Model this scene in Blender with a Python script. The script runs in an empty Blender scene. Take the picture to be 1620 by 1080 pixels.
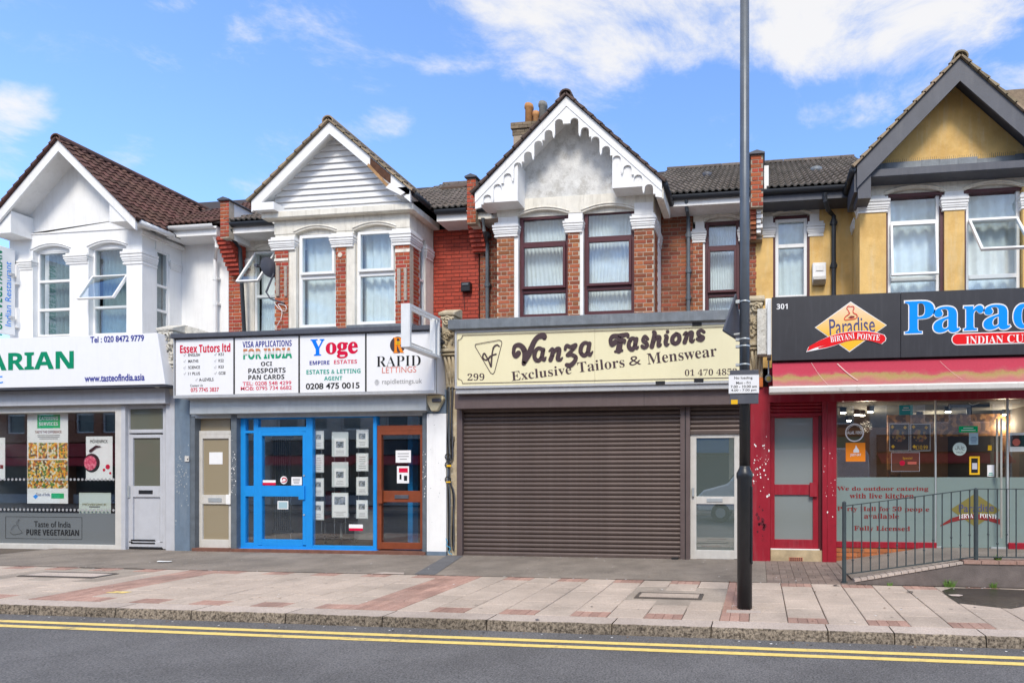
import bpy, bmesh, math, random
from mathutils import Vector, Matrix
random.seed(7)
SC = bpy.context.scene
COL = SC.collection
R = math.radians

# ------------------------------------------------------------------ camera
CAMY, CAMH, F, CU, CV = -9.8, 1.4, 900.0, 1089.0, 756.0
TH = 0.12287
cam = bpy.data.cameras.new('camera')
cam.lens = 20.0; cam.sensor_width = 36.0
cam.shift_x = -(CU - 810) / 1620.0
cam.shift_y = (CV - 540) / 1620.0
cam.clip_end = 3000
camo = bpy.data.objects.new('camera', cam); COL.objects.link(camo)
camo.location = (0, CAMY, CAMH); camo.rotation_euler = (R(90), 0, TH)
SC.camera = camo

# ------------------------------------------------------------------ world, sun, exposure
SUN_EL, SUN_AZ = R(47), R(169)        # azimuth clockwise from +Y: the sun stands behind the camera, a little to its right
wd = bpy.data.worlds.new("World"); SC.world = wd; wd.use_nodes = True
nt = wd.node_tree; N = nt.nodes; L = nt.links
bg = N['Background']; bg.inputs[1].default_value = 0.13
sky = N.new('ShaderNodeTexSky'); sky.sky_type = 'NISHITA'; sky.sun_disc = False
sky.sun_elevation = SUN_EL; sky.sun_rotation = SUN_AZ; sky.air_density = 1.0; sky.dust_density = 1.1; sky.ozone_density = 2.5
geo = N.new('ShaderNodeTexCoord'); sep = N.new('ShaderNodeSeparateXYZ'); L.new(geo.outputs['Generated'], sep.inputs[0])
def wmath(op, a, b=None, c=None, clamp=False):
    n = N.new('ShaderNodeMath'); n.operation = op; n.use_clamp = clamp
    for i, v in enumerate((a, b, c)):
        if v is None: continue
        if isinstance(v, (int, float)): n.inputs[i].default_value = v
        else: L.new(v, n.inputs[i])
    return n.outputs[0]
ysafe = wmath('MAXIMUM', sep.outputs[1], 0.05)
cx = wmath('DIVIDE', sep.outputs[0], ysafe); cy = wmath('DIVIDE', sep.outputs[2], ysafe)
mpn = N.new('ShaderNodeMapping'); mpn.inputs['Scale'].default_value = (2.6, 2.6, 5.2); mpn.inputs['Location'].default_value = (.7, .2, 1.3); L.new(geo.outputs['Generated'], mpn.inputs['Vector'])
n1 = N.new('ShaderNodeTexNoise'); n1.inputs['Scale'].default_value = 2.0; n1.inputs['Detail'].default_value = 13; n1.inputs['Roughness'].default_value = .66
n1.inputs['Distortion'].default_value = .35; L.new(mpn.outputs[0], n1.inputs['Vector'])
def bank(u, v, ru, rv, w):            # a cloud standing in the direction of the picture point u, v
    s_, c_ = math.sin(TH), math.cos(TH)
    k = lambda u, v: (((u - CU) / F * c_ - s_) / (c_ + s_ * (u - CU) / F), (CV - v) / F / (c_ + s_ * (u - CU) / F))
    px, py = k(u, v); a = wmath('DIVIDE', wmath('SUBTRACT', cx, px), ru / F); b = wmath('DIVIDE', wmath('SUBTRACT', cy, py), rv / F)
    d = wmath('ADD', wmath('MULTIPLY', a, a), wmath('MULTIPLY', b, b))
    return wmath('MULTIPLY', wmath('SUBTRACT', 1.0, d, clamp=True), w)
banks = None
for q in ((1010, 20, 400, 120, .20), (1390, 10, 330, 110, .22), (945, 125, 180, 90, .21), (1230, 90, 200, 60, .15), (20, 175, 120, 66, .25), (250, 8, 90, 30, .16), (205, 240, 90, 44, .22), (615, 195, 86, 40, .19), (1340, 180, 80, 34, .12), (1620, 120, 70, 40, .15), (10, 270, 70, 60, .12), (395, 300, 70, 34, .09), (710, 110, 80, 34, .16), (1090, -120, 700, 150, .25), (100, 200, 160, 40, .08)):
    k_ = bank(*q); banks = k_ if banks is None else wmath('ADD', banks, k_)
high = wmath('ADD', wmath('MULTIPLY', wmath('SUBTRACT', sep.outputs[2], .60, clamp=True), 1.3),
             wmath('MULTIPLY', wmath('SUBTRACT', wmath('MULTIPLY', sep.outputs[1], -1.0), .1, clamp=True), .35))  # extra unseen cloud overhead and behind the camera, added to whiten the light
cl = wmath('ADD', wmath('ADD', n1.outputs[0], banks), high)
ramp = N.new('ShaderNodeMapRange'); ramp.interpolation_type = 'SMOOTHSTEP'
ramp.inputs['From Min'].default_value = .55; ramp.inputs['From Max'].default_value = .86; L.new(cl, ramp.inputs['Value'])
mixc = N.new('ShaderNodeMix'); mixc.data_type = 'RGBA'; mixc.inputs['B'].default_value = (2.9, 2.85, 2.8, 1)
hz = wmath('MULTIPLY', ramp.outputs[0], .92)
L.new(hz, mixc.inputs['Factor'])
pale = N.new('ShaderNodeMix'); pale.data_type = 'RGBA'; pale.blend_type = 'MULTIPLY'; pale.inputs['Factor'].default_value = 1.0
pale.inputs['B'].default_value = (.80, .93, 1.10, 1)
L.new(sky.outputs[0], pale.inputs['A']); L.new(pale.outputs['Result'], mixc.inputs['A'])
L.new(mixc.outputs['Result'], bg.inputs[0])

sl = bpy.data.lights.new('sun', 'SUN'); sl.energy = 1.22; sl.angle = R(18); sl.color = (1, .93, .82)
so = bpy.data.objects.new('sun', sl); COL.objects.link(so)
sd = Vector((math.sin(SUN_AZ) * math.cos(SUN_EL), math.cos(SUN_AZ) * math.cos(SUN_EL), math.sin(SUN_EL)))
so.rotation_euler = sd.to_track_quat('Z', 'Y').to_euler()
SC.view_settings.view_transform = 'Standard'; SC.view_settings.look = 'None'
SC.view_settings.gamma = 1; SC.view_settings.use_curve_mapping = False
SC.view_settings.exposure = 1.38
SC.render.engine = 'CYCLES'
SC.cycles.max_bounces = 8; SC.cycles.transparent_max_bounces = 12; SC.cycles.diffuse_bounces = 4; SC.cycles.glossy_bounces = 3

# ------------------------------------------------------------------ surveying: a picture point on a vertical plane y = Y gives a place
SN, CS = math.sin(TH), math.cos(TH)
def XZ(u, v, Y):
    a = (u - CU) / F
    t = (Y - CAMY) / (CS + SN * a)
    return t * (-SN + CS * a), CAMH + t * (CV - v) / F
def X(u, Y): return XZ(u, 0, Y)[0]
def Z(u, v, Y): return XZ(u, v, Y)[1]
def rect(u0, u1, vt, vb, Y, ur=None):
    ur = (u0 + u1) / 2 if ur is None else ur
    return X(u0, Y), X(u1, Y), Z(ur, vb, Y), Z(ur, vt, Y)
GS = 0.0167
def gz(y): return GS * min(y, 0) if y > -4.3 else -.175

# ------------------------------------------------------------------ materials
MATS = {}
def hexc(r, g, b): return tuple(((c / 255) / 12.92 if c / 255 <= .04045 else ((c / 255 + .055) / 1.055) ** 2.4) for c in (r, g, b))
def mat(name, col, rough=.7, var=.12, scale=6, bump=.15, bscale=70, metal=0, streak=0, scol=(.08, .07, .06), rand=0, spots=0, spcol=(.05, .05, .05), hue=0, spec=.4, spscale=9, splo=.6):
    if name in MATS: return MATS[name]
    m = bpy.data.materials.new(name); m.use_nodes = True; MATS[name] = m
    t = m.node_tree; n = t.nodes; l = t.links
    b = n['Principled BSDF']; b.inputs['Roughness'].default_value = rough; b.inputs['Metallic'].default_value = metal
    b.inputs['Specular IOR Level'].default_value = spec
    tc = n.new('ShaderNodeTexCoord')
    ns = n.new('ShaderNodeTexNoise'); ns.inputs['Scale'].default_value = scale; ns.inputs['Detail'].default_value = 6; ns.inputs['Roughness'].default_value = .65
    l.new(tc.outputs['Object'], ns.inputs['Vector'])
    mr = n.new('ShaderNodeMapRange'); mr.inputs['From Min'].default_value = .3; mr.inputs['From Max'].default_value = .7
    mr.inputs['To Min'].default_value = 1 - var; mr.inputs['To Max'].default_value = 1 + var * .7
    l.new(ns.outputs[0], mr.inputs['Value'])
    hsv = n.new('ShaderNodeHueSaturation'); hsv.inputs['Color'].default_value = (*col, 1)
    val = mr.outputs[0]
    if rand:
        oi = n.new('ShaderNodeObjectInfo')
        m2 = n.new('ShaderNodeMapRange'); m2.inputs['To Min'].default_value = 1 - rand; m2.inputs['To Max'].default_value = 1 + rand
        l.new(oi.outputs['Random'], m2.inputs['Value'])
        mu = n.new('ShaderNodeMath'); mu.operation = 'MULTIPLY'; l.new(val, mu.inputs[0]); l.new(m2.outputs[0], mu.inputs[1]); val = mu.outputs[0]
        if hue:
            wn = n.new('ShaderNodeTexWhiteNoise'); wn.noise_dimensions = '1D'; l.new(oi.outputs['Random'], wn.inputs['W'])
            m3 = n.new('ShaderNodeMapRange'); m3.inputs['To Min'].default_value = .5 - hue; m3.inputs['To Max'].default_value = .5 + hue
            l.new(wn.outputs['Value'], m3.inputs['Value']); l.new(m3.outputs[0], hsv.inputs['Hue'])
    l.new(val, hsv.inputs['Value'])
    out = hsv.outputs[0]
    if streak:
        mp = n.new('ShaderNodeMapping'); mp.inputs['Scale'].default_value = (5, 5, .55); l.new(tc.outputs['Object'], mp.inputs['Vector'])
        n2 = n.new('ShaderNodeTexNoise'); n2.inputs['Scale'].default_value = 2.2; n2.inputs['Detail'].default_value = 7; n2.inputs['Roughness'].default_value = .7
        l.new(mp.outputs[0], n2.inputs['Vector'])
        r2 = n.new('ShaderNodeMapRange'); r2.inputs['From Min'].default_value = .5; r2.inputs['From Max'].default_value = .78; r2.inputs['To Max'].default_value = streak
        l.new(n2.outputs[0], r2.inputs['Value'])
        mx = n.new('ShaderNodeMix'); mx.data_type = 'RGBA'; mx.inputs['B'].default_value = (*scol, 1)
        l.new(r2.outputs[0], mx.inputs['Factor']); l.new(out, mx.inputs['A']); out = mx.outputs['Result']
    if spots:
        n3 = n.new('ShaderNodeTexNoise'); n3.inputs['Scale'].default_value = spscale; n3.inputs['Detail'].default_value = 8; n3.inputs['Roughness'].default_value = .75
        l.new(tc.outputs['Object'], n3.inputs['Vector'])
        r3 = n.new('ShaderNodeMapRange'); r3.inputs['From Min'].default_value = splo; r3.inputs['From Max'].default_value = splo + .12; r3.inputs['To Max'].default_value = spots
        l.new(n3.outputs[0], r3.inputs['Value'])
        mx = n.new('ShaderNodeMix'); mx.data_type = 'RGBA'; mx.inputs['B'].default_value = (*spcol, 1)
        l.new(r3.outputs[0], mx.inputs['Factor']); l.new(out, mx.inputs['A']); out = mx.outputs['Result']
    l.new(out, b.inputs['Base Color'])
    if bump:
        nb = n.new('ShaderNodeTexNoise'); nb.inputs['Scale'].default_value = bscale; nb.inputs['Detail'].default_value = 4
        l.new(tc.outputs['Object'], nb.inputs['Vector'])
        bp = n.new('ShaderNodeBump'); bp.inputs['Strength'].default_value = bump; bp.inputs['Distance'].default_value = .01
        l.new(nb.outputs[0], bp.inputs['Height']); l.new(bp.outputs[0], b.inputs['Normal'])
    return m
def flat(name, col, rough=.65): return mat(name, col, rough, var=.04, bump=0, spec=.15)
def glass(name, tint=(.85, .9, .88), refl=.10, haze=0, hcol=(.6, .65, .65)):
    if name in MATS: return MATS[name]
    m = bpy.data.materials.new(name); m.use_nodes = True; MATS[name] = m
    t = m.node_tree; n = t.nodes; l = t.links; n.remove(n['Principled BSDF'])
    tr = n.new('ShaderNodeBsdfTransparent'); tr.inputs[0].default_value = (*tint, 1)
    gl = n.new('ShaderNodeBsdfGlossy'); gl.inputs['Roughness'].default_value = .0; gl.inputs['Color'].default_value = (.95, .97, 1, 1)
    lw = n.new('ShaderNodeLayerWeight'); lw.inputs[0].default_value = .5
    pw = n.new('ShaderNodeMath'); pw.operation = 'POWER'; pw.inputs[1].default_value = 4.5; l.new(lw.outputs['Facing'], pw.inputs[0])
    ad = n.new('ShaderNodeMath'); ad.operation = 'MULTIPLY_ADD'; ad.use_clamp = True; ad.inputs[1].default_value = .85; ad.inputs[2].default_value = refl; l.new(pw.outputs[0], ad.inputs[0])
    tc = n.new('ShaderNodeTexCoord'); nb = n.new('ShaderNodeTexNoise'); nb.inputs['Scale'].default_value = 1.3; l.new(tc.outputs['Object'], nb.inputs['Vector'])
    bp = n.new('ShaderNodeBump'); bp.inputs['Strength'].default_value = .01; bp.inputs['Distance'].default_value = .01; l.new(nb.outputs[0], bp.inputs['Height']); l.new(bp.outputs[0], gl.inputs['Normal'])
    base = tr.outputs[0]
    if haze:
        df = n.new('ShaderNodeBsdfDiffuse'); df.inputs[0].default_value = (*hcol, 1)
        m1 = n.new('ShaderNodeMixShader'); m1.inputs[0].default_value = haze; l.new(tr.outputs[0], m1.inputs[1]); l.new(df.outputs[0], m1.inputs[2]); base = m1.outputs[0]
    m2 = n.new('ShaderNodeMixShader'); l.new(ad.outputs[0], m2.inputs[0]); l.new(base, m2.inputs[1]); l.new(gl.outputs[0], m2.inputs[2])
    l.new(m2.outputs[0], n['Material Output'].inputs[0])
    return m
def emis(name, col, s):
    m = bpy.data.materials.new(name); m.use_nodes = True; b = m.node_tree.nodes['Principled BSDF']
    b.inputs['Base Color'].default_value = (*col, 1); b.inputs['Emission Color'].default_value = (*col, 1); b.inputs['Emission Strength'].default_value = s
    return m

M_WHITE = mat('white_render', (.85, .845, .83), .75, var=.05, scale=2.5, bump=.2, bscale=40, streak=.22, scol=(.42, .40, .37))
M_WTRIM = mat('white_paint', (.84, .83, .81), .6, var=.05, scale=4, bump=.1, bscale=50, streak=.25, scol=(.36, .33, .28))
M_CREAM = mat('weathered_cream_stone', (.78, .74, .65), .75, var=.12, scale=5, bump=.25, bscale=50, streak=.5, scol=(.32, .28, .21), spots=.3, spcol=(.25, .22, .17))
M_UPVC = mat('white_upvc', (.84, .835, .82), .35, var=.03, bump=0, streak=.15, scol=(.4, .4, .38))
M_MAROON = mat('maroon_frame_paint', (.085, .022, .026), .4, var=.15, bump=.05)
M_BRICK3 = mat('red_brick', (.35, .105, .045), .85, var=.25, scale=16, bump=.5, bscale=120, rand=.32, hue=.010, spots=.5, spcol=(.10, .065, .05), spscale=6, splo=.55)
M_BRICK3D = mat('sooty_red_brick', (.36, .105, .05), .85, var=.3, scale=14, bump=.5, bscale=120, rand=.35, hue=.01, spots=.6, spcol=(.06, .045, .04), spscale=5, splo=.48)
M_BRICK2 = mat('orange_red_brick', (.40, .078, .034), .8, var=.25, scale=14, bump=.5, bscale=110, rand=.22, hue=.012, spots=.45, spcol=(.12, .03, .025), spscale=6, splo=.55)
M_BRICK2P = mat('red_painted_brick', (.42, .06, .032), .65, var=.2, scale=5, bump=.3, bscale=60, rand=.16, spots=.35, spcol=(.24, .04, .03), spscale=7, streak=.3, scol=(.14, .02, .02))
M_MORTAR = mat('pale_mortar', (.55, .47, .37), .9, var=.2, scale=20, bump=.4)
M_MORTARD = mat('dark_mortar', (.36, .29, .22), .9, var=.2, scale=20, bump=.4)
M_MORTARR = mat('red_painted_mortar', (.17, .04, .03), .8, var=.2, scale=20, bump=.4)
M_YELLOW = mat('yellow_ochre_render', (.74, .48, .17), .8, var=.18, scale=2.2, bump=.3, bscale=35, streak=.6, scol=(.72, .60, .40), spots=.45, spcol=(.56, .31, .08), spscale=1.7, splo=.52)
M_TILEB = mat('brown_roof_tile', (.105, .05, .04), .85, var=.35, scale=14, bump=.5, bscale=90, rand=.3, hue=.012, spots=.35, spcol=(.24, .2, .13), spscale=22, splo=.6)
M_TILEG = mat('grey_brown_roof_tile', (.13, .105, .09), .85, var=.35, scale=14, bump=.5, bscale=90, rand=.25, hue=.01, spots=.55, spcol=(.38, .35, .30), spscale=24, splo=.58)
M_TILET = mat('tan_verge_tile', (.30, .23, .15), .85, var=.35, scale=14, bump=.5, bscale=90, rand=.25, hue=.01, spots=.5, spcol=(.15, .12, .06), spscale=14, splo=.55)
M_TILELIP = mat('lichened_tile_edge', (.24, .22, .19), .9, var=.35, scale=20, rand=.25, spots=.5, spcol=(.10, .085, .07), spscale=20, splo=.5)
M_ROOFB = mat('roof_underlay', (.04, .03, .028), .95)
M_LEAD = mat('lead_flashing', (.17, .19, .21), .55, var=.25, scale=5, bump=.3, bscale=14, metal=.2, streak=.5, scol=(.32, .34, .35))
M_SLATE = mat('slate_blue_paint', (.14, .19, .25), .6, var=.15, streak=.4, scol=(.30, .32, .33))
M_BLKPIPE = mat('black_pipe', (.028, .032, .04), .45, var=.2, bump=.05)
M_GREYPIPE = mat('grey_painted_pipe', (.12, .14, .16), .5, var=.2)
M_DARKGREY = mat('dark_grey_paint', (.075, .08, .10), .55, var=.15, scale=3, streak=.35, scol=(.16, .16, .17))
M_SHOPGREY = mat('light_grey_paint', (.50, .51, .54), .5, var=.06, streak=.25, scol=(.3, .29, .28))
M_METAL = mat('galvanised_metal', (.46, .49, .50), .42, var=.12, scale=3, metal=.35, streak=.55, scol=(.36, .38, .38), bump=.05)
M_BLUE = mat('bright_blue_paint', (.012, .27, .72), .38, var=.06, bump=.05, streak=.15, scol=(.02, .14, .4))
M_BROWN = mat('chestnut_door', (.22, .055, .022), .4, var=.15, bump=.05)
M_BEIGE = mat('old_white_door_paint', (.60, .58, .54), .5, var=.08, streak=.3, scol=(.35, .3, .24))
M_SHUT = mat('brown_shutter', (.118, .088, .078), .42, rand=.09, var=.16, scale=2.0, metal=.25, bump=.05, streak=.45, scol=(.19, .15, .14), spots=.3, spcol=(.06, .04, .035), spscale=3)
M_SHUTBOX = mat('brown_shutter_box', (.135, .10, .095), .45, var=.1, metal=.2, bump=.03, streak=.35, scol=(.2, .16, .15))
M_RED = mat('crimson_paint', (.30, .010, .024), .42, var=.1, bump=.08, spots=.5, spcol=(.12, .01, .015), spscale=4, splo=.58, streak=.15, scol=(.5, .3, .3))
M_STONE = mat('buff_stone', (.48, .40, .27), .85, var=.25, scale=7, bump=.6, bscale=40, streak=.5, scol=(.22, .17, .11), spots=.5, spcol=(.66, .62, .52), spscale=12, splo=.52)
M_CONSOLE = mat('flaking_white_stone', (.62, .60, .54), .85, var=.25, scale=12, bump=.9, bscale=40, spots=.75, spcol=(.22, .19, .14), spscale=18, splo=.53)
M_SIGNW = mat('white_sign_face', (.82, .82, .83), .3, var=.02, bump=0, streak=.12, scol=(.5, .49, .46))
M_ALU = mat('aluminium_trim', (.52, .52, .52), .4, metal=.3, var=.08, bump=0, streak=.3, scol=(.3, .28, .25))
M_SIGNC = mat('cream_sign_face', (.78, .715, .47), .35, var=.04, scale=1.5, bump=0, streak=.12, scol=(.62, .55, .34))
M_SIGND = mat('charcoal_sign_face', (.030, .030, .036), .38, var=.15, scale=2, bump=0, streak=.35, scol=(.075, .075, .085))
M_BLACK = mat('black_plastic', (.015, .015, .017), .4, var=.1, bump=0)
M_INK = flat('ink_black', (.02, .02, .022)); M_INKB = flat('ink_brown', (.075, .05, .055))
M_TEALINK = flat('ink_teal', (0, .33, .25)); M_GREENINK = flat('ink_green', (0, .24, .12)); M_NAVY = flat('ink_navy', (.02, .03, .28)); M_REDINK = flat('ink_red', (.62, .006, .05))
M_BLUEINK = flat('ink_blue', (.0, .18, .8)); M_PINKINK = flat('ink_pink', (.68, .08, .14)); M_ORINK = flat('ink_orange', (.85, .25, .02)); M_SALMON = flat('ink_salmon', (.65, .16, .12))
M_WINK = flat('ink_white', (.82, .82, .82)); M_AZURE = flat('ink_azure', (.0, .27, .86)); M_SIGNRED = flat('ink_sign_red', (.72, .01, .015)); M_GOLD = flat('ink_gold', (.80, .46, .02)); M_GREYINK = flat('ink_grey', (.35, .35, .36))
M_DKBLUE = flat('ink_dark_blue', (.06, .07, .20)); M_MARINK = flat('ink_maroon', (.22, .03, .03)); M_OLIVE = flat('ink_olive', (.20, .17, .05))
M_GLASSU = glass('window_glass', (.90, .94, .95), .08)
M_GLASSS = glass('shop_glass', (.985, .995, .985), .09)
M_GLASSD = glass('door_glass', (.7, .75, .72), .14)
M_FROST = glass('frosted_film', (.55, .6, .58), .06, haze=.52, hcol=(.36, .46, .44))
M_FROSTG = glass('grey_film', (.4, .42, .42), .05, haze=.75, hcol=(.20, .22, .23))
M_OBSC = glass('obscured_glass', (.4, .42, .4), .06, haze=.85, hcol=(.26, .29, .28))
M_OBSCG = glass('green_obscured_glass', (.4, .42, .4), .06, haze=.85, hcol=(.15, .155, .12))
M_OBSCB = glass('beige_obscured_glass', (.4, .42, .4), .05, haze=.85, hcol=(.36, .30, .20))
M_CURT = mat('pale_net_curtain', (.80, .84, .84), .9, var=.08, scale=8, bump=0)
M_CURTW = mat('white_net_curtain', (.82, .83, .82), .9, var=.1, scale=8, bump=0)
M_CURTD = mat('teal_grey_blind', (.20, .28, .30), .8, var=.25, scale=3, bump=0)
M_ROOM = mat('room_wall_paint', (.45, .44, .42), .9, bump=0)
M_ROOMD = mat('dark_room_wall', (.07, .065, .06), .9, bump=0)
M_FLOOR = mat('dark_shop_floor', (.10, .085, .075), .6, bump=0)
M_WOOD = mat('weathered_batten', (.40, .34, .29), .8, var=.3, scale=20)
M_RAIL = mat('grey_green_rail_paint', (.045, .06, .065), .5, var=.2, bump=.1)
M_POST = mat('black_post_paint', (.022, .024, .028), .35, var=.2, bump=.1, bscale=40, spots=.35, spcol=(.3, .3, .3), spscale=14, splo=.68)
M_POSTG = mat('grey_post_paint', (.12, .135, .155), .4, var=.15, bump=.05, metal=.3)

# special ones: ground surfaces
def ground_mat(name, c1, c2, sc=160, rough=.9, patch=.25, pcol=None, bump=.6, rand=0, gum=0, hue=0):
    m = bpy.data.materials.new(name); m.use_nodes = True; t = m.node_tree; n = t.nodes; l = t.links; b = n['Principled BSDF']
    b.inputs['Roughness'].default_value = rough; b.inputs['Specular IOR Level'].default_value = .3
    tc = n.new('ShaderNodeTexCoord'); ge = n.new('ShaderNodeNewGeometry')
    a = n.new('ShaderNodeTexNoise'); a.inputs['Scale'].default_value = sc; a.inputs['Detail'].default_value = 3; a.inputs['Roughness'].default_value = .8; l.new(ge.outputs['Position'], a.inputs['Vector'])
    r = n.new('ShaderNodeMapRange'); r.inputs['From Min'].default_value = .36; r.inputs['From Max'].default_value = .64; l.new(a.outputs[0], r.inputs['Value'])
    mx = n.new('ShaderNodeMix'); mx.data_type = 'RGBA'; mx.inputs['A'].default_value = (*c1, 1); mx.inputs['B'].default_value = (*c2, 1); l.new(r.outputs[0], mx.inputs['Factor'])
    p = n.new('ShaderNodeTexNoise'); p.inputs['Scale'].default_value = 1.3; p.inputs['Detail'].default_value = 8; p.inputs['Roughness'].default_value = .65; l.new(ge.outputs['Position'], p.inputs['Vector'])
    pr = n.new('ShaderNodeMapRange'); pr.inputs['From Min'].default_value = .35; pr.inputs['From Max'].default_value = .65; pr.inputs['To Min'].default_value = 1 - patch; pr.inputs['To Max'].default_value = 1 + patch * .6; l.new(p.outputs[0], pr.inputs['Value'])
    hs = n.new('ShaderNodeHueSaturation'); l.new(mx.outputs['Result'], hs.inputs['Color']); v = pr.outputs[0]
    if rand:
        oi = n.new('ShaderNodeObjectInfo'); m2 = n.new('ShaderNodeMapRange'); m2.inputs['To Min'].default_value = 1 - rand; m2.inputs['To Max'].default_value = 1 + rand; l.new(oi.outputs['Random'], m2.inputs['Value'])
        mu = n.new('ShaderNodeMath'); mu.operation = 'MULTIPLY'; l.new(v, mu.inputs[0]); l.new(m2.outputs[0], mu.inputs[1]); v = mu.outputs[0]
    l.new(v, hs.inputs['Value']); out = hs.outputs[0]
    if gum:
        vo = n.new('ShaderNodeTexVoronoi'); vo.inputs['Scale'].default_value = 3.2; vo.inputs['Randomness'].default_value = 1; l.new(ge.outputs['Position'], vo.inputs['Vector'])
        gr = n.new('ShaderNodeMapRange'); gr.inputs['From Min'].default_value = .05; gr.inputs['From Max'].default_value = .09; gr.inputs['To Min'].default_value = gum; gr.inputs['To Max'].default_value = 0; l.new(vo.outputs['Distance'], gr.inputs['Value'])
        gm = n.new('ShaderNodeMix'); gm.data_type = 'RGBA'; gm.inputs['B'].default_value = (.10, .09, .085, 1); l.new(gr.outputs[0], gm.inputs['Factor']); l.new(out, gm.inputs['A']); out = gm.outputs['Result']
        st = n.new('ShaderNodeTexNoise'); st.inputs['Scale'].default_value = .55; st.inputs['Detail'].default_value = 10; st.inputs['Roughness'].default_value = .7; l.new(ge.outputs['Position'], st.inputs['Vector'])
        sr = n.new('ShaderNodeMapRange'); sr.inputs['From Min'].default_value = .5; sr.inputs['From Max'].default_value = .7; sr.inputs['To Max'].default_value = .48; l.new(st.outputs[0], sr.inputs['Value'])
        sm = n.new('ShaderNodeMix'); sm.data_type = 'RGBA'; sm.inputs['B'].default_value = (.19, .17, .15, 1); l.new(sr.outputs[0], sm.inputs['Factor']); l.new(out, sm.inputs['A']); out = sm.outputs['Result']
    l.new(out, b.inputs['Base Color'])
    bp = n.new('ShaderNodeBump'); bp.inputs['Strength'].default_value = bump; bp.inputs['Distance'].default_value = .006; l.new(a.outputs[0], bp.inputs['Height']); l.new(bp.outputs[0], b.inputs['Normal'])
    return m
M_ROAD = ground_mat('road_asphalt', (.065, .064, .068), (.205, .20, .203), 62, .85, .2)
M_FORE = ground_mat('forecourt_asphalt', (.15, .125, .105), (.34, .295, .25), 110, .9, .28, gum=.5)
M_FORED = ground_mat('dark_patch_asphalt', (.09, .09, .095), (.19, .19, .20), 110, .9, .2)
M_SLAB = ground_mat('pinkish_concrete_slab', (.40, .325, .27), (.55, .46, .39), 60, .85, .16, rand=.065, bump=.3, gum=.55)
M_PAVER = ground_mat('red_paver', (.34, .195, .155), (.46, .30, .245), 60, .85, .25, rand=.16, bump=.3, gum=.3)
M_PAVERD = ground_mat('dirty_brown_paver', (.16, .12, .10), (.27, .21, .18), 60, .85, .25, rand=.16, bump=.4, gum=.3)
M_JOINT = ground_mat('joint_grit', (.07, .055, .045), (.16, .13, .10), 80, .95, .3)
M_KERB = ground_mat('granite_kerb_top', (.38, .31, .27), (.57, .49, .43), 70, .8, .15, rand=.08, bump=.5)
M_KERBF = ground_mat('rough_granite_face', (.045, .035, .028), (.36, .30, .23), 34, .9, .2, rand=.15, bump=1.0)
M_YLINE = mat('yellow_road_paint', (.80, .60, .19), .7, var=.15, scale=20, bump=.3, spots=.85, spcol=(.26, .22, .15), spscale=4, splo=.575)
M_RAMPW = mat('dark_rendered_wall', (.155, .13, .12), .85, var=.3, scale=4, bump=.5, bscale=60, spots=.35, spcol=(.3, .28, .26), spscale=14, splo=.6)

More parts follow.
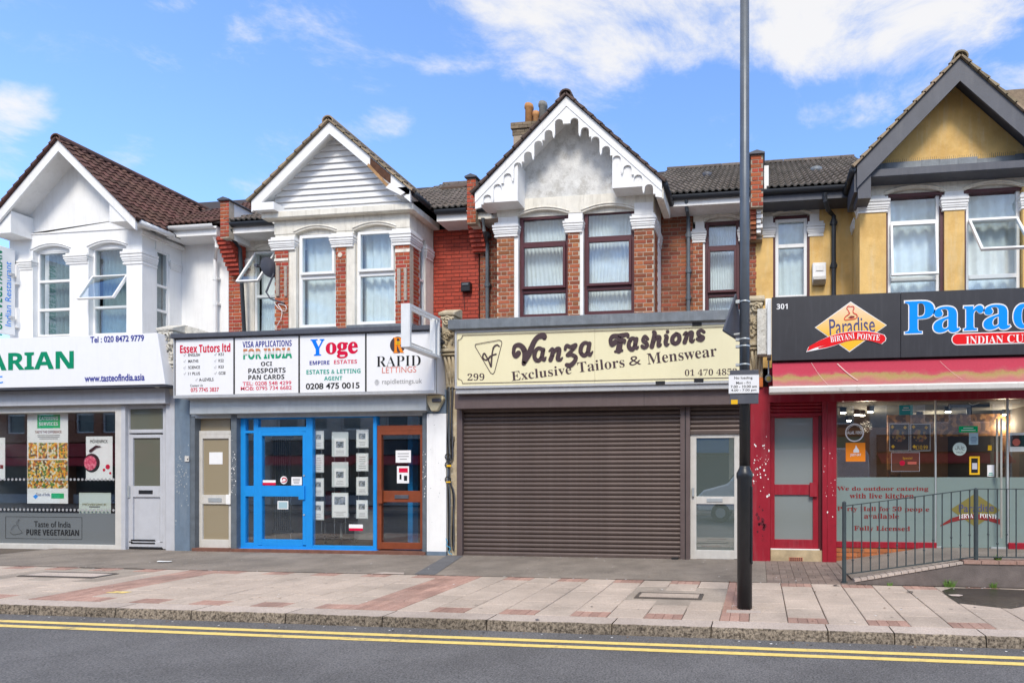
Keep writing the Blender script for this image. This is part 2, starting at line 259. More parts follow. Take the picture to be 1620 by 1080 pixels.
# ------------------------------------------------------------------ mesh building
class MB:
    def __init__(s): s.v = []; s.f = []; s.mi = []; s.cur = 0
    def face(s, pts):
        b = len(s.v); s.v += [tuple(p) for p in pts]; s.f.append(tuple(range(b, b + len(pts)))); s.mi.append(s.cur); return s
    def box(s, x0, x1, y0, y1, z0, z1):
        if x0 > x1: x0, x1 = x1, x0
        if y0 > y1: y0, y1 = y1, y0
        if z0 > z1: z0, z1 = z1, z0
        b = len(s.v)
        s.v += [(x0, y0, z0), (x1, y0, z0), (x1, y1, z0), (x0, y1, z0), (x0, y0, z1), (x1, y0, z1), (x1, y1, z1), (x0, y1, z1)]
        for q in ((0, 1, 5, 4), (1, 2, 6, 5), (2, 3, 7, 6), (3, 0, 4, 7), (4, 5, 6, 7), (3, 2, 1, 0)):
            s.f.append(tuple(b + i for i in q)); s.mi.append(s.cur)
        return s
    def prism(s, pts, y0, y1, cap=True):          # pts: (x, z) outline, extruded along y
        n = len(pts); b = len(s.v)
        ar = sum(pts[i][0] * pts[(i + 1) % n][1] - pts[(i + 1) % n][0] * pts[i][1] for i in range(n))
        if ar < 0: pts = pts[::-1]
        s.v += [(x, y0, z) for x, z in pts] + [(x, y1, z) for x, z in pts]
        s.f.append(tuple(b + i for i in range(n))); s.mi.append(s.cur)
        if cap: s.f.append(tuple(b + n + i for i in range(n - 1, -1, -1))); s.mi.append(s.cur)
        for i in range(n):
            j = (i + 1) % n; s.f.append((b + j, b + i, b + n + i, b + n + j)); s.mi.append(s.cur)
        return s
    def prismx(s, pts, x0, x1):                   # pts: (y, z) outline, extruded along x
        n = len(pts); b = len(s.v)
        s.v += [(x0, y, z) for y, z in pts] + [(x1, y, z) for y, z in pts]
        s.f.append(tuple(b + i for i in range(n))); s.f.append(tuple(b + n + i for i in range(n - 1, -1, -1))); s.mi += [s.cur] * 2
        for i in range(n):
            j = (i + 1) % n; s.f.append((b + j, b + i, b + n + i, b + n + j)); s.mi.append(s.cur)
        return s
    def tube(s, pts, r, n=8, r1=None, caps=True):
        pts = [Vector(p) for p in pts]; b = len(s.v); m = len(pts)
        for k, p in enumerate(pts):
            d = (pts[min(k + 1, m - 1)] - pts[max(k - 1, 0)]).normalized()
            a = d.cross(Vector((0, 0, 1)) if abs(d.z) < .9 else Vector((1, 0, 0))).normalized(); c = d.cross(a)
            rr = r if r1 is None else r + (r1 - r) * k / (m - 1)
            for i in range(n):
                t = 2 * math.pi * i / n; s.v.append(tuple(p + (a * math.cos(t) + c * math.sin(t)) * rr))
        for k in range(m - 1):
            for i in range(n):
                j = (i + 1) % n; s.f.append((b + k * n + i, b + k * n + j, b + (k + 1) * n + j, b + (k + 1) * n + i)); s.mi.append(s.cur)
        if caps:
            s.f.append(tuple(b + i for i in range(n - 1, -1, -1))); s.f.append(tuple(b + (m - 1) * n + i for i in range(n))); s.mi += [s.cur] * 2
        return s
    def lathe(s, x, y, prof, n=16):               # prof: (radius, z)
        b = len(s.v)
        for r, z in prof:
            for i in range(n):
                t = 2 * math.pi * i / n; s.v.append((x + r * math.cos(t), y + r * math.sin(t), z))
        for k in range(len(prof) - 1):
            for i in range(n):
                j = (i + 1) % n; s.f.append((b + k * n + i, b + k * n + j, b + (k + 1) * n + j, b + (k + 1) * n + i)); s.mi.append(s.cur)
        s.f.append(tuple(b + i for i in range(n - 1, -1, -1))); s.f.append(tuple(b + (len(prof) - 1) * n + i for i in range(n))); s.mi += [s.cur] * 2
        return s
    def disc(s, x, y, z, r, n=24, th=.004):
        return s.prism([(x + r * math.cos(2 * math.pi * i / n), z + r * math.sin(2 * math.pi * i / n)) for i in range(n)], y, y + th)
    def ball(s, c, rx, ry, rz, n=8, m=6):
        prof = []; b = len(s.v)
        for k in range(m + 1):
            ph = math.pi * k / m
            for i in range(n):
                t = 2 * math.pi * i / n; s.v.append((c[0] + rx * math.sin(ph) * math.cos(t), c[1] + ry * math.sin(ph) * math.sin(t), c[2] + rz * math.cos(ph)))
        for k in range(m):
            for i in range(n):
                j = (i + 1) % n; s.f.append((b + k * n + i, b + (k + 1) * n + i, b + (k + 1) * n + j, b + k * n + j)); s.mi.append(s.cur)
        return s
    def build(s, name, m=None, parent=None, smooth=False, bevel=0, local=False, **props):
        me = bpy.data.meshes.new(name)
        off = Vector(parent.get('_o', (0, 0, 0))) if parent is not None else Vector((0, 0, 0))
        lo = Vector() if local else off
        me.from_pydata([(x - lo.x, y - lo.y, z - lo.z) for x, y, z in s.v], [], s.f)
        if m is not None:
            for q in (m if isinstance(m, (list, tuple)) else [m]): me.materials.append(q)
            if isinstance(m, (list, tuple)): me.polygons.foreach_set('material_index', s.mi)
        if smooth: me.polygons.foreach_set('use_smooth', [True] * len(me.polygons))
        me.update()
        o = bpy.data.objects.new(name, me); COL.objects.link(o)
        if bevel:
            bv = o.modifiers.new('bevel', 'BEVEL'); bv.width = bevel; bv.segments = 1; bv.limit_method = 'ANGLE'
        if parent is not None: o.parent = parent; o['_o'] = tuple(off)
        for k, v in props.items(): o[k] = v
        return o
def bx(name, m, parent, x0, x1, y0, y1, z0, z1, bevel=0, **p): return MB().box(x0, x1, y0, y1, z0, z1).build(name, m, parent, bevel=bevel, **p)
def thing(name, label, cat, loc=(0, 0, 0), group=None):
    o = bpy.data.objects.new(name, None); COL.objects.link(o); o.location = loc; o['_o'] = tuple(loc)
    o['label'] = label; o['category'] = cat
    if group: o['group'] = group
    return o
def solo(o, label, cat, group=None):
    o['label'] = label; o['category'] = cat
    if group: o['group'] = group
    return o
def inst(name, me, parent, matrix, **p):
    o = bpy.data.objects.new(name, me); COL.objects.link(o)
    if parent is not None:
        o.parent = parent; off = Vector(parent.get('_o', (0, 0, 0)))
        matrix = Matrix.Translation(-off) @ matrix
    o.matrix_local = matrix
    for k, v in p.items(): o[k] = v
    return o

# ---- lettering
def alt(s, base, dig=None):
    o = ''
    for c in s:
        if 'A' <= c <= 'Z': o += chr(base + ord(c) - 65)
        elif 'a' <= c <= 'z': o += chr(base + 26 + ord(c) - 97)
        elif dig and '0' <= c <= '9': o += chr(dig + ord(c) - 48)
        else: o += c
    return o
def serif(s): return alt(s, 0x1D400, 0x1D7CE)
def sansb(s): return alt(s, 0x1D5D4, 0x1D7EC)
def sansi(s): return s
TCACHE = {}
def textmesh(body, offset=0, shear=0):
    k = (body, offset)
    if k not in TCACHE: TCACHE[k] = textmesh_(body, offset)
    return TCACHE[k].copy()
def textmesh_(body, offset=0, shear=0):
    c = bpy.data.curves.new('lettering', 'FONT'); c.body = body; c.size = 1; c.offset = offset; c.shear = shear; c.resolution_u = 4
    o = bpy.data.objects.new('lettering', c); me = bpy.data.meshes.new_from_object(o)
    bpy.data.objects.remove(o); bpy.data.curves.remove(c)
    return me
def text(body, u0, u1, vt, vb, Y, m, parent, rot=0, offset=0, shear=0, name='lettering', arc=0, frame=None, proud=.0035):
    me = textmesh(body, offset, shear); me.name = name
    vs = [v.co.copy() for v in me.vertices]
    if not vs: return None
    ax, bx_ = min(v.x for v in vs), max(v.x for v in vs); ay, by = min(v.y for v in vs), max(v.y for v in vs)
    if frame: x0, x1, z0, z1 = frame
    else: x0, x1, z0, z1 = rect(u0, u1, vt, vb, Y)
    cx_, cz_ = (x0 + x1) / 2, (z0 + z1) / 2
    off = Vector(parent.get('_o', (0, 0, 0))); c_, s_ = math.cos(R(rot)), math.sin(R(rot))
    for i, v in enumerate(me.vertices):
        px = ((vs[i].x - ax) / (bx_ - ax) - .5) * (x1 - x0); pz = ((vs[i].y - ay) / (by - ay) - .5) * (z1 - z0)
        if arc: pz += arc * (1 - (2 * px / (x1 - x0)) ** 2)
        v.co = (cx_ + px * c_ - pz * s_ - off.x, Y - proud - off.y, cz_ + px * s_ + pz * c_ - off.z)
    me.materials.clear(); me.materials.append(m)
    o = bpy.data.objects.new(name, me); COL.objects.link(o); o.parent = parent; o['_o'] = tuple(off)
    return o
def stroke(mb, pts, w, Y, cap=True, k=[0]):
    """round pen stroke on plane Y; pts (x,z) or (x,z,w)"""
    k[0] = (k[0] + 1) % 12
    for i in range(len(pts)):
        p = pts[i]; wi = p[2] if len(p) > 2 else w
        y = Y - .004 - .0009 * ((i + k[0] * 3) % 12)
        if cap or 0 < i < len(pts) - 1:
            n = 10; mb.face([(p[0] + wi / 2 * math.cos(2 * math.pi * j / n), y, p[1] + wi / 2 * math.sin(2 * math.pi * j / n)) for j in range(n)])
        if i + 1 < len(pts):
            q = pts[i + 1]; wj = q[2] if len(q) > 2 else w
            d = Vector((q[0] - p[0], q[1] - p[1]))
            if d.length < 1e-6: continue
            d.normalize(); nx, nz = -d.y, d.x; y2 = y - .0004
            mb.face([(p[0] - nx * wi / 2, y2, p[1] - nz * wi / 2), (q[0] - nx * wj / 2, y2, q[1] - nz * wj / 2), (q[0] + nx * wj / 2, y2, q[1] + nz * wj / 2), (p[0] + nx * wi / 2, y2, p[1] + nz * wi / 2)])
def smoothpts(p, n=5):
    out = []
    for i in range(len(p) - 1):
        a = p[max(i - 1, 0)]; b = p[i]; c = p[i + 1]; d = p[min(i + 2, len(p) - 1)]
        for j in range(n):
            t = j / n
            out.append(tuple(.5 * (2 * b[k] + (c[k] - a[k]) * t + (2 * a[k] - 5 * b[k] + 4 * c[k] - d[k]) * t * t + (3 * b[k] - a[k] - 3 * c[k] + d[k]) * t ** 3) for k in range(len(b))))
    out.append(tuple(p[-1])); return out

def pxb(mb, u0, u1, vt, vb, Yf, Yb, ur=None):
    x0, x1, z0, z1 = rect(u0, u1, vt, vb, Yf, ur); mb.box(x0, x1, Yf, Yb, z0, z1); return mb
def pb(name, m, parent, u0, u1, vt, vb, Yf, Yb, ur=None, bevel=0, **p):
    return pxb(MB(), u0, u1, vt, vb, Yf, Yb, ur).build(name, m, parent, bevel=bevel, **p)
def YX(u, xc):                       # depth at which the plane x = xc is seen at picture column u
    a = (u - CU) / F
    return CAMY + xc * (CS + SN * a) / (-SN + CS * a)
YB, YW, YE = .10, .88, .45
# ================================================================== GROUND
def ang(y): return math.atan(GS)
g = MB().box(-400, 400, -400, 400, -1.2, -.40).build('ground', ground_mat('far_ground', (.1, .1, .09), (.16, .15, .13), 5)); g['kind'] = 'structure'
road = MB().box(-80, 80, -14.0, -4.21, -.39, -.175).build('road', M_ROAD); road['kind'] = 'structure'
for Y0, w, nm in ((-4.46, .085, 'a'), (-4.63, .085, 'b')):
    m = MB()
    rnd = random.Random(4 if nm == 'a' else 9)
    x = -20
    while x < 14:
        j0, j1 = rnd.uniform(-.002, .002), rnd.uniform(-.002, .002)
        m.face([(x, Y0 - w + j0, -.171), (x + .5, Y0 - w + j1, -.171), (x + .5, Y0 + j1, -.171), (x, Y0 + j0, -.171)]); x += .5
    o = m.build('road_marking', M_YLINE, road); o['label'] = 'painted yellow line beside the kerb'
opp = MB().box(-80, 80, -20, -14.0, -.39, -.06).build('opposite_pavement', M_SLAB); opp['kind'] = 'structure'

pav = thing('pavement', '', ''); del pav['label'], pav['category']; pav['kind'] = 'structure'
bed = MB(); bed.face([(-60, -3.96, gz(-3.96) - .022), (60, -3.96, gz(-3.96) - .022), (60, 0, -.022), (-60, 0, -.022)]); bed.face([(-60, 0, -.022), (60, 0, -.022), (60, 9, -.022), (-60, 9, -.022)])
bed.build('paving_bed', M_JOINT, pav)
SX = 0.0
XR1 = X(1213, -1.93)            # block paved patch and ramp start here
def slabmesh(w, d, m, nm, ch=.004):
    b = MB(); h = .03
    b.v = [(0, 0, -h), (w, 0, -h), (w, d, -h), (0, d, -h), (0, 0, -ch), (w, 0, -ch), (w, d, -ch), (0, d, -ch), (ch, ch, 0), (w - ch, ch, 0), (w - ch, d - ch, 0), (ch, d - ch, 0)]
    b.f = [(8, 9, 10, 11), (4, 5, 9, 8), (5, 6, 10, 9), (6, 7, 11, 10), (7, 4, 8, 11), (0, 1, 5, 4), (1, 2, 6, 5), (2, 3, 7, 6), (3, 0, 4, 7)]
    me = bpy.data.meshes.new(nm); me.from_pydata(b.v, [], b.f); me.materials.append(m); return me
SL44 = slabmesh(.390, .390, M_SLAB, 'slab', .006); SL47 = slabmesh(.390, .790, M_SLAB, 'slab', .006); PV = slabmesh(.097, .195, M_PAVER, 'paver', .003); PVD = slabmesh(.195, .096, M_PAVERD, 'paver', .003); PVD2 = slabmesh(.096, .195, M_PAVERD, 'paver', .003)
rs = random.Random(11)
def put(me, name, x, y, par=None, rot=0, lift=0):
    par = par or pav
    mtx = Matrix.Translation((x, y, gz(y) + rs.uniform(-.0018, .0018) + lift)) @ Matrix.Rotation(ang(y) + rs.uniform(-.003, .003), 4, 'X') @ Matrix.Rotation(rot + rs.uniform(-.003, .003), 4, 'Z') @ Matrix.Rotation(rs.uniform(-.002, .002), 4, 'Y')
    return inst(name, me, par, mtx)
Y0P = -3.93
# transverse bands of red pavers
bands = []
for ua, ub, v in ((70, 158, 952), (573, 642, 959), (1128, 1168, 965)):
    t = (-3.7 - CAMY)
    bands.append((X(ua, -3.7), X(ub, -3.7)))
WM = [(X(1000, -2.9), X(1118, -2.9), -3.15, -2.55), (X(28, -2.6), X(165, -2.6), -2.75, -2.25)]
puddle_x0 = X(1500, -2.6)
col = 0; x = -12.4
filler = MB()
def blocked(xa, xb, ya, yb):
    for (a, b, c, d) in WM:
        if xb > a + .03 and xa < b - .03 and yb > c + .03 and ya < d - .03: return True
    return False
while x < 6.6:
    inband = None
    for (a, b) in bands:
        if a - .05 <= x < b - .12: inband = True
    if inband:
        for k in range(3):
            for r_ in range(10):
                yy = Y0P + r_ * .2 + (0 if k % 2 else 0)
                if yy + .2 > -1.93: continue
                if not blocked(x, x + .1, yy, yy + .2): put(PV, 'paver', x + .0015, yy + .0025)
            x += .1
        col += 1; continue
    if col % 2:
        for q in range(4):
            for yy in (Y0P, Y0P + 1.8):
                put(PV, 'paver', x + q * .1 + .0015, yy + .0025)
        for r_ in range(4):
            yy = Y0P + .2 + r_ * .4
            if not blocked(x, x + .4, yy, yy + .4): put(SL44, 'slab', x + .005, yy + .005)
    else:
        r_ = 0
        while r_ < 5:
            yy = Y0P + r_ * .4
            if r_ < 4 and rs.random() < .25 and not blocked(x, x + .4, yy, yy + .8): put(SL47, 'slab', x + .005, yy + .005); r_ += 2; continue
            if not blocked(x, x + .4, yy, yy + .4): put(SL44, 'slab', x + .005, yy + .005)
            r_ += 1
    x += .4; col += 1
# kerb
kerb = MB().box(-60, 60, -4.19, -3.96, -.3, gz(-4.1) - .045).build('kerb', M_JOINT); kerb['kind'] = 'structure'
kj = [48, 183, 303, 452, 605, 770, 968, 1125, 1310, 1415, 1560, 1700]
kx = [X(u, -4.2) for u in kj]; kx = [kx[0] - 2.0, kx[0] - .95] + kx + [kx[-1] + 1.0]
for i in range(len(kx) - 1):
    a, b = kx[i] + .006, kx[i + 1] - .006
    nseg = 14; vv = []; m = MB(); m.cur = 0
    rk = random.Random(i)
    top = []; ed = []
    for k in range(nseg + 1):
        xx = a + (b - a) * k / nseg
        jo = rk.uniform(-.006, .006) if 0 < k < nseg else .008
        ed.append((xx, -4.205 + jo, gz(-4.2) - .004 + rk.uniform(-.003, .002)))
    for k in range(nseg):
        p, q = ed[k], ed[k + 1]
        m.cur = 0
        m.face([(p[0], p[1] + .012, p[2] + .006), (q[0], q[1] + .012, q[2] + .006), (q[0], -3.95, gz(-3.95)), (p[0], -3.95, gz(-3.95))])
        m.cur = 1
        m.face([p, q, (q[0], q[1] + .012, q[2] + .006), (p[0], p[1] + .012, p[2] + .006)])
        mid = [(p[0], p[1] + rk.uniform(-.012, .004), -.125), (q[0], q[1] + rk.uniform(-.012, .004), -.125)]
        m.face([(p[0], p[1] - .012, -.18), (q[0], q[1] - .012, -.18), (q[0], q[1] - .008, -.125), (p[0], p[1] - .008, -.125)])
        m.face([(p[0], p[1] - .008, -.125), (q[0], q[1] - .008, -.125), q, p])
    m.cur = 1
    for xx in (a, b): m.face([(xx, -4.2, -.18), (xx, -4.2, gz(-4.2)), (xx, -3.95, gz(-3.95)), (xx, -3.95, -.18)])
    m.build('kerb_stone', [M_KERB, M_KERBF], kerb)
# forecourt asphalt
fc = MB()
for k in range(40):
    xa, xb = -14 + k * .5, -13.5 + k * .5
    if xb > XR1: xb = XR1
    if xa >= XR1: break
    fc.face([(xa, -1.92, gz(-1.92) + .002), (xb, -1.92, gz(-1.92) + .002), (xb, .2, .002), (xa, .2, .002)])
fo = fc.build('forecourt', M_FORE); fo['kind'] = 'structure'
xa, xb = X(655, -1.9), X(700, -1.9)
MB().face([(xa, -1.9, gz(-1.9) + .006), (xb - .12, -1.9, gz(-1.9) + .006), (X(722, -.3) + .02, -.1, .004), (X(697, -.3), -.1, .004)]).build('tarmac_patch', M_FORED, fo)
MB().face([(X(585, -1.9), -1.9, gz(-1.9) + .005), (X(640, -1.9), -1.92, gz(-1.9) + .005), (X(632, -1.9), -1.78, gz(-1.78) + .005), (X(600, -1.9), -1.8, gz(-1.8) + .005)]).build('concrete_patch', M_KERB, fo)
# block paving right of the forecourt
fb = MB().face([(XR1, -1.93, gz(-1.93) - .008), (9, -1.93, gz(-1.93) - .008), (9, .2, -.008), (XR1, .2, -.008)]).build('block_paving', M_JOINT); fb['kind'] = 'structure'
xe = X(1345, -1.93)
ix = 0; xx = XR1 + .005
while xx + .2 < xe + .25:
    yy = -1.92; j = 0
    while yy < -.1:
        if ((ix + j) // 1) % 2 == 0:
            put(PVD, 'paver', xx, yy, fb); put(PVD, 'paver', xx, yy + .1, fb)
        else:
            put(PVD2, 'paver', xx, yy, fb); put(PVD2, 'paver', xx + .1, yy, fb)
        yy += .2; j += 1
    xx += .2; ix += 1

# ================================================================== shared architectural pieces
UB = {}
def unitbrick(m):
    if m.name not in UB:
        me = bpy.data.meshes.new('brick'); c = .03
        v = [(0, 1, 0), (1, 1, 0), (1, 1, 1), (0, 1, 1), (0, .1, 0), (1, .1, 0), (1, .1, 1), (0, .1, 1), (c * .5, 0, c), (1 - c * .5, 0, c), (1 - c * .5, 0, 1 - c), (c * .5, 0, 1 - c)]
        f = [(8, 9, 10, 11), (4, 5, 9, 8), (5, 6, 10, 9), (6, 7, 11, 10), (7, 4, 8, 11), (0, 1, 5, 4), (1, 2, 6, 5), (2, 3, 7, 6), (3, 0, 4, 7)]
        me.from_pydata(v, [], f); me.materials.append(m); UB[m.name] = me
    return UB[m.name]
rb = random.Random(3)
def bricks(house, a0, a1, z0, z1, c, m, mortar, axis='y', back=.12, name='brick_wall'):
    """axis y: wall faces -Y at y=c, spans x a0..a1; axis x: wall faces +X at x=c, spans y a0..a1"""
    if a0 > a1: a0, a1 = a1, a0
    if axis == 'y': w = MB().box(a0 + .002, a1 - .002, c + .007, c + back, z0, z1).build(name, mortar, house)
    else: w = MB().box(c - back, c - .007, a0 + .002, a1 - .002, z0, z1).build(name, mortar, house)
    k = int(math.floor(z0 / .075))
    while k * .075 < z1 - .01:
        za, zb = max(k * .075 + .007, z0 + .001), min(k * .075 + .069, z1 - .001)
        if zb - za > .02:
            s = (math.floor(a0 / .3375) * .3375) + (0 if k % 2 else .16875); j = 0
            s -= .3375
            while s < a1:
                ln = .215 if j % 2 == 0 else .1025
                p, q = max(s + .0, a0 + .003), min(s + ln, a1 - .003)
                if q - p > .025:
                    dy = rb.uniform(-.0025, .003)
                    if axis == 'y': mt = Matrix.Translation((p, c + dy, za)) @ Matrix.Diagonal((q - p, .05, zb - za, 1))
                    else: mt = Matrix.Translation((c - dy, p, za)) @ Matrix.Rotation(R(90), 4, 'Z') @ Matrix.Diagonal((q - p, .05, zb - za, 1))
                    inst('brick', unitbrick(m), w, mt)
                s += ln + .01; j += 1
        k += 1
    return w
def capital(house, x0, x1, y0, z0, z1, yb, m, wrapx=0, ov=.045, name='capital'):
    """moulded capital, widest rectangle x0..x1 at its top; front of the pier at y0; wrapx: +1 / -1 continues round that side back to yb"""
    h = z1 - z0; mb = MB()
    tiers = ((0, .12, .35), (.12, .2, .1), (.2, .30, .45), (.30, .44, .65), (.44, .58, .9), (.58, .64, .6), (.64, .80, 1.0), (.80, 1.0, .35))
    for a, b, o in tiers:
        d = ov * (1 - o)
        mb.box(x0 + d, x1 - d, y0 - ov * o, yb, z0 + h * a, z0 + h * b)
    return mb.build(name, m, house, bevel=.004)
def arc_pts(x0, x1, z, rise, n=12):
    return [(x0 + (x1 - x0) * i / n, z + rise * (1 - (2 * i / n - 1) ** 2)) for i in range(n + 1)]
def frieze(house, xl, xr, zb, zt, arches, y0, y1, m, name='frieze', hood=True):
    pts = [(xl, zt), (xl, zb)]
    for (a, b, rise) in arches:
        pts += arc_pts(a, b, zb, rise)
    pts += [(xr, zb), (xr, zt)]
    o = MB().prism(pts, y0, y1).build(name, m, house)
    rc = MB(); hd = MB()
    for (a, b, rise) in arches:
        rc.prism(arc_pts(a - .02, b + .02, zb - .001, rise + .03), y0 + .07, y1 + .01)
        hp = arc_pts(a - .03, b + .03, zb + .03, rise + .01, 14); hd.tube([(x, y0 - .004, z) for x, z in hp], .014, 6)
    if arches:
        rc.build('window_head', m, house)
        if hood: hd.build('arch_moulding', m, house, smooth=True)
    return o
def curtain(win, x0, x1, z0, z1, y, m, folds=14, amp=.017, gather=0, seed=0, name='curtain'):
    rr = random.Random(seed); nx = 60; nz = 8; mb = MB(); ph = [rr.uniform(0, 6) for _ in range(4)]
    for k in range(nz + 1):
        for i in range(nx + 1):
            s = i / nx; t = k / nz
            xx = x0 + (x1 - x0) * s
            if gather: xx = x0 + (x1 - x0) * (s + gather * math.sin(s * math.pi) * (1 - t) ** 1.5 * .5)
            yy = y + amp * (math.sin(s * folds * 6.283 + ph[0] + .6 * t) + .5 * math.sin(s * folds * 2.3 * 3 + ph[1])) + .01 * math.sin(t * 3)
            mb.v.append((xx, yy, z0 + (z1 - z0) * t))
    for k in range(nz):
        for i in range(nx):
            a = k * (nx + 1) + i; mb.f.append((a, a + 1, a + nx + 2, a + nx + 1)); mb.mi.append(0)
    return mb.build(name, m, win, smooth=True)
def window(house, x0, x1, z0, z1, y, fw, m, trans=(), gm=None, cm=None, depth=.07, openi=None, oangle=20, tw=None, sash=(), seed=0, cgap=(0, 0), axis='y', cfold=9, gather=0):
    """transoms: heights; panes counted from the bottom; openi: index of the tilted top-hung pane; sash: panes that carry a frame of their own"""
    gm = gm or M_GLASSU; tw = tw or fw
    mb = MB(); mb.box(x0, x0 + fw, y, y + depth, z0, z1).box(x1 - fw, x1, y, y + depth, z0, z1)
    mb.box(x0 + fw, x1 - fw, y, y + depth, z1 - fw, z1).box(x0 + fw, x1 - fw, y, y + depth, z0, z0 + fw)
    for t in trans: mb.box(x0 + fw, x1 - fw, y - .004, y + depth, t - tw / 2, t + tw / 2)
    w = mb.build('window', m, house, bevel=.005)
    zs = [z0 + fw] + [t for t in trans] + [z1 - fw]
    for i in range(len(zs) - 1):
        a = zs[i] + (tw / 2 if i else 0); b = zs[i + 1] - (tw / 2 if i < len(zs) - 2 else 0)
        if i == openi or i in sash:
            sw = fw * .75; e = .015
            o = MB(); X0, X1_ = x0 + fw - e, x1 - fw + e; A, B = a - e, b + e; yy = 0
            s = MB(); s.box(X0, X0 + sw, -.045, 0, A - B, 0).box(X1_ - sw, X1_, -.045, 0, A - B, 0).box(X0 + sw, X1_ - sw, -.045, 0, -sw, 0).box(X0 + sw, X1_ - sw, -.045, 0, A - B, A - B + sw)
            gl = MB().box(X0 + sw, X1_ - sw, -.026, -.02, A - B + sw, -sw)
            an = R(oangle) if i == openi else 0
            for q in (s, gl): q.v = [(px, y - .002 + py * math.cos(an) + pz * math.sin(an), B + pz * math.cos(an) - py * math.sin(an)) for px, py, pz in q.v]
            so_ = s.build('sash', m, w, bevel=.004); gl.build('pane', gm, w)
        else:
            MB().box(x0 + fw, x1 - fw, y + .03, y + .036, a, b).build('pane', gm, w)
    if cm: curtain(w, x0 + .01 + cgap[0], x1 - .01 - cgap[1], z0 + .0, z1 - .0, y + .17, cm, seed=seed, folds=cfold, gather=gather)
    return w
def zwin(u0, u1, vt, vb, Y): return rect(u0, u1, vt, vb, Y)

# ---- roofs
def tilemesh(w, l, m, nm='roof_tile'):
    """double roll tile: two rolls to the width, thick lighter lip at the lower edge"""
    me = bpy.data.meshes.new(nm); v = []; f = []; mi = []
    half = [(0, .004), (.34, 0), (.5, .020), (.68, .032), (.86, .022)]
    prof = [(a / 2, z) for a, z in half] + [(.5 + a / 2, z) for a, z in half] + [(1.0, .006)]
    n = len(prof)
    for yy, dz in ((0, .034), (l, 0)):
        for q, z in prof: v.append((q * w * 1.02, yy, z + dz))
    for q, z in prof: v.append((q * w * 1.02, .003, z + .004))
    for i in range(n - 1):
        f.append((i, i + 1, n + i + 1, n + i)); f.append((2 * n + i, 2 * n + i + 1, i + 1, i)); mi += [0, 1]
    f.append((0, n, 2 * n)); f.append((n - 1, 2 * n + n - 1, 2 * n - 1)); mi += [0, 0]
    me.from_pydata(v, [], f); me.materials.append(m); me.materials.append(M_TILELIP if m is not M_TILEB else m); me.polygons.foreach_set('material_index', mi); return me
TM = {}
def tilefield(roof, org, ud, sd_, nu, ns, w, gauge, m, keep, limit=280):
    key = (m.name, w, gauge)
    if key not in TM: TM[key] = tilemesh(w, gauge * 1.3, m)
    me = TM[key]; ud = Vector(ud).normalized(); sd_ = Vector(sd_).normalized(); nn = ud.cross(sd_)
    cnt = 0
    for j in range(ns):
        for i in range(nu):
            p = Vector(org) + ud * (i * w) + sd_ * (j * gauge)
            c = p + ud * w / 2 + sd_ * gauge / 2
            if not keep(c): continue
            cnt += 1
            if cnt > limit: return cnt
            jit = rb.uniform(-.004, .004)
            mt = Matrix(((ud.x, sd_.x, nn.x, p.x), (ud.y, sd_.y, nn.y, p.y), (ud.z, sd_.z, nn.z, p.z), (0, 0, 0, 1)))
            inst('roof_tile', me, roof, mt @ Matrix.Translation((rb.uniform(-.003, .003), jit, rb.uniform(0, .004))) @ Matrix.Rotation(rb.uniform(-.012, .012), 4, 'Z'))
    return cnt
MT = .66
ZE = Z(1110, 305, YE)                     # eaves of the main roof
YR = YE + 3.75
def mainz(y): return ZE + (y - YE) * MT
class Gable:
    def __init__(s, ua, va, ue, ve, Yf):
        s.Yf = Yf; s.xa, s.za = XZ(ua, va, Yf); xe, ze = XZ(ue, ve, Yf)
        s.h = abs(xe - s.xa); s.t = (s.za - ze) / s.h; s.ze = ze
    def roofz(s, x): return s.za - abs(x - s.xa) * s.t
G1 = Gable(92, 221, 214, 345, -.28)
G2 = Gable(521, 193, 649, 301, -.12)
G3 = Gable(896, 152, 1047, 286, -.25)
G4 = Gable(1519, 92, 1356, 262, -.28)

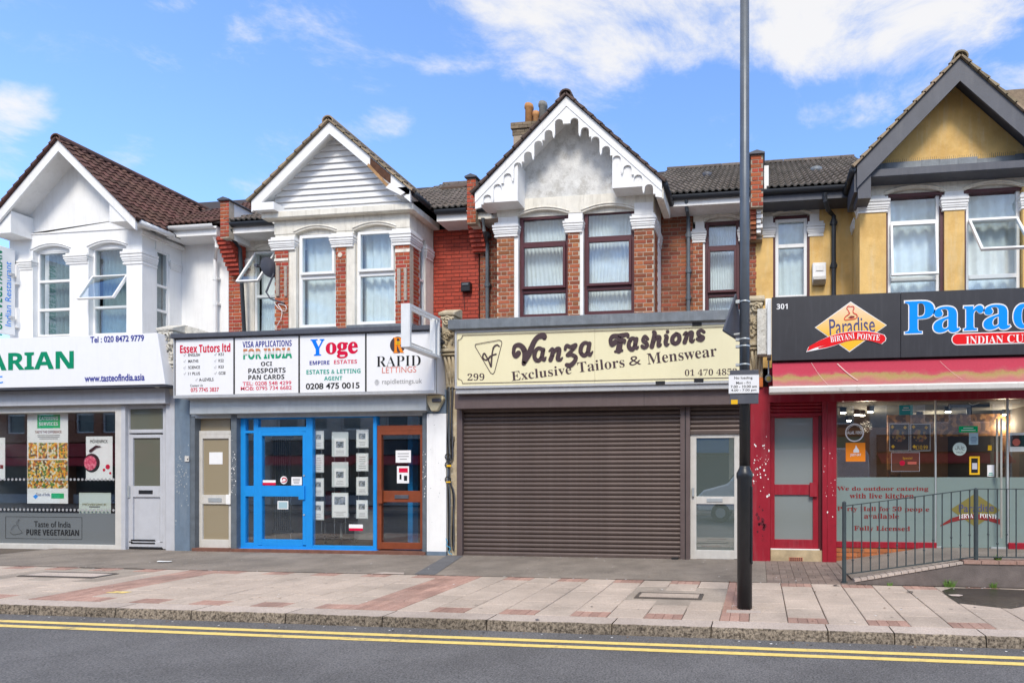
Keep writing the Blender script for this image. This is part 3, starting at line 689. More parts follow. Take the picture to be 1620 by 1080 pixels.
def gable_roof(house, g, m, verge_m, tw=.2, gauge=.21, left=False, right=True):
    yb = YE + (g.za - ZE) / MT
    ov = .03
    # deck: both slopes as solid slabs, back end cut along the valley
    d = MB()
    for s in (-1, 1):
        xe = g.xa + s * (g.h + .03); ze = g.za - (g.h + .03) * g.t
        ye = max(YE, YE + (ze - ZE) / MT) + .1
        a = (g.xa, g.Yf + .01, g.za + .01); b_ = (xe, g.Yf + .01, ze + .01); c = (xe, ye, ze + .01); e = (g.xa, yb + .1, g.za + .01)
        top = [a, b_, c, e]; bot = [(p[0], p[1], p[2] - .045) for p in top]
        if s > 0: top = top
        d.face(top if s < 0 else top[::-1]); d.face(bot[::-1] if s < 0 else bot)
        for i in range(4):
            j = (i + 1) % 4; d.face([top[i], top[j], bot[j], bot[i]])
    roof = d.build('roof', M_ROOFB, house)
    sl = math.hypot(1, g.t); n = int(g.h * sl / gauge) + 1; nu = int((yb - g.Yf) / tw) + 2
    n_t = 0
    for s in (-1, 1):
        full = (s > 0 and right) or (s < 0 and left)
        xe = g.xa + s * (g.h + .05); ze = g.za + .015 - (g.h + .05) * g.t
        slen = (g.h + .05) * sl; ng = max(1, round(slen / gauge)); gg = slen / ng
        sdir = (-s / sl, 0, g.t / sl)
        if s > 0: org = (xe, g.Yf - .03, ze); ud = (0, 1, 0)
        else: org = (xe, g.Yf - .03 + nu * tw, ze); ud = (0, -1, 0)
        keepf = lambda c, s=s, full=full: c.y < YE + (c.z - ZE) / MT + .05 and (full or c.y < g.Yf + .25)
        n_t += tilefield(roof, org, ud, sdir, nu, ng, tw, gg, m, keepf)
        # verge pieces: ends of the front tiles bedded on the gable edge
        for j in range(ng):
            p0 = Vector((xe - s * j * gg / sl, g.Yf - .045, ze + j * gg * g.t / sl))
            mbv = MB(); L_ = gg * 1.12; dx, dz = -s * L_ / sl, L_ * g.t / sl
            nx, nz = s * g.t / sl, 1 / sl
            pts = [(p0.x, p0.z), (p0.x + dx, p0.z + dz), (p0.x + dx + nx * .022, p0.z + dz + nz * .022), (p0.x + nx * .05, p0.z + nz * .05)]
            mbv.prism(pts, g.Yf - .045, g.Yf + .06)
            mbv.build('verge_tile', verge_m, roof)
    # ridge
    y = g.Yf - .05; k = 0
    while y < yb:
        mbr = MB(); pr = [(g.xa + .115 * math.cos(a), g.za + .0 + .10 * math.sin(a)) for a in [R(-12 + 204 * i / 8) for i in range(9)]]
        pr2 = [(g.xa + .095 * math.cos(a), g.za - .005 + .08 * math.sin(a)) for a in [R(-12 + 204 * i / 8) for i in range(8, -1, -1)]]
        mbr.prism(pr + pr2, y, min(y + .44, yb + .1)); mbr.build('ridge_tile', verge_m, roof); y += .45
    return roof
def barge(house, g, m, vert, foot=.0, Yf=None, th=.035, name='barge_board'):
    Yf = g.Yf if Yf is None else Yf
    for s in (-1, 1):
        h = g.h; pts = [(g.xa, g.za), (g.xa + s * h, g.za - h * g.t), (g.xa + s * h, g.za - h * g.t - vert - foot), (g.xa + s * (h - .05), g.za - (h - .05) * g.t - vert - foot * .3), (g.xa, g.za - vert)]
        MB().prism(pts, Yf, Yf + th).build(name, m, house)
def soffit(house, g, m, yw, drop=.05, th=.03):
    for s in (-1, 1):
        h = g.h - .01; z0 = g.za - drop
        MB().prism([(g.xa, z0), (g.xa + s * h, z0 - h * g.t), (g.xa + s * h, z0 - h * g.t - th), (g.xa, z0 - th)], g.Yf + .04, yw + .02).build('soffit', m, house)
def kneeler(house, g, s, xin, zb, y0, y1, m, drop):
    xo = g.xa + s * (g.h - .02)
    MB().prism([(xin, zb), (xo, zb), (xo, max(zb + .02, g.roofz(xo) - drop)), (xin, g.roofz(xin) - drop)], y0, y1).build('kneeler', m, house)
XP = [0, X(356, .6), X(748, .6), X(1197, .6)]
XP[0] = XP[1] - 4.85; XP.append(XP[3] + 4.85)
print('party', XP, 'ZE', ZE, 'gables', [(g.xa, g.za, g.h, g.t, g.ze) for g in (G1, G2, G3, G4)])
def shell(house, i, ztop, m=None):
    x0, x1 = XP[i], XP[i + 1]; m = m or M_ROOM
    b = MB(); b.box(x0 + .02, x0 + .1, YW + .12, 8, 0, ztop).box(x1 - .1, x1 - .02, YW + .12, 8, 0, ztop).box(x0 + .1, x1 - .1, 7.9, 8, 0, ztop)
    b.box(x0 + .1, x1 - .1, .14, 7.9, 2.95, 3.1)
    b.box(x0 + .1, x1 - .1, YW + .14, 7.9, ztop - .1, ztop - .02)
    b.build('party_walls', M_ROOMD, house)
def mainroof(house, i, g, m, spans, tw=.24, gauge=.3):
    x0, x1 = XP[i] + .02, XP[i + 1] - .02
    d = MB(); d.face([(x0, YE, ZE), (x1, YE, ZE), (x1, YR, mainz(YR)), (x0, YR, mainz(YR))]); d.face([(x0, YR, mainz(YR)), (x1, YR, mainz(YR)), (x1, YR + 4, ZE), (x0, YR + 4, ZE)])
    d.face([(x0, YE, ZE - .03), (x1, YE, ZE - .03), (x1, YR, mainz(YR) - .03), (x0, YR, mainz(YR) - .03)][::-1])
    for xx in (x0, x1): d.face([(xx, YE, ZE), (xx, YR, mainz(YR)), (xx, YR + 4, ZE)])
    roof = d.build('roof', M_ROOFB, house)
    sl = math.hypot(1, MT); L_ = (YR - YE) * sl; ns = int(L_ / gauge) + 1; gg = L_ / ns
    for a, b in spans:
        nu = max(1, round((b - a) / tw)); w = round((b - a) / nu, 4)
        keepf = lambda c: not (abs(c.x - g.xa) < g.h + .02 and g.roofz(c.x) > c.z + .03)
        tilefield(roof, (a, YE - .05, ZE - .02), (1, 0, 0), (0, 1 / sl, MT / sl), nu, ns, w, gg, m, keepf)
        xx = a
        while xx < b - .05:
            e = min(xx + .44, b)
            pr = [(YR + .11 * math.cos(t), mainz(YR) + .09 * math.sin(t)) for t in [R(-10 + 200 * q / 8) for q in range(9)]]
            MB().prismx(pr, xx, e).build('ridge_tile', m, roof); xx += .45
    return roof
def eaves(house, xa, xb, wallm, gut, soff=.2, fh=.17, y1=YW):
    MB().box(xa, xb, YE + .02, y1 + .02, ZE - .06 - fh, ZE - .05).build('eaves_soffit', wallm, house)
    m = MB(); n = 8
    pr = [(YE - .02 + .062 * math.cos(t), ZE - .045 + .07 * math.sin(t)) for t in [R(180 + 180 * q / n) for q in range(n + 1)]]
    pr2 = [(YE - .02 + .052 * math.cos(t), ZE - .045 + .06 * math.sin(t)) for t in [R(180 + 180 * q / n) for q in range(n, -1, -1)]]
    m.prismx(pr + pr2, xa, xb); m.build('gutter', gut, house)
def sidegutter(house, x, y0, y1, z, m):
    MB().tube([(x, y0, z), (x, y1, z - .01)], .055, 10).build('gutter', m, house, smooth=True)
def parapet(house, xc, w, vt, ut, depth, sidem, brickm, mort):
    yf = YE - .08; zt = Z(ut, vt, yf); x0, x1 = xc - w / 2, xc + w / 2
    zb = ZE - .35
    p = thing_part('parapet', house, xc, yf, zb)
    MB().box(x0 + .004, x1 - .004, yf + .115, yf + depth, zb, zt).build('parapet_body', sidem, house)
    bricks(house, x0, x1, zb, zt, yf, brickm, mort)
    MB().prism([(x0 - .03, zt), (x1 + .03, zt), (x1 + .03, zt + .03), (xc, zt + .075), (x0 - .03, zt + .03)], yf - .04, yf + depth).build('coping', M_DARKGREY, house, bevel=.005)
    return zb
def thing_part(*a): return None
def corbel(house, x0, x1, zt, n, y_wall, m, proj=.36):
    w = MB().box(x0 + .01, x1 - .01, y_wall - .02, y_wall + .02, zt - n * .075, zt).build('corbel', M_MORTARD, house)
    for k in range(n):
        z1 = zt - k * .075; p = proj * (1 - k / n) ** .8 + .03
        bb = MB(); xx = x0; 
        while xx < x1 - .02:
            e = min(xx + (.215 if k % 2 else .11), x1); bb = MB().box(xx + .003, e - .003, y_wall - p, y_wall, z1 - .07, z1 - .003)
            bb.build('brick', m, w); xx = e
    return w
def vpipe(house, pts, r, m, brk=()):
    mb = MB(); mb.tube(pts, r, 10)
    for (x, y, z) in brk: mb.box(x - r * 1.5, x + r * 1.5, y - r * .4, y + r * 2.2, z - .02, z + .02).tube([(x, y, z - .05), (x, y, z + .05)], r * 1.25, 10)
    return mb.build('downpipe', m, house, smooth=False)

# ================================================================== HOUSE 1: white rendered
ZL = 3.45
H1 = thing('terraced_house', 'white rendered terraced house with brown tiled gable, left end of the row', 'house', ((XP[0] + XP[1]) / 2, YW, 0), 'terrace of houses with shops below')
def bayside_x(u): return X(u, YB)
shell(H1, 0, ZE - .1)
mainroof(H1, 0, G1, M_TILEB, [(X(335, 1.2) - .9, XP[1] - .13)], gauge=.33)
gable_roof(H1, G1, M_TILEB, M_TILEB, tw=.29, gauge=.19)
barge(H1, G1, M_WTRIM, .22)
soffit(H1, G1, M_WTRIM, YB + .12, drop=.03)
xl, xr = X(15, YB), X(225, YB); xr1 = xr
zgb = Z(110, 367, YB)
zw = Z(110, 400, YB)
MB().prism([(xl, zgb), (xr, zgb), (xr, G1.roofz(xr) - .06), (G1.xa, G1.za - .06), (xl, G1.roofz(xl) - .06)], YB + .02, YB + .14).build('gable_wall', M_WHITE, H1)
kneeler(H1, G1, 1, X(190, -.05), Z(205, 357, -.05), G1.Yf + .045, YB + .1, M_WTRIM, .2)
kneeler(H1, G1, -1, X(36, -.05), Z(20, 375, -.05), G1.Yf + .045, YB + .1, M_WTRIM, .2)
MB().box(xl - .02, xr + .02, YB - .015, YB + .02, zgb - .012, zgb + .012).build('string_course', M_WTRIM, H1)
w1 = (X(52, YB), X(110, YB)); w2 = (X(140, YB), X(200, YB))
ztw = Z(80, 396, YB)
frieze(H1, xl, xr, ztw, zgb - .013, [(w1[0] - .02, w1[1], .10), (w2[0], w2[1], .10)], YB, YB + .16, M_WHITE)
# piers
pier = MB()
pier.box(xl, w1[0], YB, YB + .2, ZL, ztw).box(w1[1], w2[0], YB, YB + .2, ZL, ztw)
ys1, ys2, ysb = YX(247, xr), YX(268, xr), YW
pier.box(w2[1], xr, YB, ys1, ZL, ztw)
pier.build('pier', M_WHITE, H1)
MB().box(xr - .16, xr, ys1, YW, ztw + .02, G1.roofz(xr) - .12).box(xr - .16, xr - .02, YB + .16, ys1, ztw, zgb).box(xr - .16, xr, ys2, YW, ZL, ztw + .02).build('bay_side_wall', M_WHITE, H1)
MB().box(xr + .002, xr + .07, YB - .06, YW, zgb - .16, zgb - .08).build('bay_cornice', M_WTRIM, H1)
for (a, b, vt, vb, wrap, yb_) in ((X(20, YB), w1[0] + .02, 405, 423, 0, YB + .18), (X(103, YB), X(141, YB), 400, 418, 0, YB + .18), (X(193, YB), xr + .045, 394, 418, 1, ys1 + .02)):
    capital(H1, a, b, YB, Z(120, vb, YB) if not wrap else Z(210, 418, YB), Z(120, vt, YB) if not wrap else Z(210, 393, YB), yb_, M_WTRIM)
capital(H1, xr - .1, xr + .045, ys2 + .02, Z(278, 425, ys2), Z(278, 410, ys2), YW - .02, M_WTRIM, ov=.03)
def tr(us, vs, Y): return [Z(us, v, Y) for v in vs]
GY = YB + .08
window(H1, w1[0], w1[1], Z(82, 532, GY), Z(82, 398, GY), GY, .04, M_UPVC, tr(82, (490, 445), GY), cm=M_CURTD, seed=1, tw=.055)
window(H1, w2[0], w2[1], Z(170, 530, GY), Z(170, 392, GY), GY, .04, M_UPVC, tr(170, (486, 437), GY), cm=M_CURTD, seed=2, openi=1, oangle=26, tw=.05)
# side light
def sidewin(house, x, y0, y1, z0, z1, m, trans, cm=None):
    mb = MB(); f = .035
    mb.box(x - .07, x - .02, y0, y0 + f, z0, z1).box(x - .07, x - .02, y1 - f, y1, z0, z1).box(x - .07, x - .02, y0 + f, y1 - f, z0, z0 + f).box(x - .07, x - .02, y0 + f, y1 - f, z1 - f, z1)
    for t in trans: mb.box(x - .07, x - .02, y0 + f, y1 - f, t - .025, t + .025)
    w = mb.build('window', m, house); MB().box(x - .05, x - .044, y0 + f, y1 - f, z0 + f, z1 - f).build('pane', M_GLASSU, w)
    MB().box(x - .2, x - .19, y0, y1, z0, z1).build('curtain', cm or M_CURTD, w)
    return w
sidewin(H1, xr, ys1, ys2, ZL, ztw + .02, M_UPVC, tr(257, (453, 492), (ys1 + ys2) / 2))
MB().box(xr, X(361.5, YW), YW, YW + .12, ZL, ZE - .2).build('main_wall', M_WHITE, H1)
MB().box(XP[0], xl, YW, YW + .12, ZL, ZE - .2).build('main_wall', M_WHITE, H1)
eaves(H1, xr + .1, XP[1] - .06, M_WHITE, M_UPVC)
sidegutter(H1, G1.xa + G1.h + .03, G1.Yf + .05, YE - .05, G1.ze - .05, M_UPVC)
xd = X(337, .75)
vpipe(H1, [(X(343, .5), .45, Z(345, 374, .45)), (X(343, .5), .5, Z(345, 388, .45)), (xd, .8, Z(337, 410, .8)), (xd, .8, 3.5)], .035, M_UPVC, [(xd, .8, Z(337, 440, .8)), (xd, .8, Z(337, 480, .8))])
for k in range(2):
    bx('wall_bracket', M_WTRIM, H1, X(23, YB), X(32, YB), YB - .06, YB, Z(27, 451 + k * 68, YB), Z(27, 420 + k * 68, YB))

# ================================================================== HOUSE 2: red brick with white boarded gable
H2 = thing('terraced_house', 'red brick terraced house with white boarded gable and broken fascia', 'house', ((XP[1] + XP[2]) / 2, YW, 0), 'terrace of houses with shops below')
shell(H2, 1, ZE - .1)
mainroof(H2, 1, G2, M_TILEG, [(X(366, .6), X(432, .6)), (X(640, 2.5), XP[2] - .09)], gauge=.33)
gable_roof(H2, G2, M_TILEG, M_TILET, tw=.21, gauge=.21)
barge(H2, G2, M_UPVC, .215)
soffit(H2, G2, M_UPVC, YB + .1, drop=.03)
xl2, xr2 = X(434, YB), X(648, YB)
zgb = Z(560, 331, YB - .02)
M_BOARD = mat('white_boards', (.82, .82, .82), .4, var=.03, bump=0)
wb = MB().prism([(xl2, zgb), (xr2, zgb), (xr2, G2.roofz(xr2) - .06), (G2.xa, G2.za - .06), (xl2, G2.roofz(xl2) - .06)], YB + .045, YB + .12).build('gable_wall', M_UPVC, H2)
z = zgb; bh = .115
while z < G2.za - .12:
    zt = z + bh; w_ = lambda zz: min((G2.za - .06 - zz) / G2.t, (xr2 - xl2) / 2 + .2)
    xa_, xb_ = max(xl2, G2.xa - w_(z)), min(xr2, G2.xa + w_(z)); xc_, xd_ = max(xl2, G2.xa - w_(zt)), min(xr2, G2.xa + w_(zt))
    if xd_ - xc_ < .02: xc_ = xd_ = G2.xa
    m = MB(); y0, y1 = YB - .0, YB + .035
    v = [(xa_, y0, z + .006), (xb_, y0, z + .006), (xd_, y1, zt), (xc_, y1, zt)]
    m.face(v); m.face([(xa_, y1 + .01, z + .006), (xb_, y1 + .01, z + .006), (xb_, y0, z + .006), (xa_, y0, z + .006)])
    m.build('weatherboard', M_BOARD, wb); z = zt
# broken length of fascia: exposed timber, dangling bracket
mbk = MB()
a0, a1 = X(585, -.14), X(617, -.14)
za_, zb_ = G2.roofz(a0) - .015, G2.roofz(a1) - .015
mbk.prism([(a0, za_), (a1, zb_), (a1, zb_ - .17), (a0, za_ - .19)], G2.Yf - .012, G2.Yf - .001)
mbk.build('exposed_fascia_timber', mat('exposed_timber', (.10, .045, .025), .9, var=.4, scale=12, bump=.5), H2, label='bare brown timber where the white fascia has come off')
MB().prism([(a0 - .05, za_ - .16), (a0 - .02, za_ - .12), (a1 - .02, zb_ - .2), (a1 - .05, zb_ - .25)], G2.Yf - .03, G2.Yf - .013).build('loose_batten', mat('tan_timber', (.42, .24, .11), .8, var=.3), H2)
MB().prism([(a1 - .08, zb_ - .25), (a1 + .02, zb_ - .17), (a1 + .30, zb_ - .36), (a1 + .22, zb_ - .41)], G2.Yf - .035, G2.Yf - .014).build('fascia_end', M_UPVC, H2)
pb('kneeler', M_UPVC, H2, 401, 433, 320, 332, G2.Yf - .01, YB + .05)
pb('kneeler', M_UPVC, H2, 624, 648, 296, 308, G2.Yf + .0, YB + .05)
# cornice ledge + frieze
MB().box(X(413, -.02), xr2 + .14, YB - .12, YB + .05, zgb - .12, zgb).box(xr2 - .05, xr2 + .14, YB + .05, YW, zgb - .12, zgb).build('cornice', M_CREAM, H2, bevel=.01)
wA = (X(467, YB), X(531, YB)); wB = (X(560, YB), X(625, YB)); ztw = Z(560, 364, YB)
frieze(H2, xl2, xr2, ztw, zgb - .121, [(wA[0], wA[1], .09), (wB[0], wB[1], .09)], YB, YB + .16, M_CREAM)
zpt = lambda u, v: Z(u, v, YB)
ys1, ys2 = YX(664, xr2), YX(673, xr2)
bricks(H2, xl2, X(456, YB), ZL, zpt(445, 388), YB, M_BRICK2, M_MORTAR)
MB().box(X(456, YB), wA[0], YB + .02, YB + .18, ZL, zpt(460, 388)).box(X(547, YB), wB[0], YB + .02, YB + .18, ZL, zpt(553, 384)).build('stone_reveal', M_CREAM, H2)
bricks(H2, wA[1], X(547, YB), ZL, zpt(540, 384), YB, M_BRICK2, M_MORTAR)
bricks(H2, wB[1], xr2, ZL, zpt(636, 380), YB, M_BRICK2, M_MORTAR)
bricks(H2, YB + .12, ys1, ZL, zpt(636, 380), xr2, M_BRICK2, M_MORTAR, axis='x')
MB().box(xl2, X(456, YB), YB - .006, YB - .001, zpt(445, 413), zpt(445, 409)).box(wB[1], xr2 + .004, YB - .006, YB - .001, zpt(636, 399), zpt(636, 394)).build('stone_band', M_CREAM, H2)
capital(H2, X(427, YB), wA[0] + .02, YB, zpt(447, 396), zpt(447, 375), YB + .2, M_WTRIM)
capital(H2, X(522, YB), wB[0] + .01, YB, zpt(540, 391), zpt(540, 369), YB + .2, M_WTRIM)
capital(H2, X(618, YB), xr2 + .06, YB, zpt(636, 388), zpt(636, 362), ys1 + .02, M_WTRIM, ov=.055)
MB().box(xl2 + .01, wA[0] - .01, YB + .01, YB + .16, zpt(447, 376), ztw).box(wA[1] + .01, wB[0] - .01, YB + .01, YB + .16, zpt(540, 370), ztw).box(wB[1] + .01, xr2 - .004, YB + .01, YB + .16, zpt(636, 364), ztw).build('pier_block', M_CREAM, H2)
MB().box(xr2 - .16, xr2 - .002, YB + .16, YW, zpt(636, 364), zgb - .12).box(xr2 - .16, xr2, ys2, YW, ZL, zpt(636, 364)).build('bay_side_wall', M_CREAM, H2)
capital(H2, xr2 - .1, xr2 + .045, ys2 + .03, Z(682, 407, ys2), Z(682, 386, ys2), YW - .02, M_WTRIM, ov=.04)
sidewin(H2, xr2, ys1, ys2, ZL, zpt(650, 372), M_UPVC, [Z(668, 440, YB + .3)], M_CURT)
window(H2, wA[0] + .01, wA[1], Z(500, 519, GY), Z(500, 369, GY), GY, .07, M_UPVC, tr(500, (438,), GY), cm=M_CURT, seed=3, cfold=5, tw=.09, sash=(1,), gather=.1)
window(H2, wB[0], wB[1], Z(593, 514, GY), Z(593, 363, GY), GY, .07, M_UPVC, tr(593, (433,), GY), cm=M_CURT, seed=4, cfold=5, tw=.09, sash=(1,))
MB().box(wA[0] - .25, wA[1] + .05, YB - .07, YB + .1, Z(490, 526, YB), Z(490, 519, YB)).box(wB[0] - .12, xr2 + .1, YB - .06, YB + .1, Z(610, 524, YB), Z(610, 513, YB)).build('lead_sill', M_LEAD, H2, bevel=.015)
for ua, ub, vt, vb in ((436, 441, 420, 468), (449.5, 453, 420, 468), (628, 633, 425, 476), (639, 643, 423, 475)):
    pb('batten', M_WOOD, H2, ua, ub, vt, vb, YB - .025, YB)
MB().disc(X(538.5, YB), YB - .015, Z(538, 403.5, YB), .045, 16, .014).build('tie_plate', mat('cream_metal', (.7, .6, .48), .5), H2, label='round cream pattress plate on the middle brick pier')
# left recessed part with a small window
xw0, xw1 = X(401, YW), X(440, YW)
bricks(H2, X(362, YW), X(383, YW), ZL, Z(374, 425, YW), YW, M_BRICK2, M_MORTAR)
MB().box(X(362, YW), xl2, YW, YW + .12, Z(400, 396, YW), ZE - .2).box(X(383, YW), xw0, YW + .02, YW + .14, ZL, Z(400, 396, YW)).build('main_wall', M_CREAM, H2)
frieze(H2, X(384, YW), xl2, Z(415, 396, YW), Z(415, 372, YW), [(xw0, xw1 - .05, .08)], YW - .02, YW, M_CREAM)
capital(H2, X(377, YW), X(397, YW), YW - .02, Z(387, 425, YW), Z(387, 410, YW), YW + .1, M_WTRIM, ov=.03)
window(H2, xw0, xw1, Z(418, 532, YW), Z(418, 397, YW), YW + .03, .05, M_UPVC, tr(418, (468,), YW), cm=M_CURT, openi=1, oangle=30, seed=5, tw=.06)
eaves(H2, X(362, .45), X(434, .45), M_WTRIM, M_BLKPIPE)
eaves(H2, X(690, .45), XP[2] - .02, M_WTRIM, M_BLKPIPE)
sidegutter(H2, G2.xa + G2.h + .05, G2.Yf + .05, YE + .1, G2.ze - .04, M_BLKPIPE)
bricks(H2, xr2, XP[2] - .02, ZL, ZE - .2, YW, M_BRICK2P, M_MORTARR)
xq = X(388, .75)
vpipe(H2, [(X(366, .45), .42, Z(368, 362, .42)), (X(368, .5), .5, Z(370, 378, .5)), (X(374, .6), .68, Z(374, 390, .6)), (X(389, .8), .82, 3.45)], .035, M_BLKPIPE)
parapet(H2, X(355, YE - .08), .20, 318, 355, .95, M_WHITE, M_BRICK2, M_MORTAR)
corbel(H2, X(350, .6), X(371, .6), Z(360, 378, .6), 9, YW - .02, M_BRICK2P)
# skylight
sk = MB().prismx([(2.9, mainz(2.9)), (2.9, mainz(2.9) + .13), (3.5, mainz(3.5) + .13), (3.5, mainz(3.5))], X(700, 3.0), X(738, 3.0)); sk.build('rooflight', mat('dark_rooflight_frame', (.09, .06, .045), .8, spec=.2), H2, bevel=.01)
# ================================================================== HOUSE 3: brick with scalloped barge boards
H3 = thing('terraced_house', 'brick terraced house with scalloped white barge boards and maroon windows', 'house', ((XP[2] + XP[3]) / 2, YW, 0), 'terrace of houses with shops below')
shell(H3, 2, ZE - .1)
mainroof(H3, 2, G3, M_TILEG, [(X(754, .45), X(775, .6)), (X(1030, 2.0), XP[3] - .1)], gauge=.33)
gable_roof(H3, G3, M_TILEG, mat('dark_verge_tile', (.09, .06, .05), .85, var=.35, scale=14, bump=.5, rand=.3), tw=.21, gauge=.215)
barge(H3, G3, M_WTRIM, .17, th=.05)
# scalloped lower board
def scallop(house, g, m):
    for s in (-1, 1):
        x = .10; D = .30; pts_top = [(0, -.14), (g.h, -g.t * g.h - .14)]
        low = [(0, -.52), (.10, -.52)]
        low = []
        k = 0; step = .188; aw = .148
        low.append((0.0, -.47)); low.append((.065, -.47))
        # first tall arch beside the centre tongue
        xx = .065
        while xx + step < g.h + .0:
            x0, x1 = xx, xx + aw; xm = (x0 + x1) / 2
            top = -g.t * xm - .315
            zr = -g.t * xm
            zl = -g.t * x0 - .47 if k else -.47
            low.append((x0, top - .02))
            for q in range(1, 8):
                a = math.pi * q / 8; low.append((xm - aw / 2 * math.cos(a), top + .065 * math.sin(a)))
            low.append((x1, top - .02))
            pend = k % 2 == 0
            zb = -g.t * x1 - (.46 if pend else .37)
            low.append((x1, zb + .02))
            if pend:
                low += [(x1 + .005, zb - .005), (x1 + .012, zb - .035), (x1 + .02, zb - .045), (x1 + .028, zb - .035), (x1 + .036, zb - .005)]
            low.append((x1 + step - aw, zb + .02)); xx += step; k += 1
        if xx < g.h:
            low.append((xx, -g.t * xx - .36)); low.append((g.h, -g.t * g.h - .28))
        pts = pts_top + low[::-1]
        MB().prism([(g.xa + s * a, g.za + b) for a, b in pts], g.Yf + .012, g.Yf + .04).build('scalloped_board', m, house)
scallop(H3, G3, M_WTRIM)
soffit(H3, G3, M_WTRIM, YB + .1, drop=.1)
xl3, xr3 = X(786, YB), X(1034, YB)
zgb = Z(900, 311, YB + .02)
M_MOTT = mat('mottled_grey_render', (.70, .69, .66), .9, var=.22, scale=5, bump=.5, bscale=50, spots=.75, spcol=(.42, .40, .36), spscale=3.2, splo=.50, streak=.4, scol=(.78, .77, .74))
MB().prism([(xl3, zgb), (xr3, zgb), (xr3, G3.roofz(xr3) - .12), (G3.xa, G3.za - .12), (xl3, G3.roofz(xl3) - .12)], YB + .03, YB + .14).build('gable_wall', M_MOTT, H3)
kneeler(H3, G3, -1, X(823, -.1), Z(800, 320, -.18), G3.Yf + .045, YB + .1, M_WTRIM, .2)
kneeler(H3, G3, 1, X(971, -.1), Z(1000, 297, -.18), G3.Yf + .045, YB + .1, M_WTRIM, .2)
wA = (X(819, YB), X(898, YB)); wB = (X(922, YB), X(1003, YB)); ztw = Z(912, 336, YB)
frieze(H3, xl3, xr3, ztw, zgb, [(wA[0], wA[1], .09), (wB[0], wB[1], .09)], YB, YB + .16, M_CREAM)
ys1, ys2 = YX(1040, xr3), YW - .25
bt = lambda u, v: Z(u, v, YB)
bricks(H3, xl3, X(813, YB), ZL, bt(800, 370), YB, M_BRICK3, M_MORTAR)
MB().box(X(813, YB), wA[0], YB + .02, YB + .18, ZL, bt(816, 370)).box(X(917, YB), wB[0], YB + .02, YB + .18, ZL, bt(919, 362)).build('stone_reveal', M_WTRIM, H3)
bricks(H3, wA[1], X(917, YB), ZL, bt(907, 362), YB, M_BRICK3, M_MORTAR)
bricks(H3, wB[1], xr3, ZL, bt(1018, 356), YB, M_BRICK3, M_MORTAR)
bricks(H3, YB + .12, YB + .42, ZL, bt(1018, 356), xr3, M_BRICK3, M_MORTAR, axis='x')
capital(H3, X(780, YB), wA[0] + .03, YB, bt(800, 375), bt(800, 352), YB + .2, M_WTRIM)
capital(H3, X(891, YB), wB[0] + .02, YB, bt(907, 368), bt(907, 346), YB + .2, M_WTRIM)
capital(H3, X(997, YB), xr3 + .05, YB, bt(1016, 362), bt(1016, 338), YB + .44, M_WTRIM)
MB().box(xl3 + .02, wA[0] - .01, YB + .01, YB + .16, bt(800, 353), ztw).box(wA[1] + .01, wB[0] - .01, YB + .01, YB + .16, bt(907, 347), ztw).box(wB[1] + .01, xr3 - .004, YB - .02, YB + .16, bt(1018, 340), bt(1018, 321)).build('pier_block', M_WTRIM, H3)
MB().box(xr3 - .16, xr3 - .002, YB + .16, YW, bt(1018, 340), zgb + .3).box(xr3 - .16, xr3 - .002, YB + .42, YW, ZL, bt(1018, 340)).build('bay_side_wall', M_WTRIM, H3)
capital(H3, xr3 - .1, xr3 + .04, YB + .5, Z(1044, 385, .6), Z(1044, 362, .6), YW - .02, M_WTRIM, ov=.035)
def mwin(house, wx, us, vt, vb, ts, seed, Yv=GY, gather=0): return window(house, wx[0] + .005, wx[1] - .005, Z(us, vb, Yv), Z(us, vt, Yv), Yv, .065, M_MAROON, tr(us, ts, Yv), cm=M_CURTW, seed=seed, tw=.085, cfold=13, sash=(1,), gather=gather)
mwin(H3, wA, 858, 341, 502, (460, 386), 6, gather=.35)
mwin(H3, wB, 962, 332, 497, (455, 377), 7, gather=-.3)
# main wall right
XC = (X(1115, YW), X(1170, YW))
xj = X(1096, YW)
bricks(H3, xr3, X(1096, YW), ZL, Z(1070, 330, YW), YW, M_BRICK3D, M_MORTARD)
bricks(H3, X(1096, YW), X(1112, YW), ZL, Z(1104, 381, YW), YW, M_BRICK3, M_MORTAR)
MB().box(X(1112, YW), XC[0], YW + .02, YW + .12, ZL, Z(1112, 381, YW)).build('stone_reveal', M_WTRIM, H3)
frieze(H3, X(1097, YW), XP[3] - .02, Z(1140, 349, YW), Z(1140, 329, YW), [(XC[0], XC[1], .07)], YW - .015, YW + .1, M_CREAM)
MB().box(X(1100, YW), XC[0] - .01, YW - .01, YW + .1, Z(1105, 365, YW), Z(1140, 349, YW)).box(XC[1] + .01, X(1186, YW), YW - .01, YW + .1, Z(1180, 362, YW), Z(1140, 349, YW)).build('pier_block', M_WTRIM, H3)
capital(H3, X(1093, YW), X(1118, YW), YW, Z(1105, 384, YW), Z(1105, 362, YW), YW + .1, M_WTRIM, ov=.035)
capital(H3, X(1166, YW), X(1190, YW), YW, Z(1178, 381, YW), Z(1178, 359, YW), YW + .1, M_WTRIM, ov=.035)
bricks(H3, X(1171, YW), XP[3] - .0, ZL, Z(1178, 381, YW), YW, M_BRICK3D, M_MORTARD)
mwin(H3, XC, 1142, 350, 500, (466, 392), 8, Yv=YW + .04)
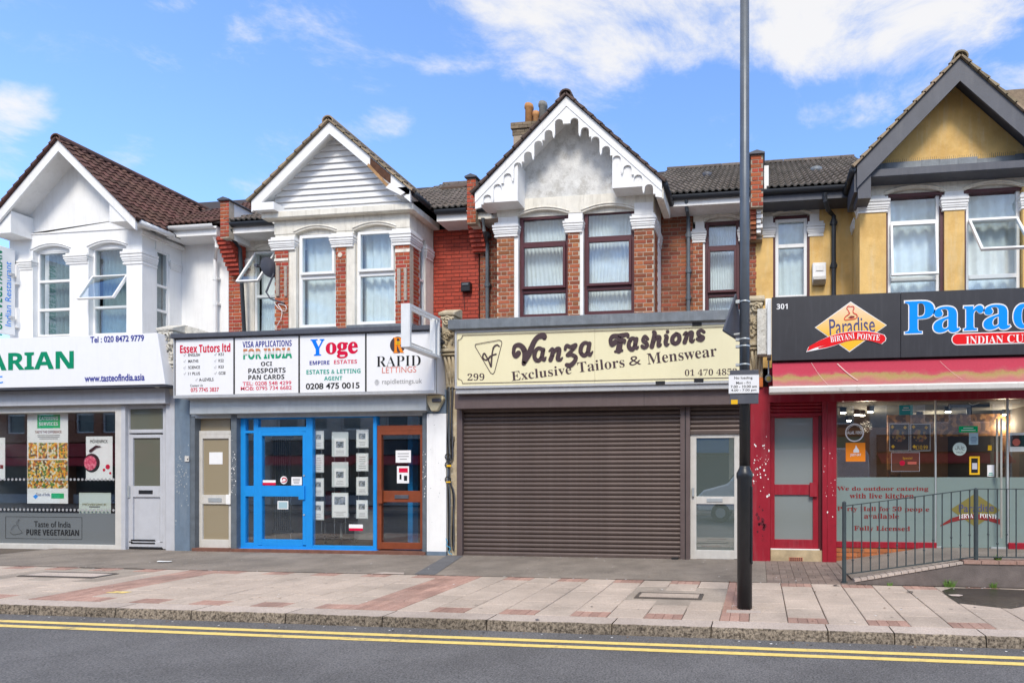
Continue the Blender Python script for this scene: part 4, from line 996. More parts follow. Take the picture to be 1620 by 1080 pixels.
# main wall left with pipe
bricks(H3, XP[2] + .0, xl3 + .1, ZL, ZE - .2, YW, M_BRICK3D, M_MORTARD)
eaves(H3, XP[2] + .05, xl3 + .1, M_CREAM, M_BLKPIPE)
eaves(H3, X(1052, .5), XP[3] + .05, M_WTRIM, M_BLKPIPE, fh=.15)
sidegutter(H3, G3.xa + G3.h + .05, G3.Yf + .02, YE + .05, G3.ze - .04, M_BLKPIPE)
MB().box(G3.xa + G3.h - .1, G3.xa + G3.h + .02, G3.Yf + .05, YE + .1, G3.ze - .28, G3.ze - .06).build('fascia', M_CREAM, H3)
xp = X(771, .8); vpipe(H3, [(X(766, .5), .45, Z(766, 345, .45)), (X(766, .5), .5, Z(766, 365, .5)), (xp, .8, Z(771, 385, .8)), (xp, .8, 3.45)], .036, M_GREYPIPE, [(xp, .8, Z(771, 372, .8)), (xp, .8, Z(771, 450, .8))])
xp = X(1089, .8); vpipe(H3, [(X(1086, .5), .45, Z(1086, 314, .45)), (X(1086, .5), .55, Z(1086, 330, .5)), (xp, .8, Z(1089, 345, .8)), (xp, .8, 3.45)], .036, M_GREYPIPE, [(xp, .8, Z(1089, 372, .8)), (xp, .8, Z(1089, 428, .8)), (xp, .8, Z(1089, 470, .8))])
parapet(H3, X(745.5, YE - .08), .18, 282, 745, .5, M_CREAM, M_BRICK2, M_MORTARD)
corbel(H3, X(740, .6), X(762, .6), Z(750, 343, .6), 8, YW - .02, M_BRICK2P, .3)
# chimney behind
cy_ = 3.4
x0, x1 = X(808, cy_), X(868, cy_)
ch = MB().box(x0 + .06, x1 - .06, cy_ + .02, cy_ + .6, 7, Z(830, 210, cy_)).build('chimney_stack', M_MORTARD, H3)
zc_ = Z(830, 196, cy_)
k = 0; zz = 8.0
while zz < zc_:
    e = .06 if zz < zc_ - .32 else (.03 if zz < zc_ - .17 else 0)
    xx = x0 + e; q = 0
    while xx < x1 - e - .02:
        ee = min(xx + (.215 if (q or k % 2) else .1), x1 - e)
        MB().box(xx + .004, ee - .004, cy_ - .02 + e, cy_ + .6 - e, zz + .004, zz + .071).build('brick', mat('yellow_stock_brick', (.20, .15, .10), .9, var=.3, rand=.3, spots=.6, spcol=(.07, .06, .05)), ch); xx = ee; q += 1
    zz += .075; k += 1
for u, r, vt, mm in ((837, .10, 166, mat('terracotta_pot', (.50, .24, .09), .8, var=.25, scale=8, spots=.5, spcol=(.3, .27, .2))), (859, .10, 163, mat('grey_pot', (.24, .23, .21), .8, var=.25)), (848.5, .085, 178, mat('terracotta_pot', (.5, .24, .09)))):
    zt = Z(u, vt, cy_ + .3); xx = X(u, cy_ + .3)
    MB().lathe(xx, cy_ + .3, [(r, zc_ - .1), (r * .92, zt - .12), (r * 1.12, zt - .1), (r * 1.12, zt - .04), (r * 1.0, zt - .03), (r * 1.0, zt), (r * .8, zt), (r * .8, zt - .2)], 18).build('chimney_pot', mm, H3, smooth=True)
MB().lathe(X(1119, 2.6), 2.6, [(.13, mainz(2.6) - .05), (.12, mainz(2.6) + .06), (.05, mainz(2.6) + .1)], 12).build('roof_vent', M_DARKGREY, H3, smooth=True)

# ================================================================== HOUSE 4: ochre render
H4 = thing('terraced_house', 'ochre yellow rendered terraced house with dark grey barge boards', 'house', ((XP[3] + XP[4]) / 2, YW, 0), 'terrace of houses with shops below')
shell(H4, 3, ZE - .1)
mainroof(H4, 3, G4, M_TILEG, [(X(1213, .6), X(1372, 2.5))], gauge=.33)
gable_roof(H4, G4, M_TILET, M_TILET, tw=.21, gauge=.20, left=True)
barge(H4, G4, M_DARKGREY, .36)
soffit(H4, G4, M_DARKGREY, YB + .1, drop=.06)
xl4, xr4 = X(1360, YB), X(1690, YB)
zgb = Z(1509, 246, YB)
MB().prism([(xl4, zgb - .1), (xr4, zgb - .1), (xr4, G4.roofz(xr4) - .12), (G4.xa, G4.za - .12), (xl4, G4.roofz(xl4) - .12)], YB + .03, YB + .14).build('gable_wall', M_YELLOW, H4)
zf0, zf1 = Z(1450, 281, -.1), Z(1450, 258, YB)
MB().box(xl4 - .12, xr4 + .12, -.2, YB + .03, zf0, zf0 + .13).build('dark_cornice', M_DARKGREY, H4, bevel=.01)
rr_ = random.Random(5); fl = MB(); xx = xl4 + .1
while xx < xr4:
    zt = zf1 + rr_.uniform(-.01, .03); fl.box(xx, xx + .3, YB - .03, YB + .03, zf0 + .13, zt); xx += .296
fl.build('lead_flashing', M_LEAD, H4)
sp_ = MB(); xx = X(1395, YB)
while xx < xr4: sp_.box(xx, xx + .004, YB - .02, YB - .016, zf1 - .02, zf1 + .07 + rr_.uniform(-.01, .01)); xx += .03
sp_.build('bird_spikes', M_BLKPIPE, H4)
kneeler(H4, G4, -1, xl4 + .12, G4.ze - .52, G4.Yf + .04, YB + .1, M_DARKGREY, .3)
MB().box(xl4 - .14, xl4, -.22, YE + .05, G4.ze - .40, G4.ze - .08).build('eaves_box', M_DARKGREY, H4)
sidegutter(H4, G4.xa - G4.h - .07, G4.Yf + .0, YE, G4.ze - .06, M_BLKPIPE)
wA = (X(1402, YB), X(1492, YB)); wB = (X(1526, YB), X(1618, YB)); ztw = Z(1500, 302, YB)
frieze(H4, xl4, xr4, ztw, zf0, [(wA[0], wA[1], .085), (wB[0], wB[1], .085)], YB, YB + .16, M_CREAM)
MB().box(xl4, wA[0], YB, YB + .2, ZL, Z(1380, 336, YB)).box(wA[1] + .02, wB[0] - .0, YB, YB + .2, ZL, Z(1510, 330, YB)).box(wB[1], xr4, YB, YB + .2, ZL, ztw).build('pier', M_YELLOW, H4)
MB().box(xl4 + .02, wA[0] - .02, YB + .01, YB + .16, Z(1380, 336, YB), ztw).box(wA[1] + .03, wB[0] - .01, YB + .01, YB + .16, Z(1510, 330, YB), ztw).build('pier_block', M_WTRIM, H4)
capital(H4, X(1354, YB), X(1408, YB), YB, Z(1380, 337, YB), Z(1380, 312, YB), YB + .2, M_WTRIM, ov=.05)
capital(H4, X(1487, YB), X(1532, YB), YB, Z(1510, 333, YB), Z(1510, 308, YB), YB + .2, M_WTRIM)
capital(H4, X(1612, YB), X(1660, YB), YB, Z(1630, 330, YB), Z(1630, 304, YB), YB + .2, M_WTRIM)
MB().box(xl4, xl4 + .16, YB + .2, YW, ZL, zf0 + .2).build('bay_side_wall', M_YELLOW, H4)
capital(H4, xl4 - .045, xl4 + .1, YB + .5, Z(1352, 362, .6), Z(1352, 345, .6), YW - .02, M_WTRIM, ov=.03)
MB().box(wA[0], wA[0] + .035, YB + .04, YB + .18, ZL, ztw).box(wA[1] - .035, wA[1] + .02, YB + .04, YB + .18, ZL, ztw).box(wB[0], wB[0] + .035, YB + .04, YB + .18, ZL, ztw).box(wA[0] + .035, wA[1] - .035, YB + .04, YB + .18, ztw - .03, ztw + .02).box(wB[0] + .035, wB[1], YB + .04, YB + .18, ztw - .03, ztw + .02).build('old_window_surround', M_MAROON, H4)
window(H4, wA[0] + .036, wA[1] - .036, Z(1445, 470, GY), Z(1445, 305, GY), GY, .055, M_UPVC, tr(1445, (441, 352), GY), cm=M_CURT, openi=1, oangle=5, seed=9, tw=.07, cfold=4)
window(H4, wB[0] + .036, wB[1] - .01, Z(1572, 462, GY), Z(1572, 299, GY), GY, .055, M_UPVC, tr(1572, (437, 347), GY), cm=M_CURT, openi=1, oangle=38, seed=10, tw=.07, cfold=4)
XD = (X(1223, YW), X(1281, YW))
MB().box(XP[3] - .02, XD[0], YW + .001, YW + .12, ZL, Z(1210, 372, YW)).box(XD[1], xl4 + .05, YW, YW + .12, ZL, ZE - .2).build('main_wall', M_YELLOW, H4)
MB().box(XD[0], XD[0] + .04, YW + .01, YW + .12, ZL, Z(1250, 343, YW)).box(XD[1] - .045, XD[1], YW + .01, YW + .12, ZL, Z(1250, 343, YW)).box(XD[0] + .04, XD[1] - .045, YW + .01, YW + .12, Z(1250, 345, YW), Z(1250, 341, YW)).build('old_window_surround', M_MAROON, H4)
frieze(H4, XP[3] + .05, X(1296, YW), Z(1250, 341, YW), Z(1250, 317, YW), [(XD[0], XD[1], .06)], YW - .015, YW + .1, M_CREAM)
MB().box(XP[3] + .03, XD[0], YW - .01, YW + .1, Z(1210, 372, YW), Z(1250, 341, YW)).box(XD[1], X(1296, YW), YW - .01, YW - .002, Z(1290, 372, YW), Z(1250, 341, YW)).build('pier_block', M_WTRIM, H4)
capital(H4, X(1205, YW), X(1228, YW), YW, Z(1216, 376, YW), Z(1216, 353, YW), YW + .1, M_WTRIM, ov=.035)
capital(H4, X(1276, YW), X(1305, YW), YW, Z(1290, 374, YW), Z(1290, 350, YW), YW + .1, M_WTRIM, ov=.035)
window(H4, XD[0] + .041, XD[1] - .046, Z(1252, 471, YW), Z(1252, 345, YW), YW + .03, .06, M_UPVC, tr(1252, (388,), YW), cm=M_CURT, seed=12, tw=.07, cfold=4)
# painted quoins on the party line, brick below
MB().box(X(1186, .75), X(1206, .75), .72, YW + .1, Z(1196, 378, .7), ZE - .1).build('party_pier', M_MORTARD, H4)
corbel(H4, X(1187, .6), X(1196.5, .6), Z(1192, 318, .6), 9, .72, M_BRICK3D, .28)
w_ = MB().box(X(1197, .6), X(1206, .6), .70, .73, Z(1200, 370, .6), Z(1200, 316, .6)).build('quoin_backing', M_MORTARD, H4)
zz = Z(1200, 316, .6); k = 0
while zz > Z(1200, 368, .6):
    MB().box(X(1197, .6), X(1206.5, .6) - (.03 if k % 2 else 0), .72 - .28 * (1 - k / 9) ** .8 - .03 if k < 9 else .70, .72, zz - .07, zz - .006).build('brick', M_WTRIM, w_, label='white painted brick'); zz -= .075; k += 1
eaves(H4, XP[3] + .05, xl4 + .1, M_DARKGREY, M_BLKPIPE)
xp = X(1319, .8); vpipe(H4, [(X(1305, .45), .43, Z(1305, 306, .45)), (X(1305, .5), .46, Z(1305, 320, .5)), (X(1310, .6), .6, Z(1309, 328, .5)), (xp, .8, Z(1318, 342, .8)), (xp, .8, 3.45)], .042, M_BLKPIPE, [(xp, .8, Z(1319, 352, .8)), (xp, .8, Z(1319, 420, .8))])
parapet(H4, X(1197.5, YE - .08), .22, 245, 1197, .5, M_CREAM, M_BRICK2, M_MORTARD)
MB().box(X(1209, YE), X(1216, YE), YE, YE + .8, ZE, Z(1212, 262, YE)).build('roof_flashing', M_WTRIM, H4)
MB().lathe(X(1291, 2.3), 2.3, [(.15, mainz(2.3) - .05), (.13, mainz(2.3) + .06), (.05, mainz(2.3) + .1)], 12).build('roof_vent', M_LEAD, H4, smooth=True)
# roof of the cross wing rising behind the gable
m = MB(); x0 = X(1586, 3.4)
m.box(x0, x0 + 1.6, 3.4, 4.2, 7.4, Z(1600, 142, 3.4)); m.build('chimney_stack', M_TILET, H4)

# ================================================================== GROUND FLOOR
YG = .06            # glazing line
def pieces(name, m, parent, lst, Yf, Yb, bevel=.004, **p):
    if len(lst) > 1 and name in ('shutter_guide', 'sign_clip', 'pane', 'menu_board', 'vent_and_gap', 'wall_bracket', 'logo_window', 'print', 'shop_pilaster'):
        return [pieces(name, m, parent, [q_], Yf, Yb, bevel, **p) for q_ in lst][0]
    mb = MB()
    for it in lst:
        pxb(mb, *it[:4], Yf, Yb, it[4] if len(it) > 4 else None)
    return mb.build(name, m, parent, bevel=bevel, **p)
def pane(parent, u0, u1, vt, vb, Y, m, ur=None, name='pane'): return pb(name, m, parent, u0, u1, vt, vb, Y, Y + .008, ur)
def room(house, x0, x1, y1, z1, mw, mf, mc=None, y0=.14):
    t = .03; mc = mc or mw
    MB().box(x0, x1, y0, y1, -.02, .008).build('shop_floor', mf, house)
    MB().box(x0, x0 + t, y0, y1, .008, z1).box(x1 - t, x1, y0, y1, .008, z1).box(x0 + t, x1 - t, y1 - t, y1, .008, z1).build('room_walls', mw, house)
    MB().box(x0 + t, x1 - t, y0, y1 - t, z1 - t, z1).build('ceiling', mc, house)
def paper(name, label, cat, u0, u1, vt, vb, Y, m=None, group=None, th=.002, ur=None):
    x0, x1, z0, z1 = rect(u0, u1, vt, vb, Y, ur)
    t = thing(name, label, cat, (x0, Y, z0), group); t['_r'] = (x0, x1, z0, z1)
    MB().box(x0, x1, Y, Y + th, z0, z1).build('sheet', m or M_WINK, t); return t
def lines(t, n, u0, u1, vt, vb, Y, m, seed=0, fill=.5):
    """printed lines too small to read, as thin bars"""
    rr = random.Random(seed); mb = MB(); x0, x1, z0, z1 = rect(u0, u1, vt, vb, Y); h = (z1 - z0) / n
    for i in range(n):
        w = (x1 - x0) * rr.uniform(.6, 1); c = (x0 + x1) / 2; z = z1 - (i + .5) * h
        mb.box(c - w / 2, c + w / 2, Y - .0015, Y - .0005, z - h * fill / 2, z + h * fill / 2)
    return mb.build('printed_lines', m, t)
def photo_mat(name, cols, sc=18):
    m = bpy.data.materials.new(name); m.use_nodes = True; t = m.node_tree; n = t.nodes; l = t.links; b = n['Principled BSDF']; b.inputs['Roughness'].default_value = .4
    tc = n.new('ShaderNodeTexCoord'); v = n.new('ShaderNodeTexVoronoi'); v.inputs['Scale'].default_value = sc; l.new(tc.outputs['Object'], v.inputs['Vector'])
    r = n.new('ShaderNodeValToRGB'); s = n.new('ShaderNodeSeparateColor'); l.new(v.outputs['Color'], s.inputs[0]); l.new(s.outputs[0], r.inputs[0])
    r.color_ramp.interpolation = 'CONSTANT'
    while len(r.color_ramp.elements) < len(cols): r.color_ramp.elements.new(.5)
    for i, c in enumerate(cols): r.color_ramp.elements[i].position = i / len(cols); r.color_ramp.elements[i].color = (*c, 1)
    ns = n.new('ShaderNodeTexNoise'); ns.inputs['Scale'].default_value = sc * 6; l.new(tc.outputs['Object'], ns.inputs['Vector'])
    mx = n.new('ShaderNodeMix'); mx.data_type = 'RGBA'; mx.blend_type = 'OVERLAY'; mx.inputs['Factor'].default_value = .8; l.new(r.outputs[0], mx.inputs['A']); l.new(ns.outputs[0], mx.inputs['B'])
    l.new(mx.outputs['Result'], b.inputs['Base Color']); return m
M_FOOD = photo_mat('food_photo', [(.85, .38, .02), (.75, .5, .1), (.12, .09, .05), (.5, .16, .03), (.75, .7, .5), (.12, .22, .03)], 24)
M_FOODD = photo_mat('dark_food_photo', [(.06, .04, .03), (.4, .2, .03), (.1, .05, .02), (.3, .1, .03), (.05, .04, .04)], 26)
M_GREYPH = photo_mat('house_photo', [(.2, .22, .25), (.4, .4, .4), (.1, .12, .12), (.3, .33, .4)], 40)

# ---- console brackets between the shops
def console(house, u0, u1, vt, vm, vb, Y, m):
    x0, x1, z0, zt = rect(u0, u1, vt, vb, Y); zm = Z((u0 + u1) / 2, vm, Y); w = x1 - x0; xc = (x0 + x1) / 2
    mb = MB()
    mb.prismx([(.02, zt), (Y - .03, zt), (Y - .05, zt - .05), (Y, zt - .08), (Y, zm + .05), (Y + .03, zm), (Y + .10, (zm + z0) / 2), (-.06, z0), (.02, z0)], x0 + .02, x1 - .02)
    mb.box(x0 - .01, x1 + .01, Y - .04, .02, zm - .02, zm + .04).box(x0, x1, Y - .02, .02, zm - .08, zm - .045)
    mb.prismx([(.02, zt), (Y - .06, zt), (Y - .07, zt + .05), (-.05, zt + .16), (.02, zt + .16)], x0 - .01, x1 + .01)
    b = mb.build('console_bracket', m, house, bevel=.01)
    rr = random.Random(int(u0)); c = MB()
    for k in range(2):                      # scrolls
        zc = zt - .10 - k * (zt - zm - .1) * .5; rad = w * .33 * (1 - .2 * k)
        pts = [(xc + rad * (1 - t / 26) * math.cos(t * .5), Y - .03 - .015 * (t % 2), zc + rad * (1 - t / 26) * math.sin(t * .5)) for t in range(22)]
        c.tube(pts, .018, 6)
    for k in range(26):
        c.ball((xc + rr.uniform(-w * .36, w * .36), Y - .01, rr.uniform(zm + .06, zt - .05)), rr.uniform(.018, .04), rr.uniform(.02, .045), rr.uniform(.02, .045), 7, 5)
    for q in (-1, 0, 1): c.tube([(xc + q * w * .28, Y + .02, zm - .1), (xc + q * w * .22, Y + .10, (zm + z0) / 2), (xc + q * w * .16, -.04, z0 + .04)], .025, 6)
    c.build('carving', m, b, smooth=True)
    return b

# ---------------------------------------------------------------- shop 1
pieces('shutter_box', M_SHOPGREY, H1, [(-80, 261, 612, 640, 130)], -.16, .1)
SF1 = pieces('shopfront_window', M_BEIGE, H1, [(-80, 182, 640.5, 652, 100), (182, 192, 638, 871), (-80, 182, 861, 869, 100)], -.05, .12)
pane(SF1, -80, 182, 651, 862, YG, M_GLASSS, 90)
pb('frosted_band', M_FROSTG, SF1, -80, 182, 811, 861, YG - .012, YG - .006, 90)
ds = MB()
for v_, n_ in ((758, 30), (806, 30)):
    for k in range(n_):
        u = 2 + k * 6.15
        ds.disc(X(u, YG), YG - .010, Z(90, v_, YG) , .027, 10, .002)
ds.build('window_dots', M_GREYINK, SF1)
x0, x1, z0, z1 = rect(9, 130, 817, 852, YG - .012); t_ = .006
MB().box(x0, x1, YG - .016, YG - .014, z1 - t_, z1).box(x0, x1, YG - .016, YG - .014, z0, z0 + t_).box(x0, x0 + t_, YG - .016, YG - .014, z0, z1).box(x1 - t_, x1, YG - .016, YG - .014, z0, z1).build('printed_border', M_INK, SF1)
text('Taste of India', 54, 112, 824, 833.5, YG - .014, M_INK, SF1)
text(sansb('PURE VEGETARIAN'), 42, 125, 837, 846.5, YG - .014, M_INK, SF1)
em = MB(); f_ = lambda u, v: (X(u, YG - .014), Z(u, v, YG - .014))
stroke(em, smoothpts([f_(*p) for p in ((18, 838), (22, 832), (28, 830), (31, 836), (36, 842), (22, 845), (17, 841))]), .006, YG - .014)
stroke(em, smoothpts([f_(*p) for p in ((28, 830), (27, 825), (31, 821), (29, 827))]), .006, YG - .014)
em.build('printed_emblem', M_INK, SF1)
D1 = pieces('shop_door', M_SHOPGREY, H1, [(198, 204, 640.5, 868), (257.5, 262, 640.5, 868), (204, 257.5, 640.5, 646), (204, 257.5, 679, 684.5), (204, 210, 687, 858), (253, 257.5, 687, 858), (210, 253, 687, 692.5), (210, 253, 768.5, 786), (204, 257.5, 856, 866)], .0, .1)
pieces('door_panel', M_SHOPGREY, D1, [(210, 253, 786, 857)], .03, .06)
pieces('pane', M_OBSCG, D1, [(204, 257.5, 646, 679), (210, 253, 692.5, 768.5)], .03, .04, bevel=0)
pieces('letterbox', M_BLACK, D1, [(219, 241, 775, 781)], -.008, .01)
pieces('vent_and_gap', M_BLACK, D1, [(207, 244, 853, 855.5), (207, 245, 857.5, 860), (204, 256, 864.5, 868)], -.004, .01, bevel=0)  # two vent slots; lowest black strip paints the dark gap under the door
pieces('lock', M_METAL, D1, [(201, 204.5, 768, 787)], -.02, .0)
pieces('shop_pilaster', M_SHOPGREY, H1, [(191.5, 198, 640.5, 871), (262, 276, 612, 872)], -.06, .15)
room(H1, XP[0], XP[1] - .35, 3.2, 2.75, mat('grey_interior', (.18, .19, .19), .8), M_FLOOR)
pieces('service_counter', mat('dark_wood', (.10, .055, .03), .5), H1, [(20, 180, 790, 850)], 1.8, 2.3)
pieces('menu_board', mat('red_board', (.35, .02, .02), .5), H1, [(106, 185, 690, 715)], 3.0, 3.1)
pieces('display_fridge', M_BLACK, H1, [(100, 150, 725, 800)], 2.3, 2.9)
# sign over shop 1
YS1 = -.40
S1 = thing('shop_sign', 'long white fascia sign with green capitals and blue phone number on the white house', 'sign', (XZ(100, 570, YS1)[0], YS1, 3.4))
zt, zb = Z(130, 530.5, YS1), Z(130, 610.5, YS1)
xs = X(-330, YS1)
MB().prism([(xs, zb), (X(261, YS1), zb), (X(248.5, YS1), zt), (xs, zt)], YS1, .02).build('sign_box', M_SIGNW, S1, bevel=.006)
MB().box(xs, X(261, YS1), YS1 + .02, .02, zb - .03, zb - .002).build('sign_base', M_DARKGREY, S1)
text(sansb('ARIAN'), -20, 117, 557, 584.5, YS1, M_GREENINK, S1, offset=.012)
text(sansb('VEGET'), -150, -26, 560, 588, YS1, M_GREENINK, S1, offset=.012)
text(sansi('Restaurant'), -160, 5, 591, 608, YS1, M_AZURE, S1)
text('Tel : 020 8472 9779', 143, 228, 531, 541, YS1, M_NAVY, S1, offset=.022)
text('www.tasteofindia.asia', 134, 229, 591.5, 603, YS1, M_NAVY, S1, offset=.022)
# projecting vertical sign
M_PSIGN = mat('matt_white_sign_face', (.84, .84, .83), .7, var=.03, bump=0, spec=.1)
xq = X(22, .02); PS = thing('projecting_sign', 'white upright sign with blue and green lettering jutting from the white house', 'sign', (xq, -.2, 4.6))
zt, zb = Z(22, 395, .02), Z(20, 530, .02)
MB().box(xq - .12, xq, -.78, .04, zb, zt).build('sign_box', M_PSIGN, PS, bevel=.006)
def sidetext(body, ya, yb, za, zb_, x, m, parent):
    me = textmesh(body); vs = [v.co.copy() for v in me.vertices]; off = Vector(parent['_o'])
    ax, bx2 = min(v.x for v in vs), max(v.x for v in vs); ay, by = min(v.y for v in vs), max(v.y for v in vs)
    for i, v in enumerate(me.vertices):
        s = (vs[i].x - ax) / (bx2 - ax); t = (vs[i].y - ay) / (by - ay)
        v.co = (x + .004 - off.x, yb + (ya - yb) * t - off.y, za + (zb_ - za) * s - off.z)
    me.materials.clear(); me.materials.append(m); o = bpy.data.objects.new('lettering', me); COL.objects.link(o); o.parent = parent
sidetext(sansi('Indian Restaurant'), YX(8, xq), YX(17.5, xq), Z(12, 515, -.1), Z(12, 413, -.1), xq, M_AZURE, PS)
sidetext(sansb('PURE VEGETARIAN'), YX(-10, xq), YX(3.5, xq), Z(2, 530, -.2), Z(2, 396, -.2), xq, M_GREENINK, PS)
for (u, v) in ((27, 435), (27, 503)): MB().box(xq, X(24, .0), -.06, .0, Z(u, v + 2, 0), Z(u, v - 2, 0)).build('bracket', M_ALU, PS)
# dome camera under sign
cm_ = thing('security_camera', 'small white dome camera hanging from the end of the white fascia sign', 'camera', (X(247, -.3), -.3, Z(247, 607, -.3)))
MB().box(X(241, -.3), X(258, -.3), -.33, -.2, Z(250, 608, -.3), Z(250, 604, -.3)).build('mount', M_WTRIM, cm_)
MB().ball((X(247, -.3), -.28, Z(247, 609, -.3)), .055, .055, .05, 14, 10).build('dome', M_BEIGE, cm_, smooth=True)
# posters
P = paper('poster', 'tall catering services poster with pictures of curries hanging in the left window', 'poster', 43, 107.5, 652, 796, YG + .03)
pieces('heading_block', flat('ink_bright_green', (.0, .42, .14)), P, [(59, 95, 655.5, 677)], YG + .028, YG + .029, bevel=0)
text(sansb('CATERING'), 62, 92, 659, 664.5, YG + .027, M_WINK, P); text(sansb('SERVICES'), 62, 92, 667.5, 673, YG + .027, M_WINK, P)
text('TASTE THE DIFFERENCE', 55.5, 97.5, 681, 685, YG + .029, M_MARINK, P); lines(P, 3, 58, 96, 687, 695, YG + .029, M_GREYINK)
for k, (a, b) in enumerate(((45, 59), (60.5, 75), (76.5, 91), (92.5, 107))): pieces('food_picture', M_FOOD, P, [(a, b, 700, 725)], YG + .028, YG + .029, bevel=0)
pieces('food_picture', M_FOOD, P, [(43.5, 107, 727, 772)], YG + .028, YG + .029, bevel=0)
text('Taste of India', 57, 79, 779.5, 784, YG + .029, M_DKBLUE, P); pieces('contact_block', flat('ink_bright_green', (0, .42, .14)), P, [(81, 101, 780, 788)], YG + .028, YG + .029, bevel=0)
MB().prism([f_(*p) for p in ((48, 785), (52, 781.5), (56, 785), (52, 789))], YG + .028, YG + .029).build('printed_logo', M_AZURE, P)
P = paper('poster', 'ice cream poster with a pink scoop in a black spoon in the left window', 'poster', 136, 178, 690, 759, YG + .03)
text('MÖVENPICK', 143, 171, 694, 700.5, YG + .029, M_INK, P)
px_, pz_ = XZ(143, 732, YG + .029)
MB().disc(px_ + .03, YG + .0275, pz_, .19, 28, .001).build('printed_bowl', M_INK, P)
MB().disc(px_ + .0, YG + .0255, pz_ + .0, .145, 28, .001).build('printed_scoop', photo_mat('pink_scoop', [(.75, .12, .2), (.8, .25, .32), (.6, .05, .12)], 30), P)
e2 = MB(); stroke(e2, [(*XZ(141, 713, YG), .06), (*XZ(150, 706, YG), .05), (*XZ(157, 706, YG), .02)], .05, YG + .03); e2.build('printed_spoon', M_INK, P)
MB().disc(X(168, YG), YG + .026, Z(168, 738, YG), .05, 14, .001).disc(X(162, YG), YG + .026, Z(160, 743, YG), .03, 14, .001).disc(X(172, YG), YG + .0255, Z(172, 748, YG), .025, 12, .001).build('printed_berries', M_REDINK, P)
P = paper('poster', 'pale ice cream poster with a grey circle below the pink scoop poster', 'poster', 125, 175.5, 779, 833, YG + .035, m=flat('paper_pale_green', (.55, .6, .55)))
text('MÖVENPICK', 131, 169, 795, 799.5, YG + .034, M_OLIVE, P); pieces('printed_lines', M_INK, P, [(141, 158, 800.5, 802)], YG + .033, YG + .034, bevel=0)
MB().disc(X(150, YG), YG + .033, Z(150, 818, YG), .07, 20, .001).build('printed_circle', flat('ink_pale_grey', (.35, .38, .33)), P)
pieces('white_strip', M_WINK, P, [(124, 175, 837, 841)], YG + .035, YG + .037, bevel=0)
P = paper('poster', 'cropped white poster with a red print at the left edge of the picture', 'poster', -20, 8, 692, 758, YG + .03)
pieces('printed_berries', M_MARINK, P, [(0, 5, 735, 741)], YG + .028, YG + .029, bevel=0)

# ---------------------------------------------------------------- shop 2
pieces('shop_pilaster', M_SLATE, H2, [(276, 300, 622, 873)], -.08, .12)
pieces('shutter_box', M_METAL, H2, [(300, 674, 622.5, 652, 487)], -.2, .1)
pieces('shutter_rail', M_METAL, H2, [(300, 674, 652.5, 659, 487)], -.06, .1)
pieces('shutter_guide', M_GREYPIPE, H2, [(365, 374, 656, 877), (668, 674.5, 653, 877), (300, 308, 658, 872)], -.07, .1)
pieces('doorstep', mat('red_brown_step', (.18, .08, .055), .8, var=.3, spots=.5, spcol=(.3, .28, .25)), H2, [(303, 672, 869.5, 876.5, 487)], -.1, .15)
pieces('shop_pilaster', M_WHITE, H2, [(675, 705.5, 654, 872)], -.09, .12)
pieces('pilaster_base', M_SLATE, H2, [(675, 705.5, 872, 879.5)], -.095, .12)
pieces('pilaster_head', M_SLATE, H2, [(675, 705.5, 616, 653.5)], -.08, .12)
DA = pieces('shop_door', M_BEIGE, H2, [(308, 313.6, 657, 870), (313.6, 365, 657, 661.5), (313.6, 365, 681, 686.5), (313.6, 320, 686.5, 866), (361.5, 365, 686.5, 866), (320, 361.5, 686.5, 693.5), (320, 361.5, 782.5, 797), (320, 361.5, 853, 866)], .02, .1)
pieces('pane', M_OBSCB, DA, [(316, 364, 661.5, 681), (320, 361.5, 693.5, 782.5), (320, 361.5, 797, 853)], .05, .06, bevel=0)
pieces('letterbox', M_METAL, DA, [(329, 350, 787, 793.5)], .008, .03)
pieces('handle', M_UPVC, DA, [(357, 364.5, 782, 797.5)], -.02, .03)
pieces('notice', M_WINK, DA, [(331, 352, 715, 734)], .045, .049, bevel=0)
DB = pieces('glazed_door', M_BLUE, H2, [(377, 388, 657, 868), (388, 401, 657.5, 662.5), (401, 408, 662.6, 862.9), (388, 401, 858, 868), (388, 401, 681, 685), (388, 401, 768, 785), (401, 484, 657.5, 662.5), (408, 484, 675, 682.5), (408, 414, 682.5, 862), (478.5, 484, 682.5, 862), (414, 478.5, 682.5, 689), (414, 478.5, 768, 785), (414, 478.5, 853, 863), (401, 484, 863, 868.5), (484, 494, 657.5, 869)], .02, .1)
pieces('pane', M_GLASSS, DB, [(388, 401, 662.5, 858), (408, 482, 662.5, 675), (414, 478.5, 689, 768), (414, 478.5, 785, 853)], .05, .058, bevel=0)
pieces('lock_case', M_BLUE, DB, [(472, 481, 768, 790)], -.01, .02)
MB().disc(X(481.5, .02), .008, Z(481.5, 752, .02), .018, 12, .01).disc(X(481.5, .02), .008, Z(481.5, 814, .02), .018, 12, .01).build('keyhole', M_METAL, DB)
SF2 = pieces('shopfront_window', M_BLUE, H2, [(494, 590, 863, 870), (590, 595.5, 657.5, 870), (494, 590, 657, 660)], .0, .1)
pane(SF2, 494, 590, 660, 863.5, .04, M_GLASSS)
pieces('window_sill', M_BLUE, SF2, [(377, 595.5, 868.5, 872.5)], -.03, .1)
DC = pieces('shop_door', M_BROWN, H2, [(595.5, 668, 672.5, 681), (595.5, 603, 681, 868.5), (664.5, 668, 681, 868.5), (603, 664.5, 681, 687.5), (603, 664.5, 776, 794), (603, 664.5, 858, 868.5)], .02, .1)
pieces('pane', M_GLASSS, DC, [(595.5, 668, 658.5, 672.5), (603, 664.5, 687.5, 776), (603, 664.5, 794, 858)], .05, .058, bevel=0)
